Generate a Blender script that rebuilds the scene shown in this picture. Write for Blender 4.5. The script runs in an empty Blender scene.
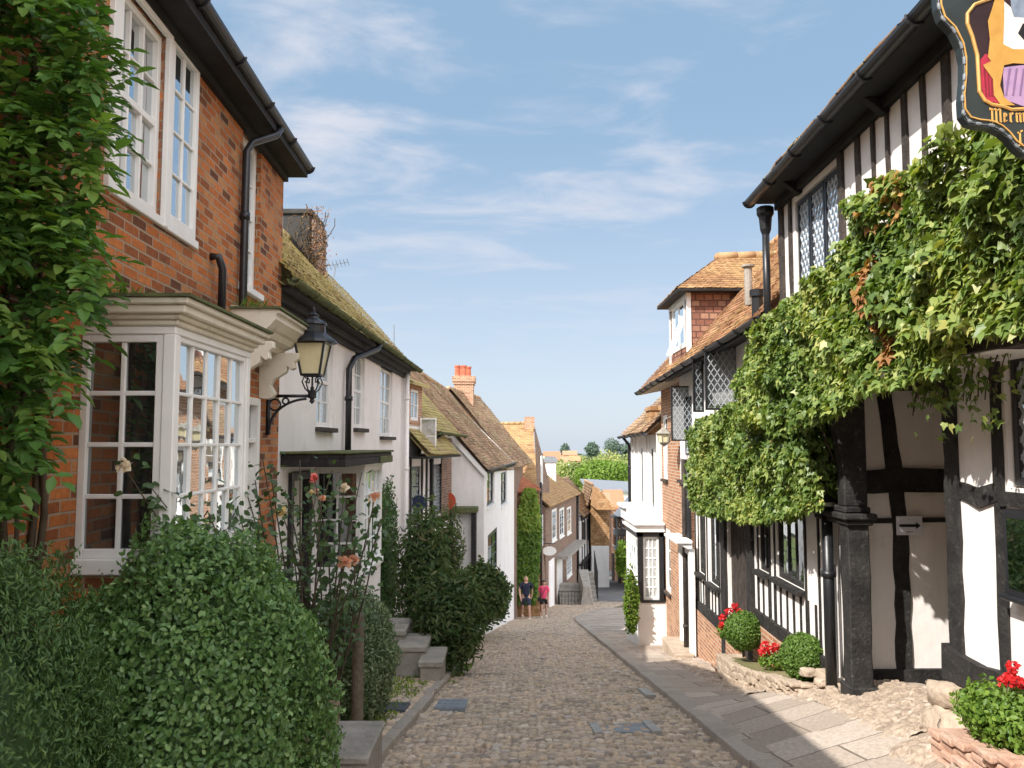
import bpy, math, random
import numpy as np
from mathutils import Vector, noise
R = math.radians
rnd = random.Random(7)
sc = bpy.context.scene
COL = sc.collection

# ------------------------------------------------------------------ camera, sky, sun, exposure
FPX = 820.0
PITCH = math.atan(61 / FPX)
cam_data = bpy.data.cameras.new('street_camera')
cam = bpy.data.objects.new('street_camera', cam_data)
COL.objects.link(cam)
cam.rotation_euler = (R(90) + PITCH, 0, 0)
cam_data.sensor_width = 36
cam_data.lens = FPX * 36 / 1024
cam_data.clip_start = 0.05
cam_data.clip_end = 6000
sc.camera = cam

SUN = Vector((-0.82, -0.72, 1.0)).normalized()
sun_data = bpy.data.lights.new('sun', 'SUN')
sun_data.energy = 2.6
sun_data.angle = R(0.53)
sun_data.color = (1.0, 0.945, 0.87)
sun = bpy.data.objects.new('sun', sun_data)
COL.objects.link(sun)
sun.location = (-30, -20, 60)
sun.rotation_euler = (-SUN).to_track_quat('-Z', 'Y').to_euler()

world = bpy.data.worlds.new('World')
sc.world = world
world.use_nodes = True
wn = world.node_tree
wn.nodes.clear()


def N(nt, kind, **kw):
    n = nt.nodes.new(kind)
    for k, v in kw.items():
        if k.startswith('i_'):
            n.inputs[k[2:].replace('_', ' ')].default_value = v
        else:
            setattr(n, k, v)
    return n


sky = N(wn, 'ShaderNodeTexSky', sky_type='NISHITA', sun_disc=False)
sky.sun_elevation = math.asin(SUN.z)
sky.sun_rotation = math.atan2(SUN.x, SUN.y)
sky.air_density = 1.0
sky.dust_density = 1.0
sky.ozone_density = 2.2
tc = N(wn, 'ShaderNodeTexCoord')
sep = N(wn, 'ShaderNodeSeparateXYZ')
wn.links.new(tc.outputs['Generated'], sep.inputs[0])
# project the view direction on a flat cloud layer
mz = N(wn, 'ShaderNodeMath', operation='MAXIMUM')
mz.inputs[1].default_value = 0.03
wn.links.new(sep.outputs['Z'], mz.inputs[0])
za = N(wn, 'ShaderNodeMath', operation='ADD')
za.inputs[1].default_value = 0.09
wn.links.new(mz.outputs[0], za.inputs[0])
dx = N(wn, 'ShaderNodeMath', operation='DIVIDE')
dy = N(wn, 'ShaderNodeMath', operation='DIVIDE')
wn.links.new(sep.outputs['X'], dx.inputs[0])
wn.links.new(za.outputs[0], dx.inputs[1])
wn.links.new(sep.outputs['Y'], dy.inputs[0])
wn.links.new(za.outputs[0], dy.inputs[1])
cmb = N(wn, 'ShaderNodeCombineXYZ')
wn.links.new(dx.outputs[0], cmb.inputs[0])
wn.links.new(dy.outputs[0], cmb.inputs[1])
cmap = N(wn, 'ShaderNodeMapping')
cmap.inputs['Rotation'].default_value = (0, 0, R(-32))
cmap.inputs['Scale'].default_value = (1.0, 1.45, 1)
cmap.inputs['Location'].default_value = (18.57891, 17.12801, 4.95495)
wn.links.new(cmb.outputs[0], cmap.inputs[0])
cn = N(wn, 'ShaderNodeTexNoise')
cn.inputs['Scale'].default_value = 1.75
cn.inputs['Detail'].default_value = 8
cn.inputs['Roughness'].default_value = 0.56
cn.inputs['Distortion'].default_value = 0.35
wn.links.new(cmap.outputs[0], cn.inputs['Vector'])
cr = N(wn, 'ShaderNodeValToRGB')
cr.color_ramp.interpolation = 'EASE'
cr.color_ramp.elements[0].position = 0.44
cr.color_ramp.elements[0].color = (0, 0, 0, 1)
cr.color_ramp.elements[1].position = 0.70
cr.color_ramp.elements[1].color = (0.85, 0.85, 0.85, 1)
wn.links.new(cn.outputs['Fac'], cr.inputs[0])
# cloud cover thins out towards the horizon and gives way to an even pale haze there
fade = N(wn, 'ShaderNodeMapRange', interpolation_type='SMOOTHSTEP')
fade.inputs['From Min'].default_value = 0.05
fade.inputs['From Max'].default_value = 0.36
wn.links.new(sep.outputs['Z'], fade.inputs['Value'])
cm = N(wn, 'ShaderNodeMath', operation='MULTIPLY')
wn.links.new(cr.outputs[0], cm.inputs[0])
wn.links.new(fade.outputs[0], cm.inputs[1])
hzr = N(wn, 'ShaderNodeMapRange', interpolation_type='SMOOTHSTEP')
hzr.inputs['From Min'].default_value = -0.02
hzr.inputs['From Max'].default_value = 0.42
wn.links.new(sep.outputs['Z'], hzr.inputs['Value'])
grad = N(wn, 'ShaderNodeMixRGB')
grad.inputs['Color1'].default_value = (1.42, 1.60, 1.86, 1)
grad.inputs['Color2'].default_value = (0.70, 1.06, 1.48, 1)
wn.links.new(hzr.outputs[0], grad.inputs['Fac'])
hmix = N(wn, 'ShaderNodeMixRGB')
hmix.inputs['Fac'].default_value = 0.92
wn.links.new(sky.outputs[0], hmix.inputs['Color1'])
wn.links.new(grad.outputs[0], hmix.inputs['Color2'])
# unseen bright cloud added overhead and behind the camera as fill light
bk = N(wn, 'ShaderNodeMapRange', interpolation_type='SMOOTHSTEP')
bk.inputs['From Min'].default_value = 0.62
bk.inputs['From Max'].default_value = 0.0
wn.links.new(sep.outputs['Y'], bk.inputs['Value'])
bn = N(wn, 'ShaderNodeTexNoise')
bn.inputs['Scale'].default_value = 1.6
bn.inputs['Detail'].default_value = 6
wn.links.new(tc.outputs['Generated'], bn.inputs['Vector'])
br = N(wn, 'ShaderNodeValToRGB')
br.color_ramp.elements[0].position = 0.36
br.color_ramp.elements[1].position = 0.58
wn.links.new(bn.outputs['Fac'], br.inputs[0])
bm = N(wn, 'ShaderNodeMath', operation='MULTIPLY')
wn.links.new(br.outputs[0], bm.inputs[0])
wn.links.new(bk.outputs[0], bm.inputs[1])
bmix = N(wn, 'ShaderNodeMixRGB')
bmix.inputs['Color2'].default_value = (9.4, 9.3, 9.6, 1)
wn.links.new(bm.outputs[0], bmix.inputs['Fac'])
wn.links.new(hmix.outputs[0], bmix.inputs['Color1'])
cmix = N(wn, 'ShaderNodeMixRGB')
cmix.inputs['Color2'].default_value = (1.85, 1.87, 2.05, 1)
wn.links.new(cm.outputs[0], cmix.inputs['Fac'])
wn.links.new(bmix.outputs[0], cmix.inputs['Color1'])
bg = N(wn, 'ShaderNodeBackground')
bg.inputs['Strength'].default_value = 0.15
wo = N(wn, 'ShaderNodeOutputWorld')
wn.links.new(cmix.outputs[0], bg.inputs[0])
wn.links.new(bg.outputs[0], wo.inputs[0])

sc.view_settings.view_transform = 'Standard'
sc.view_settings.look = 'None'
sc.view_settings.exposure = 1.52
sc.view_settings.gamma = 1.0
sc.view_settings.use_curve_mapping = False
sc.render.engine = 'CYCLES'
sc.cycles.max_bounces = 6
sc.cycles.transparent_max_bounces = 6
sc.cycles.use_denoising = True

# ------------------------------------------------------------------ naming helpers
BASE = {}


def tag(o, label=None, cat=None, group=None, kind=None):
    if label: o['label'] = label
    if cat: o['category'] = cat
    if group: o['group'] = group
    if kind: o['kind'] = kind
    return o


def thing(name, label, cat, loc, group=None):
    o = bpy.data.objects.new(name, None)
    COL.objects.link(o)
    o.location = loc
    o.empty_display_size = 0.2
    BASE[o.name] = np.array(loc, float)
    return tag(o, label, cat, group)


def copy_tree(o, parent=None):
    c = o.copy()
    COL.objects.link(c)
    c.parent = parent
    BASE[c.name] = BASE[o.name]
    for ch in list(o.children):
        copy_tree(ch, c)
    return c


# ------------------------------------------------------------------ photograph geometry
def ray(px, py):
    x = (px - 512) / FPX
    y = (384 - py) / FPX
    c, s = math.cos(PITCH), math.sin(PITCH)
    return Vector((x, c - y * s, s + y * c))


def at(px, py, Y):
    d = ray(px, py)
    return d * (Y / d.y)


class Fr:
    """a wall: origin, direction along it, outward normal"""
    def __init__(self, o, t, left=True):
        self.o = Vector((o[0], o[1], 0))
        self.t = Vector((t[0], t[1], 0)).normalized()
        self.n = Vector((self.t.y, -self.t.x, 0)) if left else Vector((-self.t.y, self.t.x, 0))

    def p(self, a, h, d=0.0):
        v = self.o + self.t * a + self.n * d
        return Vector((v.x, v.y, h))

    def on(self, px, py, d=0.0):
        r = ray(px, py)
        o = self.o + self.n * d
        k = o.dot(self.n) / r.dot(self.n)
        q = r * k
        return (q - self.o).dot(self.t), q.z

    def a(self, px, d=0.0):
        return self.on(px, 445, d)[0]


S = 0.0207


def FL(u): return Fr((u, 0), (S, 1), True)
def FR(u): return Fr((u, 0), (S, 1), False)


def zr(Y):
    """the street falls away from the camera"""
    if Y < 40: return -1.6 - 0.165 * Y
    if Y < 56: return -8.2 - (Y - 40) * (0.165 - 0.00203 * (Y - 40))
    if Y < 110: return -10.32 - (Y - 56) * 0.1
    return -15.72


# ------------------------------------------------------------------ mesh builder
class MB:
    def __init__(self):
        self.V = []; self.F = []; self.T = []

    def face(self, pts, tint=0.5):
        i = len(self.V)
        self.V.extend([tuple(p) for p in pts])
        self.F.append(tuple(range(i, i + len(pts))))
        self.T.append(tint)

    def raw(self, verts, faces, tint=0.5):
        i = len(self.V)
        self.V.extend([tuple(p) for p in verts])
        for f in faces:
            self.F.append(tuple(i + k for k in f))
            self.T.append(tint)

    def hexa(self, b, t, tint=0.5):
        self.raw(list(b) + list(t), [(3, 2, 1, 0), (4, 5, 6, 7), (0, 1, 5, 4), (1, 2, 6, 5), (2, 3, 7, 6), (3, 0, 4, 7)], tint)

    def box(self, x0, x1, y0, y1, z0, z1, tint=0.5):
        self.hexa([(x0, y0, z0), (x1, y0, z0), (x1, y1, z0), (x0, y1, z0)], [(x0, y0, z1), (x1, y0, z1), (x1, y1, z1), (x0, y1, z1)], tint)

    def fbox(self, F, a0, a1, h0, h1, d0, d1, tint=0.5):
        q = [F.p(a0, h0, d1), F.p(a1, h0, d1), F.p(a1, h0, d0), F.p(a0, h0, d0)]
        r = [F.p(a0, h1, d1), F.p(a1, h1, d1), F.p(a1, h1, d0), F.p(a0, h1, d0)]
        self.hexa(q, r, tint)

    def prism(self, F, poly, d0, d1, tint=0.5):
        n = len(poly)
        A = [F.p(a, h, d0) for a, h in poly]
        B = [F.p(a, h, d1) for a, h in poly]
        fs = [tuple(range(n - 1, -1, -1)), tuple(range(n, 2 * n))]
        for i in range(n):
            j = (i + 1) % n
            fs.append((i, j, n + j, n + i))
        self.raw(A + B, fs, tint)

    def tube(self, pts, r, n=8, tint=0.5, cap=True):
        pts = [Vector(p) for p in pts]
        rs = r if isinstance(r, (list, tuple)) else [r] * len(pts)
        V = []; Fc = []
        up = None
        for i, p in enumerate(pts):
            d = (pts[min(i + 1, len(pts) - 1)] - pts[max(i - 1, 0)]).normalized()
            if up is None:
                up = Vector((0, 0, 1)) if abs(d.z) < 0.9 else Vector((1, 0, 0))
            s = d.cross(up)
            if s.length < 1e-5: s = d.orthogonal()
            s.normalize(); u2 = s.cross(d).normalized(); up = u2
            for k in range(n):
                an = 2 * math.pi * k / n
                V.append(p + (s * math.cos(an) + u2 * math.sin(an)) * rs[i])
        for i in range(len(pts) - 1):
            for k in range(n):
                k2 = (k + 1) % n
                Fc.append((i * n + k, i * n + k2, (i + 1) * n + k2, (i + 1) * n + k))
        if cap:
            Fc.append(tuple(range(n - 1, -1, -1)))
            Fc.append(tuple((len(pts) - 1) * n + k for k in range(n)))
        self.raw(V, Fc, tint)

    def lathe(self, c, prof, n=12, tint=0.5, rot=0.0):
        c = Vector(c); V = []; Fc = []
        for r, z in prof:
            for k in range(n):
                an = 2 * math.pi * k / n + rot
                V.append(c + Vector((math.cos(an) * r, math.sin(an) * r, z)))
        for i in range(len(prof) - 1):
            for k in range(n):
                k2 = (k + 1) % n
                Fc.append((i * n + k, i * n + k2, (i + 1) * n + k2, (i + 1) * n + k))
        Fc.append(tuple(range(n - 1, -1, -1)))
        Fc.append(tuple((len(prof) - 1) * n + k for k in range(n)))
        self.raw(V, Fc, tint)

    def beam(self, F, pts, w, d0, d1, j=0.012, step=0.3):
        """an old timber: slightly uneven edges along its length"""
        P = [Vector((a, h)) for a, h in pts]
        st = [P[0]]
        for A, B in zip(P, P[1:]):
            k = max(1, int((B - A).length / step))
            for i in range(1, k + 1): st.append(A + (B - A) * (i / k))
        V = []; Fc = []
        for i, q in enumerate(st):
            d = (st[min(i + 1, len(st) - 1)] - st[max(i - 1, 0)]).normalized()
            s = Vector((-d.y, d.x))
            l = w / 2 + rnd.uniform(-j, j); r = w / 2 + rnd.uniform(-j, j)
            dd = d1 + rnd.uniform(-j, j) * 0.4
            for (m, dq) in ((l, d0), (-r, d0), (-r, dd), (l, dd)):
                V.append(F.p(q.x + s.x * m, q.y + s.y * m, dq))
        for i in range(len(st) - 1):
            for k in range(4):
                k2 = (k + 1) % 4
                Fc.append((i * 4 + k, i * 4 + k2, i * 4 + 4 + k2, i * 4 + 4 + k))
        m = (len(st) - 1) * 4
        Fc += [(3, 2, 1, 0), (m, m + 1, m + 2, m + 3)]
        self.raw(V, Fc)

    def wall(self, F, a0, a1, h0, h1, holes=(), d=0.0, rev=0.12):
        A = sorted({a0, a1, *[x for q in holes for x in q[:2]]})
        H = sorted({h0, h1, *[x for q in holes for x in q[2:4]]})
        A = [x for x in A if a0 <= x <= a1]; H = [x for x in H if h0 <= x <= h1]
        for i in range(len(A) - 1):
            for k in range(len(H) - 1):
                ca, ch = (A[i] + A[i + 1]) / 2, (H[k] + H[k + 1]) / 2
                if any(q[0] < ca < q[1] and q[2] < ch < q[3] for q in holes): continue
                self.face([F.p(A[i], H[k], d), F.p(A[i + 1], H[k], d), F.p(A[i + 1], H[k + 1], d), F.p(A[i], H[k + 1], d)])
        for q in holes:
            b0, b1, g0, g1 = q[:4]
            e = d - rev
            self.face([F.p(b0, g0, d), F.p(b0, g1, d), F.p(b0, g1, e), F.p(b0, g0, e)])
            self.face([F.p(b1, g0, d), F.p(b1, g0, e), F.p(b1, g1, e), F.p(b1, g1, d)])
            self.face([F.p(b0, g1, d), F.p(b1, g1, d), F.p(b1, g1, e), F.p(b0, g1, e)])
            self.face([F.p(b0, g0, d), F.p(b0, g0, e), F.p(b1, g0, e), F.p(b1, g0, d)])
            self.face([F.p(b0, g0, e), F.p(b1, g0, e), F.p(b1, g1, e), F.p(b0, g1, e)])

    def build(self, name, mat, parent=None, base=None, smooth=False, bevel=0.0, seg=1):
        if parent is not None: b = BASE[parent.name]
        elif base is not None: b = np.array(base, float)
        else: b = np.zeros(3)
        V = np.array(self.V, float).reshape(-1, 3)
        me = bpy.data.meshes.new(name)
        me.from_pydata((V - b).tolist(), [], self.F)
        me.update()
        uv_box(me, V)
        at_ = me.attributes.new('tint', 'FLOAT', 'FACE')
        at_.data.foreach_set('value', np.array(self.T, np.float32))
        return link(me, name, mat, parent, b, smooth, bevel, seg)


def uv_box(me, V):
    nf = len(me.polygons); nl = len(me.loops)
    nrm = np.zeros(nf * 3, np.float32); me.polygons.foreach_get('normal', nrm); nrm = nrm.reshape(-1, 3)
    tot = np.zeros(nf, np.int32); me.polygons.foreach_get('loop_total', tot)
    vi = np.zeros(nl, np.int32); me.loops.foreach_get('vertex_index', vi)
    nn = np.repeat(nrm, tot, 0)
    t = np.stack([-nn[:, 1], nn[:, 0], np.zeros(nl)], 1)
    ln = np.linalg.norm(t, axis=1)
    flat = np.abs(nn[:, 2]) > 0.9
    t[flat] = (1, 0, 0)
    t[~flat] /= ln[~flat][:, None]
    bt = np.cross(nn, t)
    co = V[vi]
    uv = np.stack([(co * t).sum(1), (co * bt).sum(1)], 1).astype(np.float32)
    me.uv_layers.new(name='UVMap').data.foreach_set('uv', uv.ravel())


def link(me, name, mat, parent, b, smooth=False, bevel=0.0, seg=1):
    me.materials.append(mat)
    o = bpy.data.objects.new(name, me)
    COL.objects.link(o)
    BASE[o.name] = np.array(b, float)
    if parent is not None: o.parent = parent
    else: o.location = tuple(b)
    if smooth:
        me.polygons.foreach_set('use_smooth', np.ones(len(me.polygons), bool))
    if bevel > 0:
        m = o.modifiers.new('bevel', 'BEVEL'); m.width = bevel; m.segments = seg; m.limit_method = 'ANGLE'
        m.harden_normals = False
    return o


def np_mesh(name, mat, V, faces, fsize, parent=None, base=None, tint=None, point=None, smooth=False):
    """V (n,3) world, faces flat int array of polygons that all have fsize corners"""
    b = BASE[parent.name] if parent is not None else (np.array(base, float) if base is not None else np.zeros(3))
    me = bpy.data.meshes.new(name)
    nf = len(faces) // fsize
    me.vertices.add(len(V)); me.vertices.foreach_set('co', (V - b).astype(np.float32).ravel())
    me.loops.add(len(faces)); me.loops.foreach_set('vertex_index', faces.astype(np.int32))
    me.polygons.add(nf)
    me.polygons.foreach_set('loop_start', np.arange(0, nf * fsize, fsize, dtype=np.int32))
    me.polygons.foreach_set('loop_total', np.full(nf, fsize, np.int32))
    me.update(calc_edges=True)
    if tint is not None:
        me.attributes.new('tint', 'FLOAT', 'FACE').data.foreach_set('value', tint.astype(np.float32))
    for k, v in (point or {}).items():
        me.attributes.new(k, 'FLOAT', 'POINT').data.foreach_set('value', v.astype(np.float32))
    if tint is None: uv_box(me, V)
    return link(me, name, mat, parent, b, smooth)


# ------------------------------------------------------------------ materials
def newmat(name):
    m = bpy.data.materials.new(name)
    m.use_nodes = True
    nt = m.node_tree
    nt.nodes.clear()
    out = nt.nodes.new('ShaderNodeOutputMaterial')
    bs = nt.nodes.new('ShaderNodeBsdfPrincipled')
    nt.links.new(bs.outputs[0], out.inputs[0])
    return m, nt, bs, out


def ramp(nt, stops, src=None):
    r = nt.nodes.new('ShaderNodeValToRGB')
    el = r.color_ramp.elements
    while len(el) < len(stops): el.new(0.5)
    for e, (p, c) in zip(el, stops):
        e.position = p
        e.color = (*c, 1)
    if src is not None: nt.links.new(src, r.inputs[0])
    return r


def noise_tex(nt, scale, detail=4, rough=0.6, coord='Object', vec=None):
    n = nt.nodes.new('ShaderNodeTexNoise')
    n.inputs['Scale'].default_value = scale
    n.inputs['Detail'].default_value = detail
    n.inputs['Roughness'].default_value = rough
    if vec is None:
        t = nt.nodes.new('ShaderNodeTexCoord'); vec = t.outputs[coord]
    nt.links.new(vec, n.inputs['Vector'])
    return n


def bump(nt, bs, src, strength, dist=0.01, prev=None):
    b = nt.nodes.new('ShaderNodeBump')
    b.inputs['Strength'].default_value = strength
    b.inputs['Distance'].default_value = dist
    nt.links.new(src, b.inputs['Height'])
    if prev is not None: nt.links.new(prev.outputs[0], b.inputs['Normal'])
    nt.links.new(b.outputs[0], bs.inputs['Normal'])
    return b


def mixc(nt, fac, c1, c2, mode='MIX'):
    m = nt.nodes.new('ShaderNodeMixRGB'); m.blend_type = mode
    for i, v in ((0, fac), (1, c1), (2, c2)):
        if isinstance(v, bpy.types.NodeSocket): nt.links.new(v, m.inputs[i])
        elif i == 0: m.inputs[0].default_value = v
        else: m.inputs[i].default_value = (*v, 1)
    return m.outputs[0]


def M_plain(name, c1, c2=None, scale=3.0, rough=0.7, bmp=0.15, bscale=40, spec=0.3, stain=None, bdist=0.01, metal=0, streak=None):
    m, nt, bs, _ = newmat(name)
    c2 = c2 or tuple(x * 0.82 for x in c1)
    n = noise_tex(nt, scale, 6, 0.65)
    r = ramp(nt, [(0.3, c2), (0.68, c1)], n.outputs['Fac'])
    col = r.outputs[0]
    if stain:
        n3 = noise_tex(nt, scale * 2.7, 8, 0.75)
        r3 = ramp(nt, [(0.56, (0, 0, 0)), (0.72, (1, 1, 1))], n3.outputs['Fac'])
        col = mixc(nt, r3.outputs[0], col, stain)
    if streak:      # runs of rain dirt down the face, and rubbed patches
        t5 = nt.nodes.new('ShaderNodeTexCoord'); m5 = nt.nodes.new('ShaderNodeMapping'); m5.inputs['Scale'].default_value = (1, 1, 0.14)
        nt.links.new(t5.outputs['Object'], m5.inputs[0])
        n5 = noise_tex(nt, 5.5, 7, 0.72, vec=m5.outputs[0]); r5 = ramp(nt, [(0.5, (0, 0, 0)), (0.78, (0.75, 0.75, 0.75))], n5.outputs['Fac'])
        col = mixc(nt, r5.outputs[0], col, streak)
        n6 = noise_tex(nt, 2.2, 9, 0.8); r6 = ramp(nt, [(0.57, (0, 0, 0)), (0.66, (0.5, 0.5, 0.5))], n6.outputs['Fac'])
        col = mixc(nt, r6.outputs[0], col, streak)
    nt.links.new(col, bs.inputs['Base Color'])
    bs.inputs['Roughness'].default_value = rough
    bs.inputs['Metallic'].default_value = metal
    bs.inputs['Specular IOR Level'].default_value = spec
    n2 = noise_tex(nt, bscale, 5, 0.6)
    bump(nt, bs, n2.outputs['Fac'], bmp, bdist)
    return m


def M_brick(name, stops, mortar, bw=0.225, bh=0.075, ms=0.011, dirt=(0.05, 0.045, 0.035), dirt_amt=0.5, off=0.5, rough=0.85, bstr=0.7):
    m, nt, bs, _ = newmat(name)
    t = nt.nodes.new('ShaderNodeTexCoord')
    wob = noise_tex(nt, 2.0, 2, 0.5, vec=t.outputs['UV'])
    add = nt.nodes.new('ShaderNodeVectorMath'); add.operation = 'MULTIPLY_ADD'
    add.inputs[1].default_value = (0.02, 0.02, 0)
    nt.links.new(wob.outputs['Color'], add.inputs[0]); nt.links.new(t.outputs['UV'], add.inputs[2])
    b = nt.nodes.new('ShaderNodeTexBrick')
    b.offset = off
    b.inputs['Color1'].default_value = (0, 0, 0, 1); b.inputs['Color2'].default_value = (1, 1, 1, 1)
    b.inputs['Mortar'].default_value = (0.5, 0.5, 0.5, 1)
    b.inputs['Scale'].default_value = 1
    b.inputs['Mortar Size'].default_value = ms
    b.inputs['Mortar Smooth'].default_value = 0.25
    b.inputs['Brick Width'].default_value = bw
    b.inputs['Row Height'].default_value = bh
    nt.links.new(add.outputs[0], b.inputs['Vector'])
    r = ramp(nt, stops, b.outputs['Color'])
    n = noise_tex(nt, 26, 5, 0.7, vec=t.outputs['UV'])
    rn = ramp(nt, [(0.3, (0.62, 0.62, 0.62)), (0.7, (1.12, 1.12, 1.12))], n.outputs['Fac'])
    col = mixc(nt, 1.0, r.outputs[0], rn.outputs[0], 'MULTIPLY')
    col = mixc(nt, b.outputs['Fac'], col, mortar)
    n2 = noise_tex(nt, 1.3, 7, 0.72, vec=t.outputs['UV'])
    rd = ramp(nt, [(0.47, (0, 0, 0)), (0.75, (dirt_amt,) * 3)], n2.outputs['Fac'])
    col = mixc(nt, rd.outputs[0], col, dirt)
    nt.links.new(col, bs.inputs['Base Color'])
    bs.inputs['Roughness'].default_value = rough
    bs.inputs['Specular IOR Level'].default_value = 0.25
    inv = nt.nodes.new('ShaderNodeMath'); inv.operation = 'SUBTRACT'; inv.inputs[0].default_value = 1.0
    nt.links.new(b.outputs['Fac'], inv.inputs[1])
    b1 = bump(nt, bs, inv.outputs[0], bstr, 0.012)
    bump(nt, bs, n.outputs['Fac'], 0.25, 0.008, b1)
    return m


def M_tint(name, stops, rough=0.6, trans=0.0, patch=None, patch_scale=1.5, patch_lim=(0.5, 0.65), bmp=0.0, spec=0.3, attr='tint', edge=None, tcol=(1.4, 1.5, 0.5)):
    m, nt, bs, out = newmat(name)
    a = nt.nodes.new('ShaderNodeAttribute'); a.attribute_name = attr
    r = ramp(nt, stops, a.outputs['Fac'])
    col = r.outputs[0]
    if patch:
        n = noise_tex(nt, patch_scale, 8, 0.7)
        pr = ramp(nt, [(patch_lim[0], (0, 0, 0)), (patch_lim[1], (0.85, 0.85, 0.85))], n.outputs['Fac'])
        col = mixc(nt, pr.outputs[0], col, patch)
    if edge:
        e = nt.nodes.new('ShaderNodeAttribute'); e.attribute_name = 'edge'
        col = mixc(nt, e.outputs['Fac'], col, edge)
    if bmp:
        n = noise_tex(nt, 45, 5, 0.7)
        rn = ramp(nt, [(0.3, (0.7, 0.7, 0.7)), (0.7, (1.15, 1.15, 1.15))], n.outputs['Fac'])
        col = mixc(nt, 1.0, col, rn.outputs[0], 'MULTIPLY')
        bump(nt, bs, n.outputs['Fac'], bmp, 0.01)
    nt.links.new(col, bs.inputs['Base Color'])
    bs.inputs['Roughness'].default_value = rough
    bs.inputs['Specular IOR Level'].default_value = spec
    if trans:
        tr = nt.nodes.new('ShaderNodeBsdfTranslucent')
        tcm = mixc(nt, 1.0, col, tcol, 'MULTIPLY')
        nt.links.new(tcm, tr.inputs[0])
        mx = nt.nodes.new('ShaderNodeMixShader'); mx.inputs[0].default_value = trans
        nt.links.new(bs.outputs[0], mx.inputs[1]); nt.links.new(tr.outputs[0], mx.inputs[2])
        nt.links.new(mx.outputs[0], out.inputs[0])
    return m


def M_glass(name, base=(0.02, 0.022, 0.022), refl=0.2, ior=1.9, wav=0.06):
    m, nt, bs, out = newmat(name)
    bs.inputs['Base Color'].default_value = (*base, 1)
    bs.inputs['Roughness'].default_value = 0.25
    gl = nt.nodes.new('ShaderNodeBsdfGlossy'); gl.inputs['Roughness'].default_value = 0.02
    gl.inputs['Color'].default_value = (0.86, 0.92, 0.95, 1)
    fr = nt.nodes.new('ShaderNodeFresnel'); fr.inputs[0].default_value = ior
    ad = nt.nodes.new('ShaderNodeMath'); ad.inputs[1].default_value = refl; ad.use_clamp = True
    nt.links.new(fr.outputs[0], ad.inputs[0])
    mx = nt.nodes.new('ShaderNodeMixShader')
    nt.links.new(ad.outputs[0], mx.inputs[0]); nt.links.new(bs.outputs[0], mx.inputs[1]); nt.links.new(gl.outputs[0], mx.inputs[2])
    nt.links.new(mx.outputs[0], out.inputs[0])
    n = noise_tex(nt, 3.5, 2, 0.5)
    b = nt.nodes.new('ShaderNodeBump'); b.inputs['Strength'].default_value = wav; b.inputs['Distance'].default_value = 0.02
    nt.links.new(n.outputs['Fac'], b.inputs['Height'])
    nt.links.new(b.outputs[0], gl.inputs['Normal'])
    return m


G = {}
G['brick'] = M_brick('weathered_red_brick', [(0.0, (0.11, 0.045, 0.025)), (0.18, (0.27, 0.085, 0.03)), (0.5, (0.48, 0.145, 0.04)), (0.78, (0.58, 0.20, 0.06)), (1.0, (0.48, 0.24, 0.10))], (0.34, 0.25, 0.17), ms=0.009)
G['brick_orange'] = M_brick('orange_brick', [(0.0, (0.34, 0.15, 0.08)), (0.5, (0.48, 0.22, 0.11)), (1.0, (0.56, 0.3, 0.17))], (0.5, 0.42, 0.33), dirt_amt=0.25)  # the brick's own orange, random from brick to brick
G['brick_brown'] = M_brick('brown_brick', [(0.0, (0.14, 0.08, 0.06)), (0.5, (0.24, 0.12, 0.08)), (1.0, (0.32, 0.18, 0.12))], (0.3, 0.26, 0.22), dirt_amt=0.4)
G['brick_ochre'] = M_brick('ochre_hung_tiles', [(0.0, (0.30, 0.16, 0.075)), (0.5, (0.44, 0.25, 0.12)), (1.0, (0.53, 0.34, 0.18))], (0.25, 0.14, 0.06), bw=0.2, bh=0.16, ms=0.012, dirt_amt=0.3)
G['hung_tile'] = M_brick('red_hung_tiles', [(0.0, (0.19, 0.085, 0.06)), (0.5, (0.31, 0.14, 0.095)), (1.0, (0.4, 0.225, 0.15))], (0.12, 0.06, 0.045), bw=0.18, bh=0.13, ms=0.014, dirt_amt=0.3)
G['white'] = M_plain('white_painted_wood', (0.80, 0.79, 0.77), (0.70, 0.69, 0.66), 2.0, 0.5, 0.05, 30)
G['plaster'] = M_plain('white_limewashed_plaster', (0.84, 0.81, 0.80), (0.75, 0.72, 0.70), 1.1, 0.85, 0.4, 14, 0.2, stain=(0.68, 0.65, 0.61), streak=(0.64, 0.605, 0.565))
G['plaster_inn'] = M_plain('warm_white_plaster', (0.84, 0.80, 0.775), (0.74, 0.70, 0.665), 0.9, 0.85, 0.5, 9, 0.2, streak=(0.62, 0.58, 0.53))
G['cream'] = M_plain('cream_painted_wood', (0.74, 0.69, 0.58), (0.62, 0.57, 0.46), 2.5, 0.55, 0.08, 30, stain=(0.4, 0.36, 0.27))
G['black'] = M_plain('black_painted_iron', (0.016, 0.017, 0.02), (0.010, 0.010, 0.012), 6, 0.38, 0.1, 60, 0.5)
G['timber'] = M_plain('old_black_timber', (0.035, 0.032, 0.03), (0.012, 0.011, 0.011), 5, 0.75, 0.8, 25, 0.3, stain=(0.09, 0.085, 0.08), bdist=0.02)
G['timber_grey'] = M_plain('worn_dark_timber', (0.075, 0.06, 0.052), (0.03, 0.025, 0.022), 6, 0.8, 0.8, 25, 0.25, stain=(0.14, 0.115, 0.10), bdist=0.02)
G['soffit'] = M_plain('dark_soffit_boards', (0.022, 0.021, 0.021), (0.011, 0.0105, 0.0105), 3, 0.7, 0.4, 20)
G['soffit_pale'] = M_plain('cream_soffit_boards', (0.46, 0.4, 0.3), (0.36, 0.3, 0.22), 3, 0.7, 0.2, 20)
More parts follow.
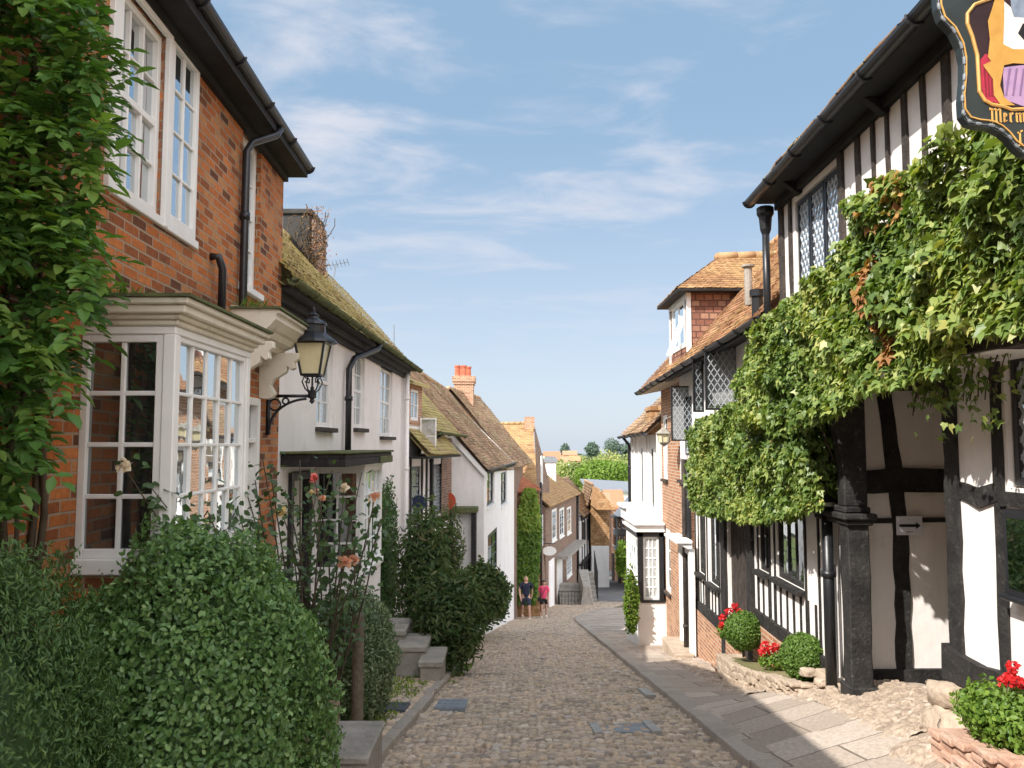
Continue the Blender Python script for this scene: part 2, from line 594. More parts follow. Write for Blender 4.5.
G['lead'] = M_plain('weathered_lead', (0.23, 0.25, 0.27), (0.15, 0.165, 0.18), 4, 0.5, 0.3, 14)
G['lead_came'] = M_plain('pale_lead_cames', (0.46, 0.49, 0.52), (0.34, 0.36, 0.39), 5, 0.45, 0.1, 40)
G['stone'] = M_plain('grey_stone', (0.36, 0.33, 0.29), (0.22, 0.205, 0.18), 4, 0.9, 0.7, 16, 0.2, stain=(0.16, 0.16, 0.11), bdist=0.02)
G['stone_warm'] = M_plain('warm_rubble_stone', (0.47, 0.38, 0.29), (0.31, 0.24, 0.18), 3, 0.9, 0.9, 11, 0.2, stain=(0.24, 0.2, 0.15), bdist=0.03)
G['slate'] = M_plain('dark_slate', (0.085, 0.095, 0.12), (0.05, 0.056, 0.07), 5, 0.55, 0.3, 14)
G['slateblue'] = M_plain('slate_blue_boards', (.22,.27,.35), (.17,.21,.28), 3, .7, .2, 30)
G['moss'] = M_plain('mossy_felt', (0.13, 0.15, 0.055), (0.07, 0.075, 0.04), 7, 0.9, 0.8, 20, stain=(0.2, 0.19, 0.12), bdist=0.02)
G['wood_post'] = M_plain('weathered_oak', (0.19, 0.16, 0.115), (0.09, 0.075, 0.052), 9, 0.85, 0.9, 22, bdist=0.02)
G['iron_cover'] = M_plain('blue_grey_iron', (0.25, 0.28, 0.31), (0.16, 0.18, 0.205), 8, 0.55, 0.6, 60, 0.5)
G['rust_cover'] = M_plain('dull_metal', (0.40, 0.39, 0.37), (0.26, 0.25, 0.23), 8, 0.55, 0.6, 60, 0.5)
G['glass'] = M_glass('old_window_glass')
G['glass_sky'] = M_glass('bright_window_glass', refl=0.45, ior=2.1)
G['glass_lamp'] = M_plain('frosted_cream_glass', (0.72, 0.64, 0.40), (0.6, 0.52, 0.3), 4, 0.3, 0.1, 20, 0.5)
G['curtain'] = M_plain('net_curtain', (0.5, 0.5, 0.48), (0.3, 0.3, 0.29), 12, 0.8, 0.2, 30)
G['red'] = M_plain('red_cloth', (0.5, 0.03, 0.04), None, 5)
G['tile_brown'] = M_tint('brown_clay_tiles', [(0, (0.16, 0.10, 0.065)), (0.35, (0.29, 0.175, 0.11)), (0.7, (0.40, 0.25, 0.15)), (1, (0.48, 0.33, 0.2))], 0.85, patch=(0.36, 0.31, 0.17), patch_scale=1.4, bmp=0.4)
G['tile_moss'] = M_tint('mossy_clay_tiles', [(0, (0.24, 0.17, 0.09)), (0.4, (0.40, 0.30, 0.15)), (1, (0.5, 0.41, 0.22))], 0.9, patch=(0.47, 0.42, 0.15), patch_scale=2.2, patch_lim=(0.4, 0.6), bmp=0.6)
G['tile_orange'] = M_tint('orange_clay_tiles', [(0, (0.23, 0.11, 0.06)), (0.4, (0.39, 0.20, 0.105)), (0.75, (0.47, 0.265, 0.14)), (1, (0.53, 0.35, 0.21))], 0.85, patch=(0.5, 0.36, 0.14), patch_scale=2.0, patch_lim=(0.5, 0.7), bmp=0.4)
G['tile_ochre'] = M_tint('lichen_ochre_tiles', [(0, (0.21, 0.115, 0.06)), (0.4, (0.33, 0.185, 0.09)), (1, (0.43, 0.28, 0.15))], 0.85, patch=(0.41, 0.28, 0.13), patch_scale=1.1, patch_lim=(0.42, 0.62), bmp=0.4)
G['tile_red'] = M_tint('red_clay_tiles', [(0, (0.3, 0.12, 0.07)), (0.5, (0.45, 0.18, 0.1)), (1, (0.52, 0.25, 0.15))], 0.85, bmp=0.4)
G['tile_slate'] = M_tint('blue_slates', [(0, (0.13, 0.15, 0.18)), (1, (0.22, 0.25, 0.29))], 0.6, bmp=0.3)
G['bark'] = M_plain('brown_stems', (0.10, 0.075, 0.05), (0.045, 0.033, 0.022), 9, 0.85, 0.6, 25)
GR = lambda *c: [(i / (len(c) - 1), q) for i, q in enumerate(c)]
G['leaf_bush'] = M_tint('bush_leaves', GR((0.045, 0.095, 0.03), (0.085, 0.17, 0.048), (0.15, 0.26, 0.08), (0.30, 0.42, 0.17)), 0.42, 0.22, spec=0.45)
G['leaf_dark'] = M_tint('dark_yew_leaves', GR((0.038, 0.082, 0.026), (0.07, 0.14, 0.04), (0.16, 0.25, 0.07)), 0.5, 0.2, spec=0.35)
G['leaf_silver'] = M_tint('variegated_leaves', GR((0.04, 0.08, 0.03), (0.10, 0.16, 0.07), (0.26, 0.31, 0.18), (0.45, 0.48, 0.33)), 0.5, 0.2)
G['leaf_vine'] = M_tint('wisteria_leaves', GR((0.03, 0.075, 0.016), (0.06, 0.14, 0.03), (0.10, 0.21, 0.045), (0.2, 0.32, 0.07)), 0.45, 0.32, spec=0.4)
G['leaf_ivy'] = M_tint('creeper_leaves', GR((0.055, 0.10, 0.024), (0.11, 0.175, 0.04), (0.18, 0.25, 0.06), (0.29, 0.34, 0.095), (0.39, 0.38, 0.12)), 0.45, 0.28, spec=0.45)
G['leaf_rust'] = M_tint('rusty_creeper_leaves', GR((0.28, 0.12, 0.05), (0.42, 0.24, 0.08)), 0.6, 0.25)
G['leaf_rose'] = M_tint('rose_leaves', GR((0.03, 0.06, 0.02), (0.055, 0.11, 0.035), (0.11, 0.17, 0.06)), 0.42, 0.25, spec=0.45)
G['leaf_shrub'] = M_tint('broad_shrub_leaves', GR((0.03, 0.06, 0.022), (0.06, 0.11, 0.035), (0.12, 0.16, 0.06), (0.2, 0.13, 0.075)), 0.5, 0.25)
G['leaf_box'] = M_tint('box_leaves', GR((0.06, 0.12, 0.02), (0.11, 0.19, 0.035), (0.18, 0.27, 0.06)), 0.45, 0.25)
G['leaf_lime'] = M_tint('lime_leaves', GR((0.07, 0.14, 0.02), (0.15, 0.24, 0.035), (0.28, 0.34, 0.06)), 0.5, 0.3)
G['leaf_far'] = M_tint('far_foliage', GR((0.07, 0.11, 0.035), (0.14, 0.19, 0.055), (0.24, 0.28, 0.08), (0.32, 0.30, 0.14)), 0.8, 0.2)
G['leaf_far_hazed'] = M_tint('far_hazed_foliage', GR((0.07, 0.11, 0.08), (0.12, 0.17, 0.12)), 0.8, 0.1)  # distance haze painted into the leaf colour as a bluish tone
G['petal'] = M_tint('geranium_petals', GR((0.42, 0.012, 0.015), (0.7, 0.03, 0.03)), 0.5, 0.3, tcol=(1.2, 0.6, 0.6))
G['rose_peach'] = M_tint('peach_petals', GR((0.75, 0.36, 0.22), (0.85, 0.56, 0.38)), 0.5, 0.3, tcol=(1, 0.9, 0.8))
G['rose_cream'] = M_tint('cream_petals', GR((0.8, 0.66, 0.46), (0.85, 0.78, 0.62)), 0.5, 0.3, tcol=(1, 0.9, 0.8))
G['rose_pink'] = M_tint('coral_petals', GR((0.75, 0.16, 0.13), (0.8, 0.3, 0.24)), 0.5, 0.3, tcol=(1, 0.8, 0.8))
G['rose_yellow'] = M_tint('yellow_petals', GR((0.8, 0.62, 0.25), (0.85, 0.76, 0.5)), 0.5, 0.3, tcol=(1, 0.9, 0.7))


# ------------------------------------------------------------------ building helpers
def roof(name, parent, mat, e0, e1, r1, r0, w=0.165, g=0.10, th=0.02, sag=0.03, seed=1, ridge=True, both=None, under=None):
    """clay tiles laid in rows on the slope e0 e1 (eave) r1 r0 (ridge)"""
    rs = np.random.RandomState(seed)
    e0, e1, r1, r0 = [np.array(q, float) for q in (e0, e1, r1, r0)]
    L = max(np.linalg.norm(e1 - e0), np.linalg.norm(r1 - r0)); Hh = (np.linalg.norm(r0 - e0) + np.linalg.norm(r1 - e1)) / 2
    nr, nc = max(2, int(Hh / g)), max(2, int(L / w))
    n = np.cross(e1 - e0, r0 - e0); n /= np.linalg.norm(n)
    if n[2] < 0: n = -n
    I, J = np.meshgrid(np.arange(nr), np.arange(-1, nc + 1), indexing='ij')
    I = I.ravel(); J = J.ravel()
    off = (I % 2) * 0.5
    u0 = np.clip((J + off + 0.02) / nc, 0, 1); u1 = np.clip((J + off + 0.98) / nc, 0, 1)
    ok = u1 - u0 > 1e-4
    I, J, u0, u1 = I[ok], J[ok], u0[ok], u1[ok]
    v0 = I / nr + rs.uniform(-0.06, 0.06, len(I)) / nr; v1 = np.minimum((I + 1.12) / nr, 1)
    B = lambda u, v: (e0[None] * (1 - u[:, None]) + e1[None] * u[:, None]) * (1 - v[:, None]) + (r0[None] * (1 - u[:, None]) + r1[None] * u[:, None]) * v[:, None]
    wv = lambda u, v: sag * (np.sin(u * L * 0.9 + seed) * np.sin(v * Hh * 1.1 + seed * 2) + 0.5 * np.sin(u * L * 2.3 + 1.7 * seed))
    lift = th + rs.uniform(-0.006, 0.006, len(I)); tw = rs.uniform(-0.006, 0.006, len(I))
    P = lambda u, v, z: B(u, v) + n[None] * (z + wv(u, v))[:, None]
    a = P(u0, v0, lift + tw); b = P(u1, v0, lift - tw); c = P(u1, v1, np.zeros(len(I))); d = P(u0, v1, np.zeros(len(I)))
    a2 = P(u0, v0, lift + tw - th); b2 = P(u1, v0, lift - tw - th)
    V = np.stack([a, b, c, d, a2, b2], 1).reshape(-1, 3)
    k = np.arange(len(I)) * 6
    up = np.stack([k, k + 1, k + 2, k + 3], 1); fr = np.stack([k + 4, k + 5, k + 1, k], 1)
    faces = np.stack([up, fr], 1).reshape(-1)
    patchy = np.array([noise.noise(Vector((i * 0.12, j * 0.09, seed))) for i, j in zip(I, J)])
    t = np.clip(rs.normal(0.5, 0.2, len(I)) + patchy * 0.35, 0, 1)
    m0 = len(V)
    drop = n * (sag * 1.6 + 0.012)
    V = np.vstack([V, e0 - drop, e1 - drop, r1 - drop, r0 - drop])
    faces = np.concatenate([faces, [m0, m0 + 1, m0 + 2, m0 + 3]])
    o = np_mesh(name, mat, V, faces, 4, parent, tint=np.concatenate([np.repeat(t, 2), [0.4]]))
    if ridge:
        mb = MB(); rl = np.linalg.norm(r1 - r0); kk = max(2, int(rl / 0.33))
        for i in range(kk):
            p0 = r0 + (r1 - r0) * (i / kk); p1 = r0 + (r1 - r0) * ((i + 0.97) / kk)
            mb.tube([p0 + n * 0.0, p1 + n * 0.012], 0.10, 8, rs.uniform(0.2, 0.9))
        mb.build('ridge_tiles', mat, o, smooth=True)
    return o


def win(F, parent, a0, a1, h0, h1, nx, ny, d=-0.05, fw=0.05, bw=0.022, th=0.05, mat='white', glass='glass', sash=False, sill=None, name='window', sill_d=0.07):
    mb = MB()
    mb.fbox(F, a0, a0 + fw, h0, h1, d - th, d); mb.fbox(F, a1 - fw, a1, h0, h1, d - th, d)
    mb.fbox(F, a0 + fw, a1 - fw, h0, h0 + fw * 1.2, d - th, d); mb.fbox(F, a0 + fw, a1 - fw, h1 - fw, h1, d - th, d)
    b0, b1, g0, g1 = a0 + fw, a1 - fw, h0 + fw * 1.2, h1 - fw
    mid = (g0 + g1) / 2
    if sash:
        mb.fbox(F, b0, b1, mid - 0.025, mid + 0.025, d - th + 0.005, d - 0.008)
    for i in range(1, nx):
        x = b0 + (b1 - b0) * i / nx
        mb.fbox(F, x - bw / 2, x + bw / 2, g0, g1, d - th + 0.012, d - 0.012)
    for k in range(1, ny):
        z = g0 + (g1 - g0) * k / ny
        if sash and abs(z - mid) < 0.03: continue
        mb.fbox(F, b0, b1, z - bw / 2, z + bw / 2, d - th + 0.014, d - 0.014)
    o = mb.build(name, G[mat], parent, bevel=0.004)
    pm = MB()
    e = d - th * 0.6
    nxx, nyy = max(1, nx), max(1, ny)
    for i in range(nxx):            # each pane sits slightly out of true, as old glass does
        for k in range(nyy):
            x0, x1 = b0 + (b1 - b0) * i / nxx, b0 + (b1 - b0) * (i + 1) / nxx
            z0, z1 = g0 + (g1 - g0) * k / nyy, g0 + (g1 - g0) * (k + 1) / nyy
            j1, j2 = rnd.uniform(-.004, .004), rnd.uniform(-.004, .004)
            pm.face([F.p(x0, z0, e + j1), F.p(x1, z0, e - j1), F.p(x1, z1, e - j1 + j2), F.p(x0, z1, e + j1 + j2)])
    pm.build('pane', G[glass], o)
    if sill:
        s = MB(); s.fbox(F, a0 - 0.05, a1 + 0.05, h0 - 0.07, h0 - 0.002, -0.1, sill_d); s.build('sill', G[sill], o, bevel=0.006)
    return o


def lattice(F, parent, a0, a1, h0, h1, d, dx=0.11, dz=0.16, fw=0.035, name='leaded_window', mat='black', th=0.035):
    """a casement with diamond leading"""
    mb = MB()
    mb.fbox(F, a0, a0 + fw, h0, h1, d - th, d); mb.fbox(F, a1 - fw, a1, h0, h1, d - th, d)
    mb.fbox(F, a0 + fw, a1 - fw, h0, h0 + fw, d - th, d); mb.fbox(F, a0 + fw, a1 - fw, h1 - fw, h1, d - th, d)
    o = mb.build(name, G[mat], parent)
    b0, b1, g0, g1 = a0 + fw, a1 - fw, h0 + fw, h1 - fw
    lb = MB(); W, Hh = b1 - b0, g1 - g0; sl = dz / dx; wd = 0.006
    for sg in (1, -1):
        k = -int(Hh / dz) - 2
        while k < int(W / dx) + int(Hh / dz) + 3:
            x0 = k * dx if sg > 0 else W - k * dx       # line x = x0 + sg * z / sl
            pts = []
            za, zb = 0.0, Hh
            if sg > 0: lo, hi = (0 - x0) * sl, (W - x0) * sl
            else: lo, hi = (x0 - W) * sl, x0 * sl
            za, zb = max(za, lo), min(zb, hi)
            if zb - za > 0.01:
                xa, xb = x0 + sg * za / sl, x0 + sg * zb / sl
                nx_, nz_ = sl, -sg; q = math.hypot(nx_, nz_); nx_, nz_ = nx_ / q * wd, nz_ / q * wd
                lb.prism(F, [(b0 + xa - nx_, g0 + za - nz_), (b0 + xa + nx_, g0 + za + nz_), (b0 + xb + nx_, g0 + zb + nz_), (b0 + xb - nx_, g0 + zb - nz_)], d - th * 0.65, d - th * 0.35)
            k += 1
    lb.build('lead_lattice', G['lead_came'], o)
    pm = MB(); pm.face([F.p(b0, g0, d - th * 0.6), F.p(b1, g0, d - th * 0.6), F.p(b1, g1, d - th * 0.6), F.p(b0, g1, d - th * 0.6)])
    pm.build('pane', G['glass'], o)
    return o


def gutter(parent, p0, p1, r=0.06, mat='black', brackets=True, step=0.9):
    p0, p1 = Vector(p0), Vector(p1)
    mb = MB()
    d = (p1 - p0).normalized(); s = d.cross(Vector((0, 0, 1))).normalized()
    V = []; Fc = []; n = 9
    for p in (p0, p1):
        for k in range(n):
            an = math.pi + math.pi * k / (n - 1)
            V.append(p + s * math.cos(an) * r + Vector((0, 0, math.sin(an) * r)))
        for k in range(n - 1, -1, -1):
            an = math.pi + math.pi * k / (n - 1)
            V.append(p + s * math.cos(an) * r * 0.86 + Vector((0, 0, math.sin(an) * r * 0.86)))
    m = 2 * n
    for k in range(m):
        Fc.append((k, (k + 1) % m, m + (k + 1) % m, m + k))
    for o_ in (0, m):
        for k in range(n - 1):
            Fc.append((o_ + k, o_ + k + 1, o_ + m - 2 - k, o_ + m - 1 - k))
    mb.raw(V, Fc)
    if brackets:
        L = (p1 - p0).length; k = max(2, int(L / step))
        for i in range(k + 1):
            c = p0 + (p1 - p0) * (i / k)
            ring = [c - d * 0.02 + s * math.cos(math.pi + math.pi * j / 8) * (r + .012) + Vector((0, 0, math.sin(math.pi + math.pi * j / 8) * (r + .012))) for j in range(9)]
            mb.tube(ring, 0.011, 5)
            mb.tube([c - d * .03, c + d * .03], r * 0.4, 6)
    return mb.build('gutter', G[mat], parent)


def pipe(parent, pts, r=0.045, mat='black', name='downpipe', collars=True):
    mb = MB()
    P = [Vector(p) for p in pts]
    mb.tube(P, r, 10)
    if collars:
        for A, B in zip(P, P[1:]):
            if abs((B - A).z) > 0.8:
                k = max(1, int((B - A).length / 1.5))
                for i in range(k):
                    c = A + (B - A) * ((i + 0.35) / k)
                    mb.tube([c - Vector((0, 0, .035)), c + Vector((0, 0, .035))], r * 1.28, 10)
    return mb.build(name, G[mat], parent, smooth=True)


# ------------------------------------------------------------------ foliage
T_OVATE = (np.array([(0, 0, 0), (.3, .38, .10), (.22, .72, .05), (0, 1, -.06), (-.22, .72, .05), (-.3, .38, .10), (0, .5, -.02)], float),
           [(0, 1, 2, 6), (6, 2, 3, 3), (0, 6, 4, 5), (6, 3, 4, 4)])
T_SMALL = (np.array([(0, 0, 0), (.34, .5, .1), (0, 1, -.05), (-.34, .5, .1)], float), [(0, 1, 2, 3)])
T_LONG = (np.array([(0, 0, 0), (.15, .4, .05), (0, 1, -.18), (-.15, .4, .05)], float), [(0, 1, 2, 3)])
T_IVY = (np.array([(0, 0, 0), (.30, -.10, -.04), (.52, .30, -.12), (.24, .44, .02), (0, 1, -.16), (-.24, .44, .02), (-.52, .30, -.12), (-.30, -.10, -.04)], float),
         [(0, 1, 2, 3), (0, 3, 4, 5), (0, 5, 6, 7)])


def unit(v):
    return v / np.maximum(np.linalg.norm(v, axis=1), 1e-9)[:, None]


def leaves(name, mat, parent, C, Nn, tip, size, tint, tpl=T_OVATE, base=None, width=None):
    tv, tf = tpl
    Nn = unit(Nn)
    tip = unit(tip - Nn * (tip * Nn).sum(1)[:, None])
    side = np.cross(tip, Nn)
    n = len(C); k = len(tv)
    w = np.ones(n) if width is None else width
    V = C[:, None] + size[:, None, None] * (side[:, None] * (tv[None, :, 0:1] * w[:, None, None]) + tip[:, None] * tv[None, :, 1:2] + Nn[:, None] * tv[None, :, 2:3])
    V = V.reshape(-1, 3)
    # triangles written as quads with a doubled corner are split into true triangles
    tris = []
    for f in tf:
        tris.append((f[0], f[1], f[2]))
        if len(f) > 3 and f[3] != f[2]: tris.append((f[0], f[2], f[3]))
    tf3 = np.array(tris)
    faces = (tf3[None] + (np.arange(n) * k)[:, None, None]).reshape(-1)
    return np_mesh(name, mat, V, faces, 3, parent, base, tint=np.repeat(np.clip(tint, 0, 1), len(tf3)))


def lumps(c, rad, seed, amp=0.18, freq=1.6):
    """radius factor of an uneven crown in the direction of unit vector c"""
    return 1 + amp * noise.noise(Vector((c[0] * freq + seed * 3.1, c[1] * freq, c[2] * freq))) + amp * 0.6 * noise.noise(Vector((c[0] * freq * 2.6, c[1] * freq * 2.6 + seed, c[2] * freq * 2.6)))


def crown(name, mat, parent, centre, rad, n, size, seed=1, tpl=T_SMALL, amp=0.2, freq=1.7, shell=(0.72, 1.0), zmin=-1.0, up=0.6, core=True, base=None, tintbias=0.0, jit=0.55, extra=None):
    """an uneven crown of single leaves"""
    rs = np.random.RandomState(seed)
    d = unit(rs.normal(size=(n * 2, 3)))
    d = d[d[:, 2] > zmin][:n]
    n = len(d)
    lf = np.array([lumps(q, 1, seed, amp, freq) for q in d])
    sh = shell[0] + (shell[1] - shell[0]) * rs.uniform(0, 1, n) ** 0.6
    rad = np.array(rad, float); centre = np.array(centre, float)
    C = centre + d * rad * (lf * sh)[:, None]
    Nn = unit(d / rad) + rs.normal(size=(n, 3)) * jit
    tip = d * 0.5 + rs.normal(size=(n, 3)) * 0.7 + np.array([0, 0, up])
    t = rs.beta(2, 2.6, n) * 0.8 + (sh - 0.8) * 0.5 + tintbias  # inner leaves toned darker, painting the shade inside the crown
    sz_ = size * rs.uniform(0.65, 1.25, n)
    if extra:
        C, Nn, tip, sz_, t = [np.concatenate([a_, b_]) for a_, b_ in zip((C, Nn, tip, sz_, t), extra)]
    o = leaves(name, mat, parent, C, Nn, tip, sz_, t, tpl, base)
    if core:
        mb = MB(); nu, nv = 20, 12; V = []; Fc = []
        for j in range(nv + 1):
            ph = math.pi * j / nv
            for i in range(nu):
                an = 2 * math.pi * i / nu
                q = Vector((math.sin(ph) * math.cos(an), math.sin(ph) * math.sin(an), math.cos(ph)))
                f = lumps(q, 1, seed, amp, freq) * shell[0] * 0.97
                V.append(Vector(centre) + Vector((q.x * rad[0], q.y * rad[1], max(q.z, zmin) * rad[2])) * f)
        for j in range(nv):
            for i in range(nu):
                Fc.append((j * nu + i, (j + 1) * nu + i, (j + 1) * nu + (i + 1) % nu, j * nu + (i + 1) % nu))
        mb.raw(V, Fc, 0.1)  # solid core in a very dark leaf tone stands in for inner shade
        mb.build('shade_core', mat, o, smooth=True)
    return o


def stems(name, parent, base_pt, tips, r=0.012, seed=1, bend=0.12, base=None, mat='bark', n=5):
    rs = random.Random(seed); mb = MB()
    b = Vector(base_pt)
    for tp in tips:
        tp = Vector(tp); k = 6; pts = []
        o1 = Vector((rs.uniform(-1, 1), rs.uniform(-1, 1), 0)) * bend
        for i in range(k + 1):
            s = i / k
            pts.append(b.lerp(tp, s) + o1 * math.sin(math.pi * s) + Vector((0, 0, 0.25 * bend * math.sin(math.pi * s))))
        mb.tube(pts, [r * (1 - 0.65 * i / k) for i in range(k + 1)], n)
    return mb.build(name, G[mat], parent, base=base, smooth=True)


def rose(parent, c, r, mat, seed=1, name='flower'):
    rs = np.random.RandomState(seed); n = 26
    d = unit(rs.normal(size=(n, 3)) + np.array([0.3, -0.8, 0.5]))
    C = np.array(c)[None] + d * r * 0.25
    return leaves(name, G[mat], parent, C, d + rs.normal(size=(n, 3)) * .7, d + rs.normal(size=(n, 3)) * .5, np.full(n, r) * rs.uniform(.7, 1.1, n), rs.uniform(0, 1, n), T_OVATE, width=np.full(n, 1.5))

# ================================================================== THE SETTING
def bend(Y):
    if Y < 34: return 0.0
    if Y < 52: return 0.0095 * (Y - 34) ** 2
    return 3.078 + (Y - 52) * 0.2


def smooth(x): x = min(1, max(0, x)); return x * x * (3 - 2 * x)


def zp(u, Y):
    """right pavement, lifted towards the inn's carriage entry"""
    return zr(Y) + 0.055 + 0.40 * smooth((13.2 - Y) / 4.2) * min(1.15, max(0, (u - 2.15) / 1.45))


def zl(u, Y): return zr(Y) + 0.06


M_earth = M_plain('dry_earth_and_grass', (0.24, 0.2, 0.12), (0.12, 0.13, 0.05), 0.4, 0.95, 0.6, 8, 0.1, bdist=0.03)
M_far = M_plain('far_fields', (0.17, 0.19, 0.06), (0.10, 0.13, 0.04), 0.02, 0.95, 0.2, 0.5, 0.1, stain=(0.3, 0.2, 0.1))
M_cob = M_tint('flint_and_pebble_cobbles', [(0, (0.24, 0.205, 0.18)), (0.22, (0.40, 0.315, 0.24)), (0.5, (0.55, 0.425, 0.305)), (0.72, (0.63, 0.475, 0.325)), (0.88, (0.52, 0.455, 0.40)), (1, (0.74, 0.60, 0.45))], 0.62, bmp=0.35, patch=(0.30, 0.25, 0.16), patch_scale=0.8, patch_lim=(0.5, 0.8), edge=(0.15, 0.118, 0.085), spec=0.35)
M_cobw = M_tint('warm_cobbles', [(0, (0.28, 0.22, 0.17)), (0.5, (0.42, 0.33, 0.25)), (1, (0.54, 0.44, 0.35))], 0.75, bmp=0.35, edge=(0.20, 0.15, 0.11), spec=0.25)
M_flag = M_brick('warm_flagstones', [(0, (0.36, 0.30, 0.25)), (0.5, (0.45, 0.375, 0.31)), (1, (0.53, 0.45, 0.38))], (0.16, 0.13, 0.10), bw=0.95, bh=0.62, ms=0.012, dirt=(0.3, 0.24, 0.18), dirt_amt=0.7, bstr=0.5)
M_asph = M_plain('worn_asphalt', (0.2, 0.195, 0.19), (0.13, 0.127, 0.125), 1.2, 0.9, 0.5, 30, 0.2)


def hill(x, Y):
    if Y < 110: return zr(Y) - 0.05 - 0.02 * max(0, Y - 45) * 0.1
    if Y < 260: z = -15.8 - (Y - 110) / 150 * 2.5
    elif Y < 900: z = -18.3 + 7.6 * smooth((Y - 260) / 640)
    else: z = -10.7 - (Y - 900) * 0.02
    return z + 1.4 * noise.noise(Vector((x * 0.006, Y * 0.004, 0))) * min(1, (Y - 110) / 300)


ys = np.concatenate([np.linspace(-25, 60, 60), np.geomspace(63, 4000, 50)])
xs = np.concatenate([-np.geomspace(3000, 14, 22), np.linspace(-12, 14, 14), np.geomspace(16, 3000, 22)])
V = np.array([(x, y, hill(x, y)) for y in ys for x in xs])
nx_ = len(xs)
q = np.array([(j * nx_ + i, j * nx_ + i + 1, (j + 1) * nx_ + i + 1, (j + 1) * nx_ + i) for j in range(len(ys) - 1) for i in range(nx_ - 1)])
near = ys[(q[:, 0] // nx_)] < 100
tag(np_mesh('ground', M_earth, V, q[near].ravel(), 4, smooth=True), kind='structure')
tag(np_mesh('far_hills', M_far, V, q[~near].ravel(), 4, smooth=True), kind='structure')


def cobbles(name, mat, us, Ys, zf, xf, cw, cl, hgt=0.022, seed=3, kind='structure', round_=0.055):
    """rounded stones set in earth, one bump per stone, as real relief"""
    rs = np.random.RandomState(seed)
    U, Y = np.meshgrid(us, Ys)
    gu = (U - us[0]) / cw + 2; gy = (Y - Ys[0]) / cl + 2
    nu, ny = int(gu.max()) + 5, int(gy.max()) + 5
    jx = rs.uniform(0.12, 0.88, (ny, nu)); jy = rs.uniform(0.12, 0.88, (ny, nu)); hv = rs.normal(0, 1, (ny, nu)); tv = np.clip(rs.normal(0.5, 0.24, (ny, nu)), 0, 1)
    fu, fy = gu.astype(int), gy.astype(int)
    d1 = np.full(U.shape, 9.0); d2 = np.full(U.shape, 9.0); hh = np.zeros(U.shape); tt = np.zeros(U.shape)
    for a in (-1, 0, 1):
        for b in (-1, 0, 1):
            iu, iy = fu + a, fy + b
            ex = (iu + jx[iy, iu] - gu) * cw; ey = (iy + jy[iy, iu] - gy) * cl
            d = np.sqrt(ex * ex + ey * ey) / min(cw, cl)
            nearer = d < d1
            d2 = np.where(nearer, d1, np.minimum(d2, d))
            hh = np.where(nearer, hv[iy, iu], hh); tt = np.where(nearer, tv[iy, iu], tt)
            d1 = np.where(nearer, d, d1)
    e = np.clip((d2 - d1) / 0.42, 0, 1)
    h = hgt * (np.sqrt(1 - (1 - e) ** 2) * (1 + 0.22 * hh)) + 0.004 * hh * (e > 0.1)
    Z = np.array([[zf(u, y) for u in us] for y in Ys]) + h - hgt * 0.6
    X = np.array([[xf(u, y) for u in us] for y in Ys])
    V = np.stack([X, Y, Z], -1).reshape(-1, 3)
    n = len(us)
    J, I = np.meshgrid(np.arange(len(Ys) - 1), np.arange(n - 1), indexing='ij')
    k = (J * n + I).ravel()
    f = np.stack([k, k + 1, k + n + 1, k + n], 1).ravel()
    o = np_mesh(name, mat, V, f, 4, point={'tint': tt.ravel(), 'edge': (1 - np.clip(e * 2.2, 0, 1)).ravel() * 0.9}, smooth=True)
    return tag(o, kind=kind)


Ys = [4.6]
while Ys[-1] < 55: Ys.append(Ys[-1] + 0.0021 * Ys[-1])
Ys = np.array(Ys)
crownz = lambda u: -0.022 * abs(u - 0.3) ** 2 * 0.6
wav = lambda u, y: 0.02 * noise.noise(Vector((u * 0.9, y * 0.5, 0)))
wide = lambda u, y: u * (1 + 0.5 * smooth((y - 36) / 18))
cobbles('road', M_cob, np.arange(-1.42, 1.97, 0.0175), Ys, lambda u, y: zr(y) + crownz(u) + wav(u, y), lambda u, y: wide(u, y) + S * y + bend(y), 0.088, 0.112, 0.036)
# near edge of the street, behind the picture's lower edge, and the lower road
mb = MB()
for i in range(30):
    y0, y1 = 54 + i * 2.0, 56 + i * 2.0
    c0, c1 = S * y0 + bend(y0), S * y1 + bend(y1)
    mb.face([(c0 - 2.3, y0, zr(y0) + .01), (c0 + 3.2, y0, zr(y0) + .01), (c1 + 3.2, y1, zr(y1) + .01), (c1 - 2.3, y1, zr(y1) + .01)])
tag(mb.build('lower_road', M_asph), kind='structure')
mb = MB()
for i in range(12):
    y0, y1 = -20 + i * 2.05, -20 + (i + 1) * 2.05
    mb.face([(-1.42 + S * y0, y0, zr(y0)), (1.97 + S * y0, y0, zr(y0)), (1.97 + S * y1, y1, zr(y1)), (-1.42 + S * y1, y1, zr(y1))])
tag(mb.build('upper_road', M_cobw), kind='structure')

# right pavement of flagstones
us = np.linspace(1.97, 4.3, 10); yv = np.concatenate([np.linspace(-20, 4, 13), np.linspace(4.4, 48, 110)])
V = np.array([(u * (1 + 0.3 * smooth((y - 36) / 18)) + S * y + bend(y), y, zp(u, y) + 0.012 * noise.noise(Vector((u * 2, y * 1.3, 3)))) for y in yv for u in us])
n = len(us)
f = np.array([(j * n + i, j * n + i + 1, (j + 1) * n + i + 1, (j + 1) * n + i) for j in range(len(yv) - 1) for i in range(n - 1)])
tag(np_mesh('pavement', M_flag, V, f.ravel(), 4, smooth=True), kind='structure')
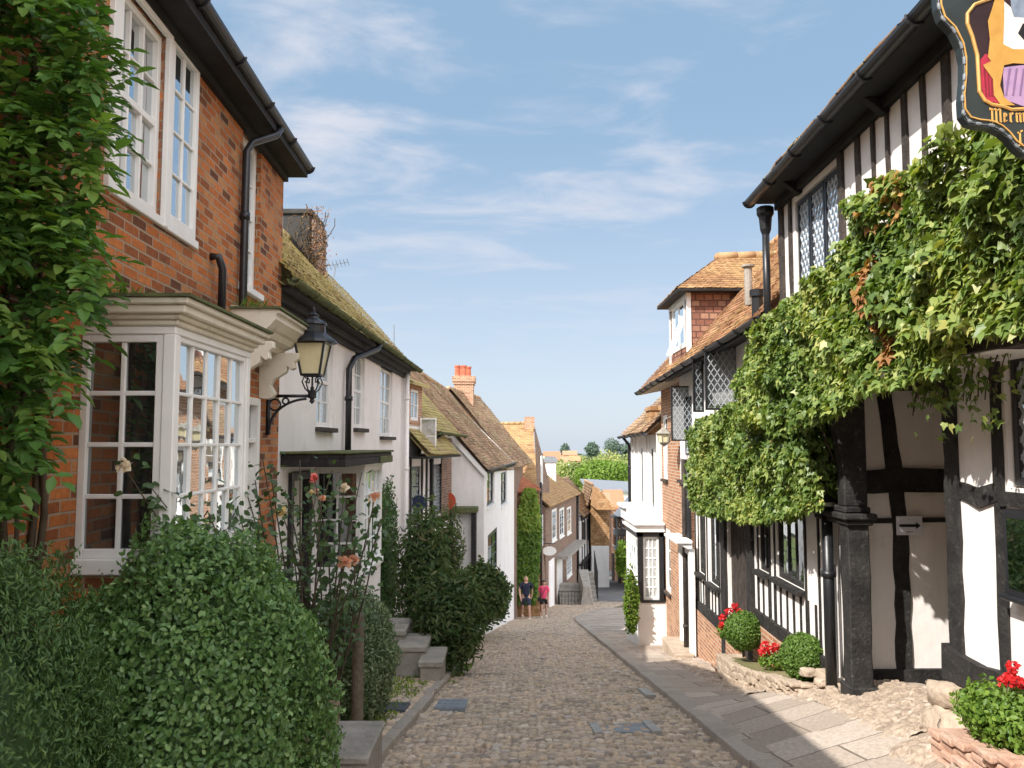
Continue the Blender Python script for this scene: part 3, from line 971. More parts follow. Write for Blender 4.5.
# kerb stones of the right pavement
mb = MB(); y = 3.0
while y < 45:
    L = rnd.uniform(0.7, 1.2); y1 = min(y + L - 0.012, 45)
    sx = lambda u, yy: u * (1 + 0.3 * smooth((yy - 36) / 18)) + S * yy + bend(yy)
    j = rnd.uniform(-.012, .012); t = rnd.uniform(.2, .8); w = rnd.uniform(.2, .26)
    mb.hexa([(sx(1.93 + j, y), y, zr(y) - .15), (sx(1.96 + w, y), y, zr(y) - .15), (sx(1.96 + w, y1), y1, zr(y1) - .15), (sx(1.93 + j, y1), y1, zr(y1) - .15)],
            [(sx(1.94 + j, y), y, zp(1.95, y) + .006), (sx(1.96 + w, y), y, zp(1.96 + w, y) + .008), (sx(1.96 + w, y1), y1, zp(1.96 + w, y1) + .008), (sx(1.94 + j, y1), y1, zp(1.95, y1) + .006)], t)
    y += L
M_kerb = M_tint('kerb_stone', [(0, (0.33, 0.29, 0.25)), (1, (0.46, 0.4, 0.34))], 0.85, bmp=0.5, patch=(0.3, 0.26, 0.2))
tag(mb.build('kerb', M_kerb, bevel=0.012, seg=2), kind='structure')
# cobbled patches of the pavement by the inn
cobbles('cobbled_entry', M_cobw, np.arange(2.95, 4.05, 0.0125), np.arange(7.0, 10.6, 0.017), lambda u, y: zp(u, y) + 0.02 - 0.05 * smooth((3.25 - u) / .3), lambda u, y: u + S * y, 0.062, 0.08, 0.020, 9)
cobbles('cobbled_edge', M_cobw, np.arange(2.75, 3.55, 0.014), np.arange(5.2, 7.0, 0.016), lambda u, y: zp(u, y) + 0.035 - 0.09 * smooth((2.98 - u) / .25) - .05 * smooth((y - 6.7) / .3), lambda u, y: u + S * y, 0.07, 0.09, 0.028, 10)
cobbles('cobbled_strip', M_cobw, np.arange(2.7, 3.3, 0.02), np.arange(11.0, 17.5, 0.03), lambda u, y: zp(u, y) + 0.012 - 0.04 * smooth((2.9 - u) / .2), lambda u, y: u + S * y, 0.085, 0.12, 0.02, 11)

# left verge: trodden earth, small cobbles and an edging of stones
cobbles('verge', M_cob, np.arange(-2.75, -1.36, 0.02), np.concatenate([np.arange(5.0, 16, 0.025), np.arange(16, 30, 0.06)]), lambda u, y: zl(u, y) - 0.03 * smooth((u + 1.6) / .2), lambda u, y: u + S * y, 0.13, 0.15, 0.03, 5)
mb = MB(); y = 5.6
while y < 15.8:
    L = rnd.uniform(0.45, 0.95); y1 = y + L - 0.02; j = rnd.uniform(-.03, .03)
    mb.hexa([(-1.5 + j + S * y, y, zr(y) - .1), (-1.36 + j + S * y, y, zr(y) - .1), (-1.36 + j + S * y1, y1, zr(y1) - .1), (-1.5 + j + S * y1, y1, zr(y1) - .1)],
            [(-1.49 + j + S * y, y, zr(y) + .075), (-1.37 + j + S * y, y, zr(y) + .06), (-1.37 + j + S * y1, y1, zr(y1) + .06), (-1.49 + j + S * y1, y1, zr(y1) + .075)], rnd.uniform(0, .4))
    y += L
tag(mb.build('verge_edging', M_kerb, bevel=0.015, seg=2), kind='structure')


def tufts(name, pts, n, hgt, mat, seed, label=None):
    rs = np.random.RandomState(seed)
    C = []
    for (u0, u1, y0, y1, zf) in pts:
        m = int(n * (u1 - u0) * (y1 - y0))
        for _ in range(m):
            u, y = rs.uniform(u0, u1), rs.uniform(y0, y1)
            if noise.noise(Vector((u * 2.2, y * 1.6, seed))) > -0.05: C.append((u + S * y, y, zf(u, y)))
    C = np.array(C); k = len(C)
    az = rs.uniform(0, 6.28, k)
    Nn = np.stack([np.cos(az), np.sin(az), rs.uniform(.1, .5, k)], 1)
    tip = np.stack([rs.normal(0, .35, k), rs.normal(0, .35, k), np.ones(k)], 1)
    o = leaves(name, mat, None, C, Nn, tip, hgt * rs.uniform(.5, 1.3, k), rs.beta(2, 2, k), T_LONG)
    return tag(o, kind='stuff', label=label, cat='grass')


tufts('verge_grass', [(-2.4, -1.55, 8.5, 14, zl), (-3.0, -1.4, 14, 26, zl), (-1.6, -1.1, 13.5, 17, lambda u, y: zr(y) - .01)], 330, 0.07, G['leaf_lime'], 4, 'short green grass growing through the verge beside the left steps')

# ================================================================== LEFT ROW: the tall brick house
F1 = Fr((-2.4348, 0), (-0.024, 1), True)
bh = thing('brick_house', 'tall red brick house with white sash windows behind the creeper, nearest on the left', 'house', (-2.66, 5.0, -2.5))
W1 = F1.a(108), 5.90
h1 = [(5.15, 5.90, 1.66, 3.02), (5.99, 6.56, 1.66, 3.10), (7.80, 8.43, 1.56, 3.08), (7.98, 8.55, -2.2, 0.48)]
mb = MB()
mb.wall(F1, -7, 9.35, -5.2, 3.2, h1, rev=0.16)
mb.face([F1.p(9.35, -5.2), F1.p(9.35, -5.2, -5.2), F1.p(9.35, 3.2, -5.2), F1.p(9.35, 5.9, -2.6), F1.p(9.35, 3.2)])
mb.face([F1.p(-7, -5.2), F1.p(-7, 3.2), F1.p(-7, 5.9, -2.6), F1.p(-7, 3.2, -5.2), F1.p(-7, -5.2, -5.2)])
mb.face([F1.p(-7, -5.2, -5.2), F1.p(-7, 3.2, -5.2), F1.p(9.35, 3.2, -5.2), F1.p(9.35, -5.2, -5.2)])
mb.build('wall', G['brick'], bh)
mb = MB(); mb.fbox(F1, -7, 9.42, 3.13, 3.165, -0.1, 0.26); mb.fbox(F1, -7, 9.42, 3.165, 3.30, 0.235, 0.262)
mb.fbox(F1, -7, 9.37, 3.06, 3.13, -.02, 0.05)
mb.build('eaves', G['soffit'], bh)
gutter(bh, F1.p(-6, 3.32, 0.33), F1.p(9.45, 3.26, 0.26), 0.065)
rf = roof('roof', bh, G['tile_brown'], F1.p(-7, 3.24, 0.28), F1.p(9.45, 3.24, 0.28), F1.p(9.45, 6.0, -2.6), F1.p(-7, 6.0, -2.6), w=.3, g=.2)
mb = MB(); mb.face([F1.p(-7, 6.0, -2.6), F1.p(9.45, 6.0, -2.6), F1.p(9.45, 3.2, -5.3), F1.p(-7, 3.2, -5.3)]); mb.build('rear_slope', G['tile_brown'], rf)
# sash windows of the upper floor
w = win(F1, bh, 5.15, 5.90, 1.66, 3.02, 3, 4, d=-0.03, fw=0.055, sash=True, glass='glass_sky', sill='white', sill_d=0.03, th=.07)
mb = MB(); mb.fbox(F1, 5.02, 5.15, 1.60, 3.1, -.02, 0.035); mb.fbox(F1, 5.90, 5.965, 1.60, 3.1, -.02, .035); mb.fbox(F1, 5.15, 5.90, 3.02, 3.1, -.02, .035)
mb.build('casing', G['white'], w, bevel=.004)
win(F1, bh, 5.99, 6.56, 1.66, 3.10, 2, 4, d=0.02, fw=0.06, glass='glass_sky', sill='white', sill_d=0.03, name='casement_window')
win(F1, bh, 7.80, 8.43, 1.56, 3.08, 2, 4, d=-0.05, fw=0.07, sash=True, glass='glass_sky', sill='white', sill_d=0.05)
# brick soldier arch over the windows is hidden by the eaves; downpipe and overflow
pa = 7.72
pipe(bh, [F1.p(8.1, 3.2, .28), F1.p(8.02, 3.10, .26), F1.p(pa + .05, 2.93, .10), F1.p(pa, 2.82, .06), F1.p(pa, -2.6, .06)], 0.038)
pipe(bh, [F1.p(6.98, 1.62, .0), F1.p(6.98, 1.62, .07), F1.p(7.03, 1.52, .09), F1.p(7.03, 1.05, .09)], 0.035, name='overflow_pipe', collars=False)
# front door
dr = MB(); dr.fbox(F1, 7.98, 8.06, -2.2, .48, -.14, .02); dr.fbox(F1, 8.47, 8.55, -2.2, .48, -.14, .02); dr.fbox(F1, 8.06, 8.47, .40, .48, -.14, .02); dr.fbox(F1, 8.06, 8.47, 0.02, .07, -.14, 0)
dro = dr.build('door_frame', G['white'], bh, bevel=.006)
mb = MB(); mb.fbox(F1, 8.06, 8.47, -2.2, .02, -.12, -.07)
for k in range(2):
    for z0, z1 in ((-2.0, -1.2), (-1.1, -.35)):
        mb.fbox(F1, 8.10 + k * .19, 8.25 + k * .19, z0, z1, -.075, -.055)
mb.build('door', G['white'], dro, bevel=.004)
mb = MB(); mb.face([F1.p(8.06, .07, -.06), F1.p(8.47, .07, -.06), F1.p(8.47, .40, -.06), F1.p(8.06, .40, -.06)]); mb.build('fanlight', G['glass'], dro)
# door hood on scrolled brackets
mb = MB()
a0, a1 = 7.55, 8.72
prof = [(0, .95), (.20, .95), (.22, 1.0), (.30, 1.03), (.33, 1.08), (.36, 1.10), (.42, 1.17), (.42, 1.22), (.45, 1.23), (.45, 1.255), (0, 1.30)]
A = [F1.p(a0, h, d) for d, h in prof]; B = [F1.p(a1, h, d) for d, h in prof]
m = len(prof)
mb.raw(A + B, [tuple(range(m)), tuple(range(2 * m - 1, m - 1, -1))] + [(i, i + m, (i + 1) % m + m, (i + 1) % m) for i in range(m)])
hood = mb.build('door_hood', G['cream'], bh)
mb = MB(); mb.fbox(F1, a0 - .03, a1 + .03, 1.262, 1.285, 0, .47); mb.build('hood_lead', G['moss'], hood)
Fs = Fr((F1.p(a0 + .06, 0).x, F1.p(a0 + .06, 0).y), (1, 0.024), False)   # profile plane of the bracket, seen from up the street
scroll = [(0, .96), (.40, .96), (.40, .90), (.36, .86), (.37, .80), (.33, .78), (.29, .82), (.28, .76), (.22, .72), (.15, .68), (.12, .62), (.15, .575), (.17, .53), (.14, .49), (.08, .475), (0, .49)]
for s in (0.0, .98):
    Fq = Fr((F1.p(a0 + .04 + s, 0).x, F1.p(a0 + .04 + s, 0).y), (1, 0.024), False)
    mb = MB(); mb.prism(Fq, scroll, -.05, .05); mb.build('scroll_bracket', G['cream'], hood, bevel=.006)

# bay window
def bay(house, x_out, y0, y1, F, hs, hh, nx_c, ny, nx_f, base, corn, glass_c='glass', glass_f='glass_sky', post=.075, mat='white', name='bay_window', cw0=None, cornmat='cream', top='moss', proj=.11, basemat='brick'):
    """square bay: a cheek towards the camera, a street face and a far cheek"""
    xw = lambda y: F.o.x + F.t.x / F.t.y * y
    Fc = Fr((0, y0), (1, 0), False); Fc.n = Vector((0, -1, 0))
    Ff = Fr((x_out, 0), (0, 1), True)
    xc0 = xw(y0) if cw0 is None else cw0
    mb = MB()
    mb.box(x_out - post, x_out, y0, y0 + post, hs, hh); mb.box(x_out - post, x_out, y1 - post, y1, hs, hh)
    mb.box(xc0, x_out + .03, y0 - .03, y1 + .03, hs - .09, hs)           # sill
    mb.box(xc0, x_out, y0, y1, hh, hh + .05)
    b = mb.build(name, G[mat], house, bevel=.006)
    win(Fc, b, xc0 + .0, x_out - post, hs, hh, nx_c, ny, d=-.012, fw=.045, bw=.028, glass=glass_c, name='cheek_window', mat=mat)
    win(Ff, b, y0 + post, y1 - post, hs, hh, nx_f, ny, d=-.012, fw=.035, bw=.022, glass=glass_f, name='front_window', mat=mat)
    # moulded cornice
    mb = MB(); z = hh + .05
    for (p_, t_) in ((.02, .035), (.045, .03), (proj * .75, .05), (proj, .04)):
        mb.box(xc0 - .02, x_out + p_, y0 - p_, y1 + p_, z, z + t_); z += t_
    c = mb.build('cornice', G[cornmat], b, bevel=.008)
    mb = MB(); mb.box(xc0 - .02, x_out + proj + .02, y0 - proj - .02, y1 + proj + .02, z, z + .018); mb.build('flat_roof', G[top], c)
    mb = MB(); mb.box(xc0, x_out - .01, y0 + .01, y1 - .01, base, hs - .09); mb.build('bay_base', G[basemat], b)
    return b, z


bay(bh, -1.99, 4.82, 6.22, F1, -0.66, 0.655, 2, 4, 5, -3.0, None)

rs_ = np.random.RandomState(77); C = []
for _ in range(420):
    if rs_.uniform() < .55: C.append((-2.5 + rs_.uniform(0, .35) ** 1.5, rs_.uniform(4.85, 6.3), .90))
    else: C.append(tuple(F1.p(rs_.uniform(7.5, 8.75), 1.29, rs_.uniform(0, .3))))
C = np.array(C); k = len(C); az = rs_.uniform(0, 6.28, k)
tag(leaves('roof_grass', G['leaf_lime'], None, C, np.stack([np.cos(az), np.sin(az), rs_.uniform(.1, .4, k)], 1), np.stack([rs_.normal(0, .3, k), rs_.normal(0, .3, k), np.ones(k)], 1), rs_.uniform(.04, .12, k), rs_.beta(2, 3, k), T_LONG, width=np.full(k, .35)), 'thin grass sprouting on the bay window cornice and the door hood', 'grass', kind='stuff')

# ================================================================== wall lantern
lx, ly, lz = at(313, 345, 8.85)
wx = F1.p(8.8, 0).x
lan = thing('street_lantern', 'black iron wall lantern with cream glass on a scrolled bracket by the brick corner', 'street lamp', (wx, 8.85, 0.35))
zb = at(313, 396, 8.85).z
mb = MB(); F_l = Fr((wx, 8.85), (1, 0), False)
mb.tube([F_l.p(.0, zb), F_l.p(lx - wx + .01, zb)], .017, 8)
mb.fbox(F_l, -.0, .035, zb - .42, zb + .06, -.035, .035)
arc = [F_l.p(.03 + (lx - wx - .06) * (1 - math.cos(t)), zb - .36 + .33 * math.sin(t)) for t in np.linspace(0, 1.5, 12)]
mb.tube(arc, .014, 7)
for cx, cz, r in ((.085, -.095, .06), (.20, -.055, .033)):
    mb.tube([F_l.p(cx + r * math.cos(t), zb + cz + r * math.sin(t)) for t in np.linspace(0, 6.6, 18)], .011, 6)
mb.build('bracket', G['black'], lan, smooth=True)
mb = MB(); c = Vector((lx, 8.85, 0))
mb.lathe((lx, 8.85, 0), [(.0, zb - .09), (.03, zb - .06), (.02, zb - .03), (.045, zb - .02), (.045, zb + .04), (.02, zb + .07), (.02, zb + .1)], 10)
mb.tube([(lx, 8.85, zb + .1), (lx, 8.85, zb + .22)], .011, 6)
for k in range(4):
    an = k * math.pi / 2 + math.pi / 4
    e = Vector((math.cos(an), math.sin(an), 0))
    pts = [c + e * r + Vector((0, 0, z)) for r, z in ((.02, zb + .02), (.09, zb + .08), (.125, zb + .15), (.10, zb + .205), (.06, zb + .18), (.065, zb + .145), (.09, zb + .15))]
    mb.tube(pts, .008, 6)
zg0, zg1, rb, rt = zb + .225, zb + .575, .115, .185
sq = lambda r, z, k: c + Vector((math.cos(k * math.pi / 2 + math.pi / 4) * r * 1.2, math.sin(k * math.pi / 2 + math.pi / 4) * r * 1.2, z))
for k in range(4):
    mb.tube([sq(rb, zg0, k), sq(rt, zg1, k)], .014, 6)
    mb.tube([sq(rb, zg0, k), sq(rb, zg0, k + 1)], .014, 6); mb.tube([sq(rt, zg1, k), sq(rt, zg1, k + 1)], .018, 6)
mb.raw([sq(rb, zg0, k) for k in range(4)], [(3, 2, 1, 0)])
mb.build('lantern_frame', G['black'], lan)
mb = MB()
mb.lathe((lx, 8.85, 0), [(.265, zg1), (.255, zg1 + .025), (.16, zg1 + .10), (.135, zg1 + .115), (.13, zg1 + .19), (.15, zg1 + .2), (.14, zg1 + .225), (.06, zg1 + .27), (.05, zg1 + .29), (.06, zg1 + .31), (.015, zg1 + .34), (.02, zg1 + .37), (.0, zg1 + .41)], 12, rot=.3)
mb.build('lantern_cap', G['black'], lan, smooth=False)
for k in range(4):
    mb = MB(); mb.face([sq(rb * .97, zg0 + .01, k), sq(rb * .97, zg0 + .01, k + 1), sq(rt * .97, zg1 - .01, k + 1), sq(rt * .97, zg1 - .01, k)])
    mb.build('glass_pane', G['glass_lamp'], lan)

# ================================================================== the white house
F2 = FL(-3.05)
wh = thing('white_house', 'long white rendered house with a mossy roof and dark gutter beside the brick house', 'house', (-2.8, 14, -4))
holes = [(11.76, 12.71, .26, 1.62), (14.31, 15.18, .30, 1.62), (16.82, 18.29, .18, 1.62), (10.45, 11.45, -3.35, -.35)]
mb = MB(); mb.wall(F2, 9.3, 19.9, -6.4, 1.95, holes, rev=.14)
mb.face([F2.p(19.9, -6.4), F2.p(19.9, -6.4, -5), F2.p(19.9, 1.95, -5), F2.p(19.9, 4.45, -2.4), F2.p(19.9, 1.95)])
mb.face([F2.p(9.3, -6.4), F2.p(9.3, 1.95), F2.p(9.3, 4.45, -2.4), F2.p(9.3, 1.95, -5), F2.p(9.3, -6.4, -5)])
mb.face([F2.p(9.3, -6.4, -5), F2.p(9.3, 1.95, -5), F2.p(19.9, 1.95, -5), F2.p(19.9, -6.4, -5)])
mb.build('wall', G['plaster'], wh)
mb = MB(); mb.beam(F2, [(19.93, -6.4), (19.93, 1.9)], .3, -.1, .07, .006, .5); mb.build('pilaster', G['plaster'], wh)
rf = roof('roof', wh, G['tile_moss'], F2.p(9.2, 1.90, .30), F2.p(20.15, 1.86, .30), F2.p(20.15, 4.62, -2.4), F2.p(9.2, 4.75, -2.4), g=.10, sag=.05)
mb = MB(); mb.face([F2.p(9.2, 4.7, -2.42), F2.p(20.15, 4.6, -2.42), F2.p(20.15, 1.8, -5.3), F2.p(9.2, 1.8, -5.3)]); mb.build('rear_slope', G['tile_brown'], rf)
mb = MB(); mb.fbox(F2, 9.36, 20.1, 1.80, 1.845, -.05, .30); mb.fbox(F2, 9.36, 20.1, 1.62, 1.80, -.05, .06); mb.fbox(F2, 9.36, 20.1, 1.70, 1.80, .06, .14); mb.build('eaves', G['soffit'], wh)
gutter(wh, F2.p(9.3, 1.90, .36), F2.p(20.2, 1.86, .36), .062, mat='moss')
for i, q in enumerate(holes[:3]):
    o = win(F2, wh, *q[:4], (2, 2, 2)[i], 4, d=-.05, fw=.065, bw=.025, sash=True, sill='timber_grey', sill_d=.09, glass='glass')
    mb = MB(); e = -.135; A = q
    mb.build('curtain', G['curtain'], o) if False else None
pa = F2.a(348, .09)
pipe(wh, [F2.p(pa + 1.3, 1.84, .36), F2.p(pa + 1.2, 1.72, .34), F2.p(pa + .25, 1.45, .12), F2.p(pa, 1.25, .09), F2.p(pa, -.15, .09)], .052)
pipe(wh, [F2.p(19.6, 1.7, .14), F2.p(19.6, -5, .14)], .05, mat='plaster', name='white_pipe')
# front door under the long canopy
mb = MB(); mb.fbox(F2, 10.45, 10.57, -3.4, -.35, -.14, .05); mb.fbox(F2, 11.33, 11.45, -3.4, -.35, -.14, .05); mb.fbox(F2, 10.57, 11.33, -.46, -.35, -.14, .05)
dro = mb.build('door_frame', G['black'], wh, bevel=.006)
mb = MB(); mb.fbox(F2, 10.57, 11.33, -3.4, -.46, -.12, -.06)
for z0, z1 in ((-2.3, -1.5), (-1.4, -.6)):
    for k in range(2): mb.fbox(F2, 10.63 + k * .35, 10.92 + k * .35, z0, z1, -.062, -.045)
mb.build('door', G['white'], dro, bevel=.004)
b, zt = bay(wh, -2.10, 11.75, 13.35, F2, -1.78, -.36, 2, 4, 4, -4.6, None, cornmat='white', top='moss', proj=.06, basemat='plaster')
# long canopy with a dark underside over door and bay
mb = MB(); mb.fbox(F2, 10.1, 13.5, -.17, -.115, 0, .80); mb.fbox(F2, 10.1, 13.5, -.27, -.17, .73, .80); mb.fbox(F2, 10.1, 10.16, -.27, -.17, 0, .73)
cn_ = mb.build('canopy', G['timber'], wh, bevel=.008)
mb = MB(); mb.fbox(F2, 10.06, 13.55, -.112, -.08, 0, .83); mb.fbox(F2, 12.4, 13.5, -.275, -.165, .802, .82); mb.build('canopy_felt', G['moss'], cn_, bevel=.01)
# chimney with dead creeper
ch = thing('chimney_stack', 'dark rendered chimney stack tangled with bare creeper on the mossy roof', 'chimney', (-4.95, 18.6, 3.6))
x0 = at(283, 207, 18.2).x; x1 = at(306, 207, 18.2).x; zt_ = at(300, 209, 18.2).z
mb = MB(); mb.box(x0, x1 + .1, 18.2, 19.3, 3.0, zt_ - .12); mb.box(x0 - .05, x1 + .15, 18.15, 19.35, zt_ - .12, zt_); mb.build('stack', M_plain('dark_cement_render', (.06, .058, .055), (.03, .03, .028), 3, .9, .5, 15), ch, bevel=.02)
mb = MB(); mb.box(x1 + .1, x1 + .24, 18.25, 19.25, 3.0, zt_ - .22); mb.build('brick_flue', G['brick_brown'], ch, bevel=.02)
cr_ = thing('dead_creeper', 'bare brown creeper stems tangled over the dark chimney stack', 'creeper', (x1, 18.1, 3.4))
mb = MB(); rs = random.Random(5)
for i in range(46):
    p = Vector((rs.uniform(x0 + .25, x1 + .4), 18.12, rs.uniform(3.1, 4.3))); pts = [p.copy()]
    for k in range(8):
        p = p + Vector((rs.uniform(-.13, .15), rs.uniform(-.05, .03), rs.uniform(-.03, .26))); p.y = min(p.y, 18.14)
        if p.x > x1 + .3: p.y += .1
        if p.z > zt_ + .12: break
        pts.append(p.copy())
    if len(pts) > 2: mb.tube(pts, .011, 4)
mb.build('creeper_stems', G['bark'], cr_)
rs_ = np.random.RandomState(3); k = 500
C = np.stack([rs_.normal(x1 + .22, .17, k), rs_.uniform(18.0, 18.3, k), rs_.uniform(3.4, zt_ + .02, k)], 1)
leaves('dry_leaves', G['leaf_rust'], cr_, C, rs_.normal(size=(k, 3)), rs_.normal(size=(k, 3)), np.full(k, .05), rs_.uniform(0, .6, k))
# aerial behind the ridge
ae = thing('tv_aerial', 'thin metal television aerial standing behind the mossy roof', 'aerial', tuple(at(328, 300, 21)))
mb = MB(); p0 = at(328, 300, 21); p1 = at(336, 265, 21)
mb.tube([p0, at(330, 285, 21), at(334, 276, 21), p1], .014, 5); mb.build('mast', G['lead'], ae)
mb = MB(); mb.tube([at(326, 266, 21), at(348, 262, 21.3)], .011, 5)
for i in range(7):
    t = i / 6; q = Vector(at(326, 266, 21)).lerp(Vector(at(348, 262, 21.3)), t); mb.tube([q + Vector((0, -.16, .06)), q + Vector((0, .16, -.06))], .007, 4)
mb.tube([at(327, 262, 21), at(327, 273, 21)], .01, 4)
mb.build('aerial_bar', G['lead'], ae)
ae2 = MB(); p = at(394, 350, 24); ae2.tube([p, at(394, 325, 24)], .016, 5); tag(ae2.build('roof_rod', G['lead'], base=tuple(p)), 'thin upright metal rod standing on the roof ridge beyond the white house', 'aerial')

# ================================================================== LEFT ROW beyond the white house
def seg(A, B, left=True):
    return Fr((A[0], A[1]), (B[0] - A[0], B[1] - A[1]), left)


# --- timber house with a mossy low roof, angled with the bend
A3, B3 = (-2.62, 20.32), (-1.90, 25.6)
F3 = seg(A3, B3); L3 = math.dist(A3, B3)
th3 = thing('timber_house', 'small white and black timbered house with mossy roof beyond the long white house', 'house', (-2.2, 23, -5))
mb = MB(); mb.wall(F3, 0, L3, -7, .55, [(.5, 1.5, -1.9, -.55), (2.9, 4.5, -2.0, -.55)], rev=.1)
mb.face([F3.p(0, -7), F3.p(0, .55), F3.p(0, .55, -4.5), F3.p(0, -7, -4.5)]); mb.face([F3.p(L3, -7), F3.p(L3, -7, -4.5), F3.p(L3, .55, -4.5), F3.p(L3, .55)])
mb.build('wall', G['plaster'], th3)
mb = MB(); mb.wall(F3, 3.9, L3 - .02, -2.2, .2, [], d=.03); mb.build('brick_pier', G['brick_brown'], th3)
mb = MB()
for a in (.15, .42, 1.6, 2.1, 2.6, 2.82): mb.beam(F3, [(a, -6), (a, -.3)], .13, 0, .03)
mb.beam(F3, [(0, -2.15), (3.8, -2.15)], .16, 0, .045)
mb.build('timber_frame', G['timber'], th3)
for q in ((.5, 1.5, -1.9, -.55), (2.9, 4.5, -2.0, -.55)): lattice(F3, th3, *q, -.03, .16, .22, .06)
roof('pent_roof', th3, G['tile_moss'], F3.p(-.1, -.25, .62), F3.p(3.9, -.25, .62), F3.p(3.9, .42, .0), F3.p(-.1, .42, 0), g=.12, ridge=False)
mb = MB(); mb.fbox(F3, -.1, 3.9, -.34, -.28, 0, .6); mb.build('pent_soffit', G['soffit'], th3)
roof('roof', th3, G['tile_moss'], F3.p(1.6, .35, .35), F3.p(L3 + .1, .30, .35), F3.p(L3 + .1, 3.4, -2.6), F3.p(1.6, 3.4, -2.6), g=.12, ridge=False)
gutter(th3, F3.p(2.0, .36, .42), F3.p(L3 + .15, .30, .42), .07, mat='moss')
# brick dormer with a white casement at the near end
mb = MB(); mb.wall(F3, .02, 1.5, .5, 1.55, [(.35, 1.2, .62, 1.42)], d=.02, rev=.08); mb.face([F3.p(1.5, .5, .02), F3.p(1.5, .5, -2.5), F3.p(1.5, 1.55, -2.5), F3.p(1.5, 1.55, .02)]); dm = mb.build('dormer', G['brick_orange'], th3)
win(F3, dm, .35, 1.2, .62, 1.42, 2, 2, d=-.0, fw=.07)
mb = MB(); mb.hexa([F3.p(-.1, 1.5, .2), F3.p(1.6, 1.5, .2), F3.p(1.6, 2.4, -2.2), F3.p(-.1, 2.4, -2.2)], [F3.p(-.1, 1.58, .2), F3.p(1.6, 1.58, .2), F3.p(1.6, 2.48, -2.2), F3.p(-.1, 2.48, -2.2)]); mb.build('dormer_roof', G['tile_moss'], dm)
# open white casement at the upper floor
mb = MB(); Fo = Fr(tuple(F3.p(1.2, 0).xy), (1, .1), False)
cz = at(424, 418, 21.6).z; cz2 = at(424, 455, 21.6).z
mb.fbox(Fo, .05, .09, cz2, cz, -.02, .02); mb.fbox(Fo, .44, .48, cz2, cz, -.02, .02); mb.fbox(Fo, .09, .44, cz - .04, cz, -.02, .02); mb.fbox(Fo, .09, .44, cz2, cz2 + .04, -.02, .02); mb.fbox(Fo, .09, .44, (cz + cz2) / 2, (cz + cz2) / 2 + .02, -.01, .01)
o = mb.build('open_casement', G['white'], th3)
mb = MB(); mb.face([Fo.p(.09, cz2 + .04), Fo.p(.44, cz2 + .04), Fo.p(.44, cz - .04), Fo.p(.09, cz - .04)]); mb.build('pane', G['glass'], o)
pipe(th3, [F3.p(2.3, .3, .42), F3.p(2.3, .1, .1), F3.p(2.3, -6, .1)], .05)
# round hanging signs
o = MB(); c = at(419, 503, 21.2); o.tube([c + Vector((0, -.03, 0)), c + Vector((0, .03, 0))], .20, 20); o.tube([c + Vector((0, 0, .2)), c + Vector((0, 0, .42))], .012, 5); o.tube([c + Vector((0, 0, .42)), Vector((-2.55, c.y, c.z + .42))], .015, 5)
tag(o.build('round_sign', M_plain('navy_paint', (.03, .04, .085), None, 5, .4), base=tuple(c)), 'dark blue round disc sign hanging outside the timber house', 'sign')
c = at(447, 501, 25.2); o = MB(); o.tube([c + Vector((0, -.03, 0)), c + Vector((0, .03, 0))], .27, 20); o.tube([c + Vector((0, 0, .25)), c + Vector((-.1, 0, .6)), c + Vector((-.5, .1, .6))], .015, 5)
tag(o.build('round_sign', M_plain('red_orange_paint', (.5, .09, .04), (.42, .06, .03), 4, .5), base=tuple(c)), 'orange red round sign against the white gable wall', 'sign')

# --- white gabled cottage
A4, B4 = at(484, 468, 26), at(514, 467, 37.5)
ez = -.78
A4 = Vector((A4.x, 26)); B4 = Vector((B4.x, 37.5))
F4 = seg(A4, B4); L4 = (B4 - A4).length
wc = thing('white_gabled_cottage', 'white cottage with a steep brown tiled roof and its gable end facing up the street', 'house', (A4.x, 28, -6.5))
hl = lambda px0, px1, y0, y1: (F4.a(px0), F4.a(px1), F4.on((px0 + px1) / 2, y1)[1], F4.on((px0 + px1) / 2, y0)[1])
q1, q2, q3 = hl(487, 494.5, 471, 505), hl(501, 507, 472, 504), hl(488, 497, 531, 572)
mb = MB(); mb.wall(F4, 0, L4, -10, ez, [q1, q2, q3], rev=.15)
apex = at(372, 343, 26); apd = -(apex.x - A4.x) * F4.n.x
gz = apex.z
mb.face([F4.p(0, -10), F4.p(0, ez), (apex.x, 26, gz), (apex.x - 3.2, 26, ez), (apex.x - 3.2, 26, -10)])
mb.face([F4.p(L4, -10), F4.p(L4, -10, -6), F4.p(L4, ez, -6), F4.p(L4, 2.4, -3.2), F4.p(L4, ez)])
mb.build('wall', G['plaster'], wc)
far = at(447, 391, 37.5)
e0 = at(489, 470, 25.85); e1 = at(516.5, 468, 37.6)
roof('roof', wc, G['tile_brown'], e0, e1, far, (apex.x, 25.85, gz + .05), w=.2, g=.12, sag=.06, seed=4)
mb = MB()      # pale barge board on the near verge
E0 = Vector(e0) + Vector((-.06, .02, -.09)); R0 = Vector((apex.x, 25.87, gz - .05))
mb.hexa([E0, E0 + Vector((0, .05, 0)), R0 + Vector((0, .05, 0)), R0], [E0 + Vector((.03, 0, -.24)), E0 + Vector((.03, .05, -.24)), R0 + Vector((0, .05, -.24)), R0 + Vector((0, 0, -.24))])
mb.build('barge_board', G['white'], wc)
mb = MB(); mb.fbox(F4, -.1, L4, ez - .14, ez - .02, 0, .1); mb.build('eaves', G['soffit'], wc)
gutter(wc, F4.p(-.1, ez + .02, .16), F4.p(L4, ez + .02, .16), .06, brackets=False)
for q in (q1, q2): win(F4, wc, *q, 2, 3, d=-.06, fw=.09, mat='black', sill='white')
win(F4, wc, *q3, 2, 3, d=-.0, fw=.13, mat='black', sill=None)
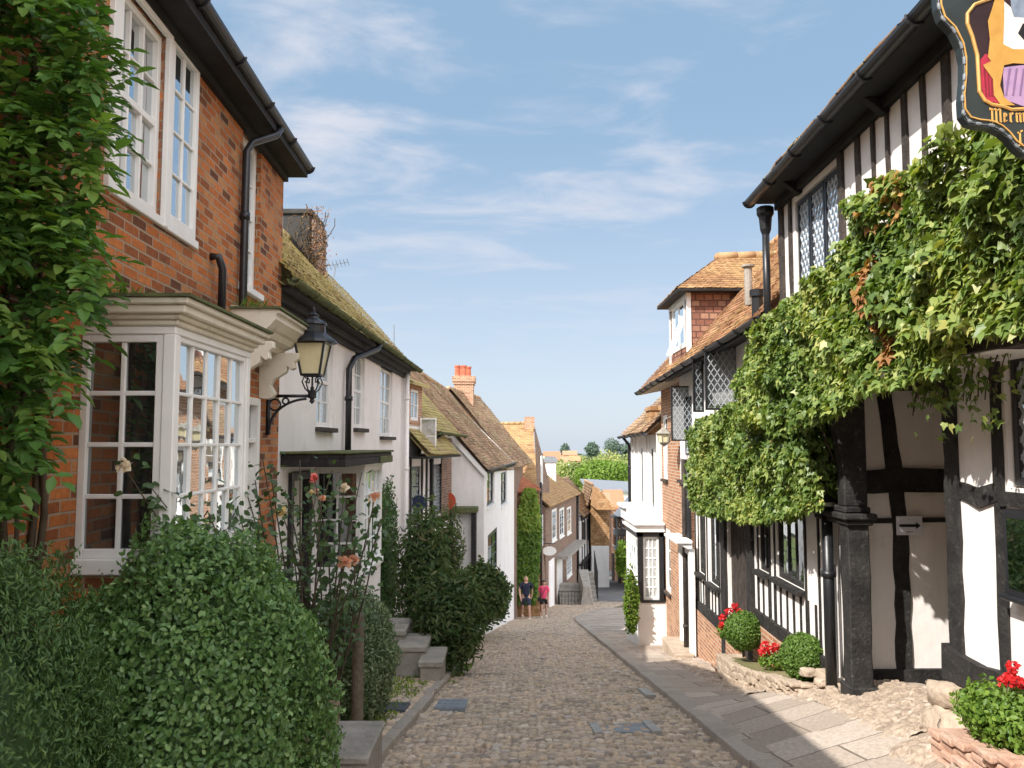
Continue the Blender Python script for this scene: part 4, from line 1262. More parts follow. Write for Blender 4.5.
# door bay with a mossy canopy on the gable wall
F4g = Fr((0, 26), (1, 0), False); F4g.n = Vector((0, -1, 0))
xl = at(448, 540, 25.6).x; xr = at(478, 540, 25.6).x; zt_ = at(460, 512, 25.4).z; zb_ = -6.6
mb = MB(); mb.fbox(F4g, xl - .05, xr, zt_ - .02, zt_ + .14, 0, .75); po = mb.build('porch_canopy', G['moss'], wc, bevel=.02)
mb = MB(); mb.fbox(F4g, xr - .2, xr - .06, zb_, zt_ - .02, .0, .68); mb.fbox(F4g, xl, xl + .1, zb_, zt_ - .02, .0, .66); mb.build('porch_post', G['timber'], po)
mb = MB(); mb.fbox(F4g, xl + .1, xr - .2, zb_, zt_ - .02, .0, .3); mb.fbox(F4g, xl + .2, xl + .5, zb_ + .6, zt_ - .2, .3, .33); mb.build('porch_door', G['white'], po)

# --- the house with the chimney behind
A5 = Vector((B4.x, 37.6)); B5 = Vector((at(523, 466, 43).x, 43.5))
F5 = seg(A5, B5); L5 = (B5 - A5).length
hc = thing('tiled_house', 'brown tiled house with a tall brick chimney behind the white gabled cottage', 'house', (A5.x, 40, -8))
mb = MB(); mb.wall(F5, 0, L5, -11, -1.1, []); mb.face([F5.p(0, -11), F5.p(0, -1.1), (far.x, 37.6, far.z), (far.x - 3, 37.6, -1.1), (far.x - 3, 37.6, -11)]); mb.face([F5.p(L5, -11), F5.p(L5, -11, -5), F5.p(L5, -1.1, -5), F5.p(L5, -1.1)])
mb.build('wall', G['brick_brown'], hc)
rA = at(448, 388, 37.8); rB = at(479, 398, 43.6)
roof('roof', hc, G['tile_brown'], at(517, 468, 37.8), at(533, 462, 43.6), rB, rA, w=.24, g=.15, sag=.05, seed=8)
ch = thing('brick_chimney', 'tall brick chimney stack with red pots standing on the brown tiled roof', 'chimney', tuple(at(464, 402, 40)))
Yc = 40.0; xa, xb = at(454, 390, Yc).x, at(473, 390, Yc).x
zc0, zc1, zc2, zc3 = at(464, 420, Yc).z, at(464, 384, Yc).z, at(464, 376, Yc).z, at(464, 365, Yc).z
mb = MB(); mb.box(xa, xb, Yc, Yc + 1.2, zc0, zc1); mb.box(xa - .05, xb + .05, Yc - .05, Yc + 1.25, zc1, zc1 + .12); mb.box(xa - .09, xb + .09, Yc - .09, Yc + 1.29, zc1 + .12, zc2)
mb.build('stack', G['brick_orange'], ch)
for i in range(4):
    mb = MB(); px_ = xa + .14 + (i % 2) * .32 + (.2 if i > 1 else 0); py_ = Yc + .25 + (.6 if i > 1 else 0)
    mb.lathe((px_, py_, zc2), [(.15, 0), (.13, .08), (.12, zc3 - zc2 - .1), (.15, zc3 - zc2 - .07), (.15, zc3 - zc2), (.11, zc3 - zc2)], 12)
    mb.build('chimney_pot', M_plain('terracotta', (.5, .15, .08), (.38, .1, .06), 5, .8), ch, smooth=False)

# --- big lichen-orange roof facing up the street, with a dormer
ho = thing('orange_roofed_house', 'brick house with a broad orange lichened roof slope facing up the street', 'house', (0, 45, -8.5))
eL, eR = at(486, 486, 43.2), at(537.5, 490, 43.2); rL, rR = at(487, 424, 48), at(533, 423, 48)
roof('roof', ho, G['tile_ochre'], eL, eR, rR, rL, w=.26, g=.16, sag=.04, seed=12)
wr = at(545, 440, 48.2).x
mb = MB()
g0 = Vector((eR.x, 43.3, -10.5)); g1 = Vector((eR.x, 43.3, eR.z - .05)); ap = Vector((rR.x + .05, 48, rR.z - .02)); g2 = Vector((wr + .45, 52.5, eR.z)); g3 = Vector((wr + .45, 52.5, -11.5))
mb.face([g0, g3, g2, ap, g1]); mb.face([(eL.x, 43.3, -10.5), g0, g1, (eL.x, 43.3, eL.z - .05)]); mb.face([g3, (eL.x, 52.5, -11.5), (eL.x, 52.5, eL.z), g2])
mb.build('wall', G['brick_brown'], ho)
Fe = seg((eR.x, 43.3), (wr + .45, 52.5))
win(Fe, ho, 2.2, 3.3, -2.2, -.6, 2, 3, d=.04, fw=.1); win(Fe, ho, 2.2, 3.3, -5.6, -3.9, 2, 3, d=.04, fw=.1)
pipe(ho, [Fe.p(1.0, -2.0, .1), Fe.p(1.0, -9, .1)], .07)
mb = MB(); mb.box(rR.x - .5, rR.x + .08, 47.6, 48.4, rR.z - .5, rR.z + .35); mb.build('chimney', G['brick_orange'], ho)
d0, d1 = at(505, 450, 44.4), at(518.5, 470, 44.4)
mb = MB(); mb.box(d0.x, d1.x, 44.4, 47, d1.z - .3, d0.z); dm = mb.build('dormer', G['white'], ho)
Fd = Fr((0, 44.4), (1, 0), False); Fd.n = Vector((0, -1, 0))
win(Fd, dm, d0.x + .08, d1.x - .08, d1.z + .1, d0.z - .1, 2, 1, d=.03, fw=.06)
mb = MB(); mb.box(d0.x - .06, d1.x + .06, 44.3, 47.1, d0.z, d0.z + .05); mb.build('dormer_roof', G['lead'], dm)
# lean-to in front with red tiles; ivy grows on it
hl_ = thing('lean_to', 'low ochre brick lean-to with a red tiled roof, overgrown with creeper, behind the walkers', 'outbuilding', (.7, 40, -8.2))
l0, l1, l2, l3 = at(508, 494, 39.8), at(541, 490, 39.8), at(541, 488, 43), at(508, 466, 43)
roof('roof', hl_, G['tile_red'], l0, l1, at(539, 487, 42.9), l3, w=.22, g=.16, seed=14, ridge=False)
mb = MB(); mb.box(l0.x, l1.x - .05, 40, 43.2, -10.3, l0.z); mb.build('wall', G['brick_ochre'], hl_)
Fi = Fr((0, 40), (1, 0), False); Fi.n = Vector((0, -1, 0))
win(Fi, hl_, at(534, 540, 40).x, at(541, 540, 40).x - .03, at(536, 539, 40).z, at(536, 516, 40).z, 1, 3, d=.05, fw=.06, mat='lead')

# --- brown brick terrace with tall white windows
A6, B6 = (at(545.5, 520, 48.5).x, 48.5), (at(577, 520, 62).x, 62.0)
F6 = seg(A6, B6); L6 = math.dist(A6, B6)
bt = thing('brown_brick_house', 'brown brick terraced house with three tall narrow white windows upstairs', 'house', (3.2, 54, -10))
ezz = F6.on(562, 500)[1]
hh = lambda x0, x1, y0, y1: (F6.a(x0), F6.a(x1), F6.on((x0 + x1) / 2, y1)[1], F6.on((x0 + x1) / 2, y0)[1])
Q = [hh(551.5, 556, 509, 541), hh(559, 563.5, 508, 537), hh(566.5, 570.5, 507, 534), hh(566, 571, 556, 577)]
mb = MB(); mb.wall(F6, 0, L6, -13, ezz, Q, rev=.15); mb.face([F6.p(0, -13), F6.p(0, ezz), F6.p(0, ezz + 2.2, -2.4), F6.p(0, ezz, -4.8), F6.p(0, -13, -4.8)]); mb.face([F6.p(L6, -13), F6.p(L6, -13, -4.8), F6.p(L6, ezz, -4.8), F6.p(L6, ezz + 2.2, -2.4), F6.p(L6, ezz)])
mb.build('wall', G['brick_brown'], bt)
for q in Q: win(F6, bt, *q, 2, 4, d=.02, fw=.16, sill='white', glass='glass_sky')
roof('roof', bt, G['tile_ochre'], F6.p(-.2, ezz, .3), F6.p(L6 + .1, ezz, .3), F6.p(L6 - .5, ezz + 2.3, -2.4), F6.p(.5, ezz + 2.3, -2.4), w=.3, g=.18, seed=20)
for (x0, x1, y0, y1, mt) in ((556, 561, 557, 612, 'white'), (548, 553, 560, 612, 'plaster')):
    a, b = F6.a(x0), F6.a(x1); zt2 = F6.on((x0 + x1) / 2, y0)[1]
    mb = MB(); mb.fbox(F6, a, b, -12.5, zt2, -.05, .06); mb.fbox(F6, a + .25, b - .25, -12.5, zt2 - .3, .06, .09); mb.build('door', G[mt], bt)
mb = MB(); a, b = F6.a(555), F6.a(575); z_ = F6.on(565, 551)[1]; mb.fbox(F6, a, b, z_, z_ + .18, 0, .8); mb.build('door_hood', G['stone'], bt)
pipe(bt, [F6.p(L6 - .3, ezz, .1), F6.p(L6 - .3, -12, .1)], .09)
tw = thing('pale_chimney', 'broad pale rendered chimney rising behind the brown brick house', 'chimney', tuple(at(551, 480, 58)))
c0, c1 = at(546, 458, 58), at(556, 482, 58)
mb = MB(); mb.box(c0.x, c1.x, 58, 59.2, c1.z - .8, c0.z - .3); mb.build('stack', G['plaster'], tw)
mb = MB(); mb.box(c0.x - .12, c1.x + .12, 57.9, 59.3, c0.z - .3, c0.z - .06); mb.box(c0.x, c1.x, 58, 59.2, c0.z - .06, c0.z + .1); mb.build('cap', G['lead'], tw)
# dark tiled roof end between the terraces
ht = thing('jettied_house', 'white and black jettied timber house beside the brown brick terrace', 'house', (5.3, 66, -11.5))
A7, B7 = (at(576.5, 540, 63).x, 63.0), (at(591, 540, 72).x, 72.0)
F7 = seg(A7, B7); L7 = math.dist(A7, B7)
zt7 = F7.on(584, 512)[1]
mb = MB(); mb.fbox(F7, 0, L7, -13.8, zt7, -4, 0); mb.fbox(F7, 0, L7, F7.on(584, 556)[1], zt7 - .02, 0, .35); mb.build('wall', G['plaster'], ht)
mb = MB()
for k in range(6): mb.beam(F7, [(.4 + k * L7 / 6, -13.5), (.4 + k * L7 / 6, zt7 - .1)], .3, .3, .40)
z_ = F7.on(584, 556)[1]; mb.beam(F7, [(0, z_), (L7, z_)], .35, .2, .45); mb.beam(F7, [(0, zt7 - .15), (L7, zt7 - .15)], .3, .2, .45); mb.build('timber_frame', G['timber'], ht)
for k in range(2): win(F7, ht, .9 + k * 3.1, 2.3 + k * 3.1, zt7 - 2.2, zt7 - .5, 2, 3, d=.42, fw=.12, mat='black')
roof('roof', ht, G['tile_brown'], F7.p(-.2, zt7, .6), F7.p(L7, zt7, .6), F7.p(L7, zt7 + 2.6, -2), F7.p(-.2, zt7 + 2.6, -2), w=.34, g=.22, seed=22)
# ochre tile-hung house facing up the street
hz = thing('tile_hung_house', 'house hung with ochre tiles above white weatherboards, at the foot of the street', 'house', (7.1, 67, -11.7))
t0, t1 = at(590.5, 505, 67), at(609.5, 546, 67)
mb = MB(); mb.box(t0.x, t1.x, 67, 74, t1.z, t0.z); mb.prism(Fr((0, 67), (1, 0), False), [(t0.x, t0.z), (t1.x, t0.z), ((t0.x + t1.x) / 2 - .6, t0.z + 1.6)], -5, -.0)
mb.build('tile_hung_wall', G['brick_ochre'], hz)
mb = MB()
n_ = 13
zb0 = at(600, 595, 67).z
for k in range(n_):
    z0 = zb0 + (t1.z - zb0) * k / n_; z1 = zb0 + (t1.z - zb0) * (k + 1.05) / n_
    mb.hexa([(t0.x + .05, 66.93, z0), (t1.x - .05, 66.93, z0), (t1.x - .05, 73, z0), (t0.x + .05, 73, z0)], [(t0.x + .05, 66.98, z1), (t1.x - .05, 66.98, z1), (t1.x - .05, 73, z1), (t0.x + .05, 73, z1)])
mb.build('weatherboards', G['white'], hz)
mb = MB(); mb.box(t0.x + .1, t1.x - .1, 67.02, 73, zb0 - 2.5, zb0); mb.build('dark_base', G['slate'], hz)
roof('roof', hz, G['tile_brown'], (t1.x + .25, 66.8, t0.z - .1), (t1.x + .25, 74, t0.z - .1), ((t0.x + t1.x) / 2 - .6, 74, t0.z + 1.7), ((t0.x + t1.x) / 2 - .6, 66.8, t0.z + 1.7), w=.34, g=.22, seed=25)
roof('rear_roof', hz, G['tile_brown'], (t0.x - .25, 74, t0.z - .1), (t0.x - .25, 66.8, t0.z - .1), ((t0.x + t1.x) / 2 - .6, 66.8, t0.z + 1.7), ((t0.x + t1.x) / 2 - .6, 74, t0.z + 1.7), w=.34, g=.22, seed=26)
# stone steps up to the terrace doors, with iron railings
st = thing('stone_steps', 'grey stone entrance steps rising to the terrace doors at the foot of the street', 'steps', (4.3, 53, -10.2))
mb = MB(); s0, s1 = at(587, 606, 53.5), at(597, 606, 53.5)
for k in range(7): mb.box(s0.x, s1.x, 53.5 + k * .32, 53.5 + 2.6, zr(53.5) - .3 + k * .24, zr(53.5) - .06 + (k) * .24 + .2)
mb.build('flight', G['stone'], st, bevel=.02)
mb = MB(); s2, s3 = at(560, 605, 51.5), at(581, 605, 51.5)
for k in range(5): mb.box(s2.x, s3.x, 51.5 + k * .34, 51.5 + 2.2, zr(51.5) - .3 + k * .22, zr(51.5) + .1 + k * .22)
mb.build('wide_flight', G['stone'], st, bevel=.02)
mb = MB(); w0 = at(582, 600, 51); mb.raw([(w0.x - .1, 51, zr(51) - .3), (w0.x + .75, 51, zr(51) - .3), (w0.x + .75, 53.4, zr(51) - .3), (w0.x - .1, 53.4, zr(51) - .3), (w0.x + .1, 51.1, zr(51) + 1.1), (w0.x + .45, 51.1, zr(51) + 1.1), (w0.x + .6, 53.4, zr(51) + 1.8), (w0.x, 53.4, zr(51) + 1.8)], [(3, 2, 1, 0), (4, 5, 6, 7), (0, 1, 5, 4), (1, 2, 6, 5), (2, 3, 7, 6), (3, 0, 4, 7)])
mb.build('side_wall', G['stone'], st)
rl = thing('iron_railing', 'low black iron railing along the terrace steps past the walkers', 'railing', (3.6, 51, -9.5))
mb = MB(); z0 = zr(51.3)
xs_ = np.linspace(s2.x - .1, s3.x, 8)
for x in xs_: mb.tube([(x, 51.3, z0), (x, 51.3, z0 + .85)], .016, 5)
mb.tube([(xs_[0], 51.3, z0 + .82), (xs_[-1], 51.3, z0 + .82)], .02, 6); mb.build('bars', G['black'], rl)
mb = MB(); mb.tube([(s1.x + .05, 53.4, zr(53.5) + 1.9), (s1.x + .05, 55.6, zr(53.5) + 3.0)], .03, 6)
for k in range(6): mb.tube([(s1.x + .05, 53.4 + k * .42, zr(53.5) + k * .2), (s1.x + .05, 53.4 + k * .42, zr(53.5) + 1.9 + k * .2)], .025, 5)
mb.build('stair_rail', G['black'], rl)
# oval shop sign on a bracket
c = at(549.5, 551, 47.5)
sg = thing('oval_sign', 'white oval hanging sign on the corner of the brown brick terrace', 'sign', tuple(c))
mb = MB(); V = []
F_ = Fr((0, 47.5), (1, 0), False)
mb.prism(F_, [(c.x + .4 * math.cos(t), c.z + .26 * math.sin(t)) for t in np.linspace(0, 2 * math.pi, 20, endpoint=False)], -.03, .03); mb.build('board', G['white'], sg)
mb = MB(); mb.tube([(c.x, 47.5, c.z + .26), (c.x, 47.5, c.z + .42)], .02, 5); mb.tube([(c.x - .5, 47.5, c.z + .42), (c.x + .3, 47.5, c.z + .42)], .025, 5); mb.build('bracket', G['black'], sg)
mb = MB(); mb.fbox(F_, c.x - .28, c.x + .28, c.z - .01, c.z + .03, .031, .036); mb.fbox(F_, c.x - .2, c.x + .2, c.z - .09, c.z - .06, .031, .036); mb.build('lettering', G['lead'], sg)

# ================================================================== FAR VALLEY
def simple_house(label, cx, y0, w, d, zb, ze, zrg, wallm, roofm, name='far_house', axis='y'):
    """wall box and pitched roof"""
    t = thing(name, label, 'house', (cx, y0, zb))
    mb = MB(); mb.box(cx - w / 2, cx + w / 2, y0, y0 + d, zb, ze)
    if axis == 'y': mb.face([(cx - w / 2, y0, ze), (cx + w / 2, y0, ze), (cx, y0, zrg)]); mb.face([(cx - w / 2, y0 + d, ze), (cx, y0 + d, zrg), (cx + w / 2, y0 + d, ze)])
    else: mb.face([(cx + w / 2, y0, ze), (cx + w / 2, y0 + d, ze), (cx + w / 2, y0 + d / 2, zrg)]); mb.face([(cx - w / 2, y0, ze), (cx - w / 2, y0 + d / 2, zrg), (cx - w / 2, y0 + d, ze)])
    mb.build('wall', G[wallm], t)
    mb = MB(); o = .25
    if axis == 'y':
        for s in (-1, 1): mb.hexa([(cx + s * (w / 2 + o), y0 - o, ze - .1), (cx + s * (w / 2 + o), y0 + d + o, ze - .1), (cx, y0 + d + o, zrg + .05), (cx, y0 - o, zrg + .05)], [(cx + s * (w / 2 + o), y0 - o, ze + .08), (cx + s * (w / 2 + o), y0 + d + o, ze + .08), (cx, y0 + d + o, zrg + .22), (cx, y0 - o, zrg + .22)])
    else:
        for s in (0, 1):
            ye = y0 - o if s == 0 else y0 + d + o
            mb.hexa([(cx - w / 2 - o, ye, ze - .1), (cx + w / 2 + o, ye, ze - .1), (cx + w / 2 + o, y0 + d / 2, zrg + .05), (cx - w / 2 - o, y0 + d / 2, zrg + .05)], [(cx - w / 2 - o, ye, ze + .08), (cx + w / 2 + o, ye, ze + .08), (cx + w / 2 + o, y0 + d / 2, zrg + .22), (cx - w / 2 - o, y0 + d / 2, zrg + .22)])
    mb.build('roof', G[roofm], t)
    return t


def windows_on(t, y, rects, mat='white'):
    F = Fr((0, y), (1, 0), False); F.n = Vector((0, -1, 0))
    for (x0, x1, z0, z1) in rects: win(F, t, x0, x1, z0, z1, 2, 2, d=.05, fw=.12, mat=mat)


# grey slate roofed hall on the right, above the shop
e0, e1, r1, r0 = at(611, 517, 75), at(640, 517, 62), at(648, 478, 66), at(640, 482, 82)
t = thing('slate_roofed_hall', 'slate roofed blue grey hall on an orange brick base behind the white shop house', 'building', (e0.x, 70, -13))
roof('roof', t, G['tile_slate'], e0, e1, r1, r0, w=.6, g=.4, seed=31, ridge=False)
def hull(z0_, z1_, name, mt, ins):
    mb = MB(); q4 = [(e0.x + ins, e0.y), (e1.x + ins, e1.y), (r1.x, r1.y), (r0.x, r0.y)]; zt4 = [e0.z, e1.z, r1.z, r0.z]
    mb.hexa([(x, y, z0_) for x, y in q4], [(x, y, (z1_ if z1_ is not None else z - .1)) for (x, y), z in zip(q4, zt4)]); return mb.build(name, mt, t)
zsp = at(614, 553, 72).z
hull(zsp, None, 'slate_wall', G['slateblue'], .2); hull(-15, zsp - .004, 'brick_base', G['brick_orange'], .25)
Fh = Fr((e0.x + .2, e0.y), (e1.x - e0.x, e1.y - e0.y), True)
if Fh.n.y > 0: Fh.n = -Fh.n
for px_ in (615, 620, 625):
    for y0_, y1_ in ((519, 528), (535, 545)):
        a_, h1_ = Fh.on(px_, y1_); _, h0_ = Fh.on(px_, y0_)
        win(Fh, t, a_ - .5, a_ + .5, h1_, h0_, 2, 2, d=.06, fw=.1, mat='hung_tile', sill='white', sill_d=.14)
for px_ in (613, 619):
    a_, _ = Fh.on(px_, 565); mb = MB(); mb.fbox(Fh, a_ - .6, a_ + .5, -14.5, zsp - .5, -.1, .03); mb.build('door', G['timber_grey'], t)
for (lab, px0, px1, y_e, y_r, Y, wm, rm, ax) in (
        ('far cottage with a pink brown roof over the jettied house', 578, 590, 519, 497, 80, 'brick_orange', 'tile_orange', 'x'),
        ('far house with a dark brown double roof beside the white hall', 593, 611, 509, 496, 96, 'brick_brown', 'tile_brown', 'x'),
        ('far house with a bright red orange roof left of the slates', 608, 624, 508, 493, 104, 'brick_orange', 'tile_red', 'x'),
        ('far brick house with a small red gable below the round tree', 598, 606, 512, 500, 90, 'brick_orange', 'tile_red', 'y')):
    a, b = at(px0, y_e, Y), at(px1, y_r, Y)
    simple_house(lab, (a.x + b.x) / 2, Y, b.x - a.x, 7, -17, a.z, b.z, wm, rm, axis=ax)
a, b = at(590, 497, 150), at(632, 485, 160)
t = thing('white_hall', 'long white flat roofed building in the valley below the round tree', 'building', (a.x, 150, -17))
mb = MB(); mb.box(a.x, b.x, 150, 165, -18, a.z + 1.2); mb.build('wall', G['white'], t)
mb = MB(); mb.hexa([(a.x - .5, 149.5, a.z + 1.2), (b.x + .5, 149.5, a.z + .6), (b.x + .5, 166, b.z), (a.x - .5, 166, b.z + .6)], [(a.x - .5, 149.5, a.z + 1.6), (b.x + .5, 149.5, a.z + 1.0), (b.x + .5, 166, b.z + .4), (a.x - .5, 166, b.z + 1.0)]); mb.build('roof', G['lead'], t)
# rooftops of the far town on the left of the gap
for i, (px, py, w, Y, lab) in enumerate(((548, 464, 9, 420, 'far town house with a pink roof, leftmost on the hill'), (557, 461, 12, 430, 'far town house with a long orange roof on the hill'), (566, 463, 8, 400, 'far town house with a small brown roof on the hill'), (575, 461, 9, 440, 'far town house with a pale roof nearest the fir tree'), (552, 456, 14, 520, 'far town terrace with a broad reddish roof on the skyline'), (570, 455, 12, 540, 'far town terrace with a low orange roof on the skyline'))):
    a = at(px, py, Y); simple_house(lab, a.x, Y, w * .6 * Y / 420, 8, a.z - 8, a.z, a.z + 2.6, ('plaster', 'brick_orange')[i % 2], ('tile_orange', 'tile_red', 'tile_brown')[i % 3], axis='x')


def far_tree(name, label, px, py_top, py_bot, wpx, Y, mat, n=900, seed=1, tr=True, group=None, amp=.25, leafs=None, conic=False):
    t_, b_ = at(px, py_top, Y), at(px, py_bot, Y)
    h = t_.z - b_.z; w = wpx * Y / FPX
    r = thing(name, label, 'tree', (t_.x, Y, b_.z - h * .1), group)
    sz = leafs or (w * .09)
    crown('crown', mat, r, (t_.x, Y, b_.z + h * (.5 if not tr else .56)), (w / 2 / 1.05, w / 2, h * (.5 if not tr else .46)), n, sz, seed, T_OVATE, amp, 2.2, (.62, 1.0), up=.3)
    mb = MB(); mb.tube([(t_.x, Y, b_.z - h * .35), (t_.x, Y, b_.z + h * .2), (t_.x + w * .05, Y, b_.z + h * .55)], [w * .06, w * .045, w * .02], 6); mb.build('trunk', G['bark'], r)
    return r


far_tree('round_tree', 'broad round bright green tree in the valley above the white hall', 605, 461, 491, 64, 230, G['leaf_lime'], 4200, 2, tr=False, amp=.16, leafs=.8)
far_tree('round_tree', 'smaller rounded green tree right of the broad round one', 636, 474, 493, 20, 215, G['leaf_lime'], 1000, 5, tr=False, leafs=.8)
far_tree('round_tree', 'dense dark green tree left below the broad round tree', 575, 463, 488, 22, 270, G['leaf_far'], 900, 8, tr=False, leafs=1.0)
far_tree('pointed_tree', 'dark pointed fir tree on the hill crest', 592, 443, 459, 15, 560, G['leaf_far_hazed'], 900, 11, leafs=1.4)
far_tree('skyline_tree', 'small dark domed tree alone on the left of the skyline', 565, 444, 456, 10, 700, G['leaf_far_hazed'], 500, 12, leafs=1.3)
far_tree('skyline_tree', 'tallest spreading tree on the skyline left of the white shop house', 612, 439, 457, 17, 700, G['leaf_far_hazed'], 700, 13, leafs=1.5)
far_tree('skyline_tree', 'wide low tree on the skyline beside the shop gutter', 628, 443, 458, 22, 700, G['leaf_far_hazed'], 800, 14, leafs=1.5)
rs = np.random.RandomState(9); C = []; Tt = []; Sz = []
for i in range(150):
    px = rs.uniform(500, 720); f_ = rs.uniform(0, 1) ** 1.3
    py = 474 - f_ * 15
    if px < 584 and py < 466: continue
    Y = 270 + f_ * 400
    q = at(px, py, Y); w = rs.uniform(3.5, 9.5) * (1 + f_ * .6); hh_ = w * rs.uniform(.5, .85); tone = rs.uniform(-.28, .34)
    for _ in range(150):
        d = unit(rs.normal(size=(1, 3)))[0]; d[2] = abs(d[2]) * 1.1 - .15; rr_ = (1 + .35 * noise.noise(Vector((d[0] * 2 + i, d[1] * 2, d[2] * 2)))) * rs.uniform(.75, 1)
        C.append((q.x + d[0] * w * rr_, Y + d[1] * w * rr_, q.z - 1.5 + d[2] * hh_ * rr_)); Tt.append(rs.beta(2, 2.5) * .7 + tone + .15); Sz.append(rs.uniform(.10, .2) * w)
C = np.array(C); k = len(C)
tag(leaves('woodland', G['leaf_far'], None, C, rs.normal(size=(k, 3)) + np.array([0, -.6, .8]), rs.normal(size=(k, 3)), np.array(Sz), np.array(Tt)), 'belt of green woodland across the far hillside', 'woodland', kind='stuff')
# skyline hedges
C = []
for i in range(6000):
    px = rs.uniform(440, 760); q = at(px, 456.5 - 3.2 * max(0, noise.noise(Vector((px * .045, 3, 0)))) * rs.uniform(0, 1.6) + rs.uniform(-1.5, 2.5), 700 + rs.uniform(-30, 40)); C.append(tuple(q))
C = np.array(C); k = len(C)
tag(leaves('hill_hedge', G['leaf_far_hazed'], None, C, rs.normal(size=(k, 3)) + np.array([0, -.6, .8]), rs.normal(size=(k, 3)), rs.uniform(1.5, 3.2, k), rs.beta(2, 2, k)), 'low hedgerows hazed blue green along the far skyline', 'woodland', kind='stuff')

# ================================================================== RIGHT ROW: the half-timbered inn
FW = FR(3.6); FJ = FR(3.15)
inn = thing('timber_inn', 'large black and white timbered inn with a jettied upper floor, nearest on the right', 'inn', (3.9, 7, -2.6))
ZJ = 0.74
mb = MB()      # ground floor front, near block
mb.wall(FW, -6, 7.0, -2.05, ZJ, [(5.25, 6.2, -.32, .70)], rev=.1)
mb.face([FW.p(7.0, -2.6), FW.p(7.0, ZJ), FW.p(7.0, ZJ, -4), FW.p(7.0, -2.6, -4)])
mb.face([FW.p(-6, -3), FW.p(-6, -3, -5), FW.p(-6, ZJ, -5), FW.p(-6, ZJ)])
mb.build('ground_wall', G['plaster_inn'], inn)
# upper jettied wall
mb = MB()
mb.wall(FJ, -6, 10.08, ZJ - .1, 3.10, [(8.12, 9.52, 1.15, 2.86)], rev=.1)
mb.face([FJ.p(10.08, ZJ - .1), FJ.p(10.08, ZJ - .1, -5.5), FJ.p(10.08, 3.1, -5.5), FJ.p(10.08, 6.1, -2.9), FJ.p(10.08, 3.1)])
mb.face([FJ.p(-6, ZJ - .1), FJ.p(-6, 3.1), FJ.p(-6, 6.1, -2.9), FJ.p(-6, 3.1, -5.5), FJ.p(-6, ZJ - .1, -5.5)])
mb.face([FJ.p(-6, ZJ - .1), FJ.p(-6, ZJ - .1, -5.5), FJ.p(10.08, ZJ - .1, -5.5), FJ.p(10.08, ZJ - .1)])
mb.face([FJ.p(-6, ZJ - .1, -5.5), FJ.p(-6, 3.1, -5.5), FJ.p(10.08, 3.1, -5.5), FJ.p(10.08, ZJ - .1, -5.5)])
mb.build('upper_wall', G['plaster_inn'], inn)
# close studding of the upper floor
mb = MB()
for px, w in ((857.5, .085), (873.5, .05), (888, .055), (905.5, .085), (925, .06), (949, .10)):
    a = FJ.a(px) if False else FJ.on(px, 120)[0]
    mb.beam(FJ, [(a + .02, ZJ), (a - .01, 1.9), (a, 3.08)], w, -.02, .025, .008, .25)
for a in (5.1, 4.55, 3.9, 3.3, 2.7, 2.1, 1.5): mb.beam(FJ, [(a, ZJ), (a, 3.08)], .09, -.02, .025, .01, .3)
mb.beam(FJ, [(10.0, ZJ), (10.0, 3.08)], .13, -.02, .04); mb.beam(FJ, [(9.66, ZJ), (9.66, 3.05)], .07, -.02, .03)
mb.beam(FJ, [(8.05, 1.0), (8.05, 3.05)], .10, -.02, .035); mb.beam(FJ, [(-6, ZJ + .02), (10.05, ZJ + .02)], .24, -.15, .06, .012, .4)
mb.build('studding', G['timber_grey'], inn)
# joist ends under the jetty
mb = MB()
for k in range(28): mb.fbox(FW, .3 + k * .345, .42 + k * .345, ZJ - .09, ZJ + .06, -.1, .50)
mb.build('joists', G['timber'], inn)
w = lattice(FJ, inn, 8.14, 8.62, 1.17, 2.84, -.02, .10, .15, .04); lattice(FJ, inn, 8.64, 9.08, 1.17, 2.84, -.02, .10, .15, .04); lattice(FJ, inn, 9.10, 9.50, 1.17, 2.84, -.02, .10, .15, .04)
# eaves, gutter, roof
mb = MB(); mb.fbox(FJ, -6, 10.15, 3.03, 3.07, -.02, .32); mb.fbox(FJ, -6, 10.15, 3.07, 3.2, .27, .31); mb.fbox(FJ, -6, 10.1, 2.93, 3.03, .0, .07)
for k in range(5):
    a = 9.3 - k * 2.3; mb.prism(Fr(tuple(FJ.p(a, 0).xy), tuple(FJ.n.xy), False), [(0, 2.9), (.04, 2.88), (.14, 2.97), (.22, 3.03), (0, 3.03)], -.05, .05)
mb.build('eaves', G['soffit'], inn, bevel=.004)
gutter(inn, FJ.p(-6, 3.13, .36), FJ.p(10.2, 3.07, .36), .065)
roof('roof', inn, G['tile_brown'], FJ.p(10.2, 3.13, .35), FJ.p(-6, 3.13, .35), FJ.p(-6, 6.4, -2.9), FJ.p(10.2, 6.4, -2.9), w=.2, g=.12, seed=40)
# hopper head and downpipe at the far corner
mb = MB(); c = FJ.p(10.14, 0, .17)
mb.lathe((c.x, c.y, 0), [(.04, 2.62), (.07, 2.70), (.085, 2.86), (.11, 2.90), (.11, 2.97), (.09, 2.99)], 10); mb.build('hopper_head', G['black'], inn, smooth=False)
pipe(inn, [(c.x, c.y, 2.66), (c.x, c.y, 2.0), (c.x, c.y, 1.2)], .045)
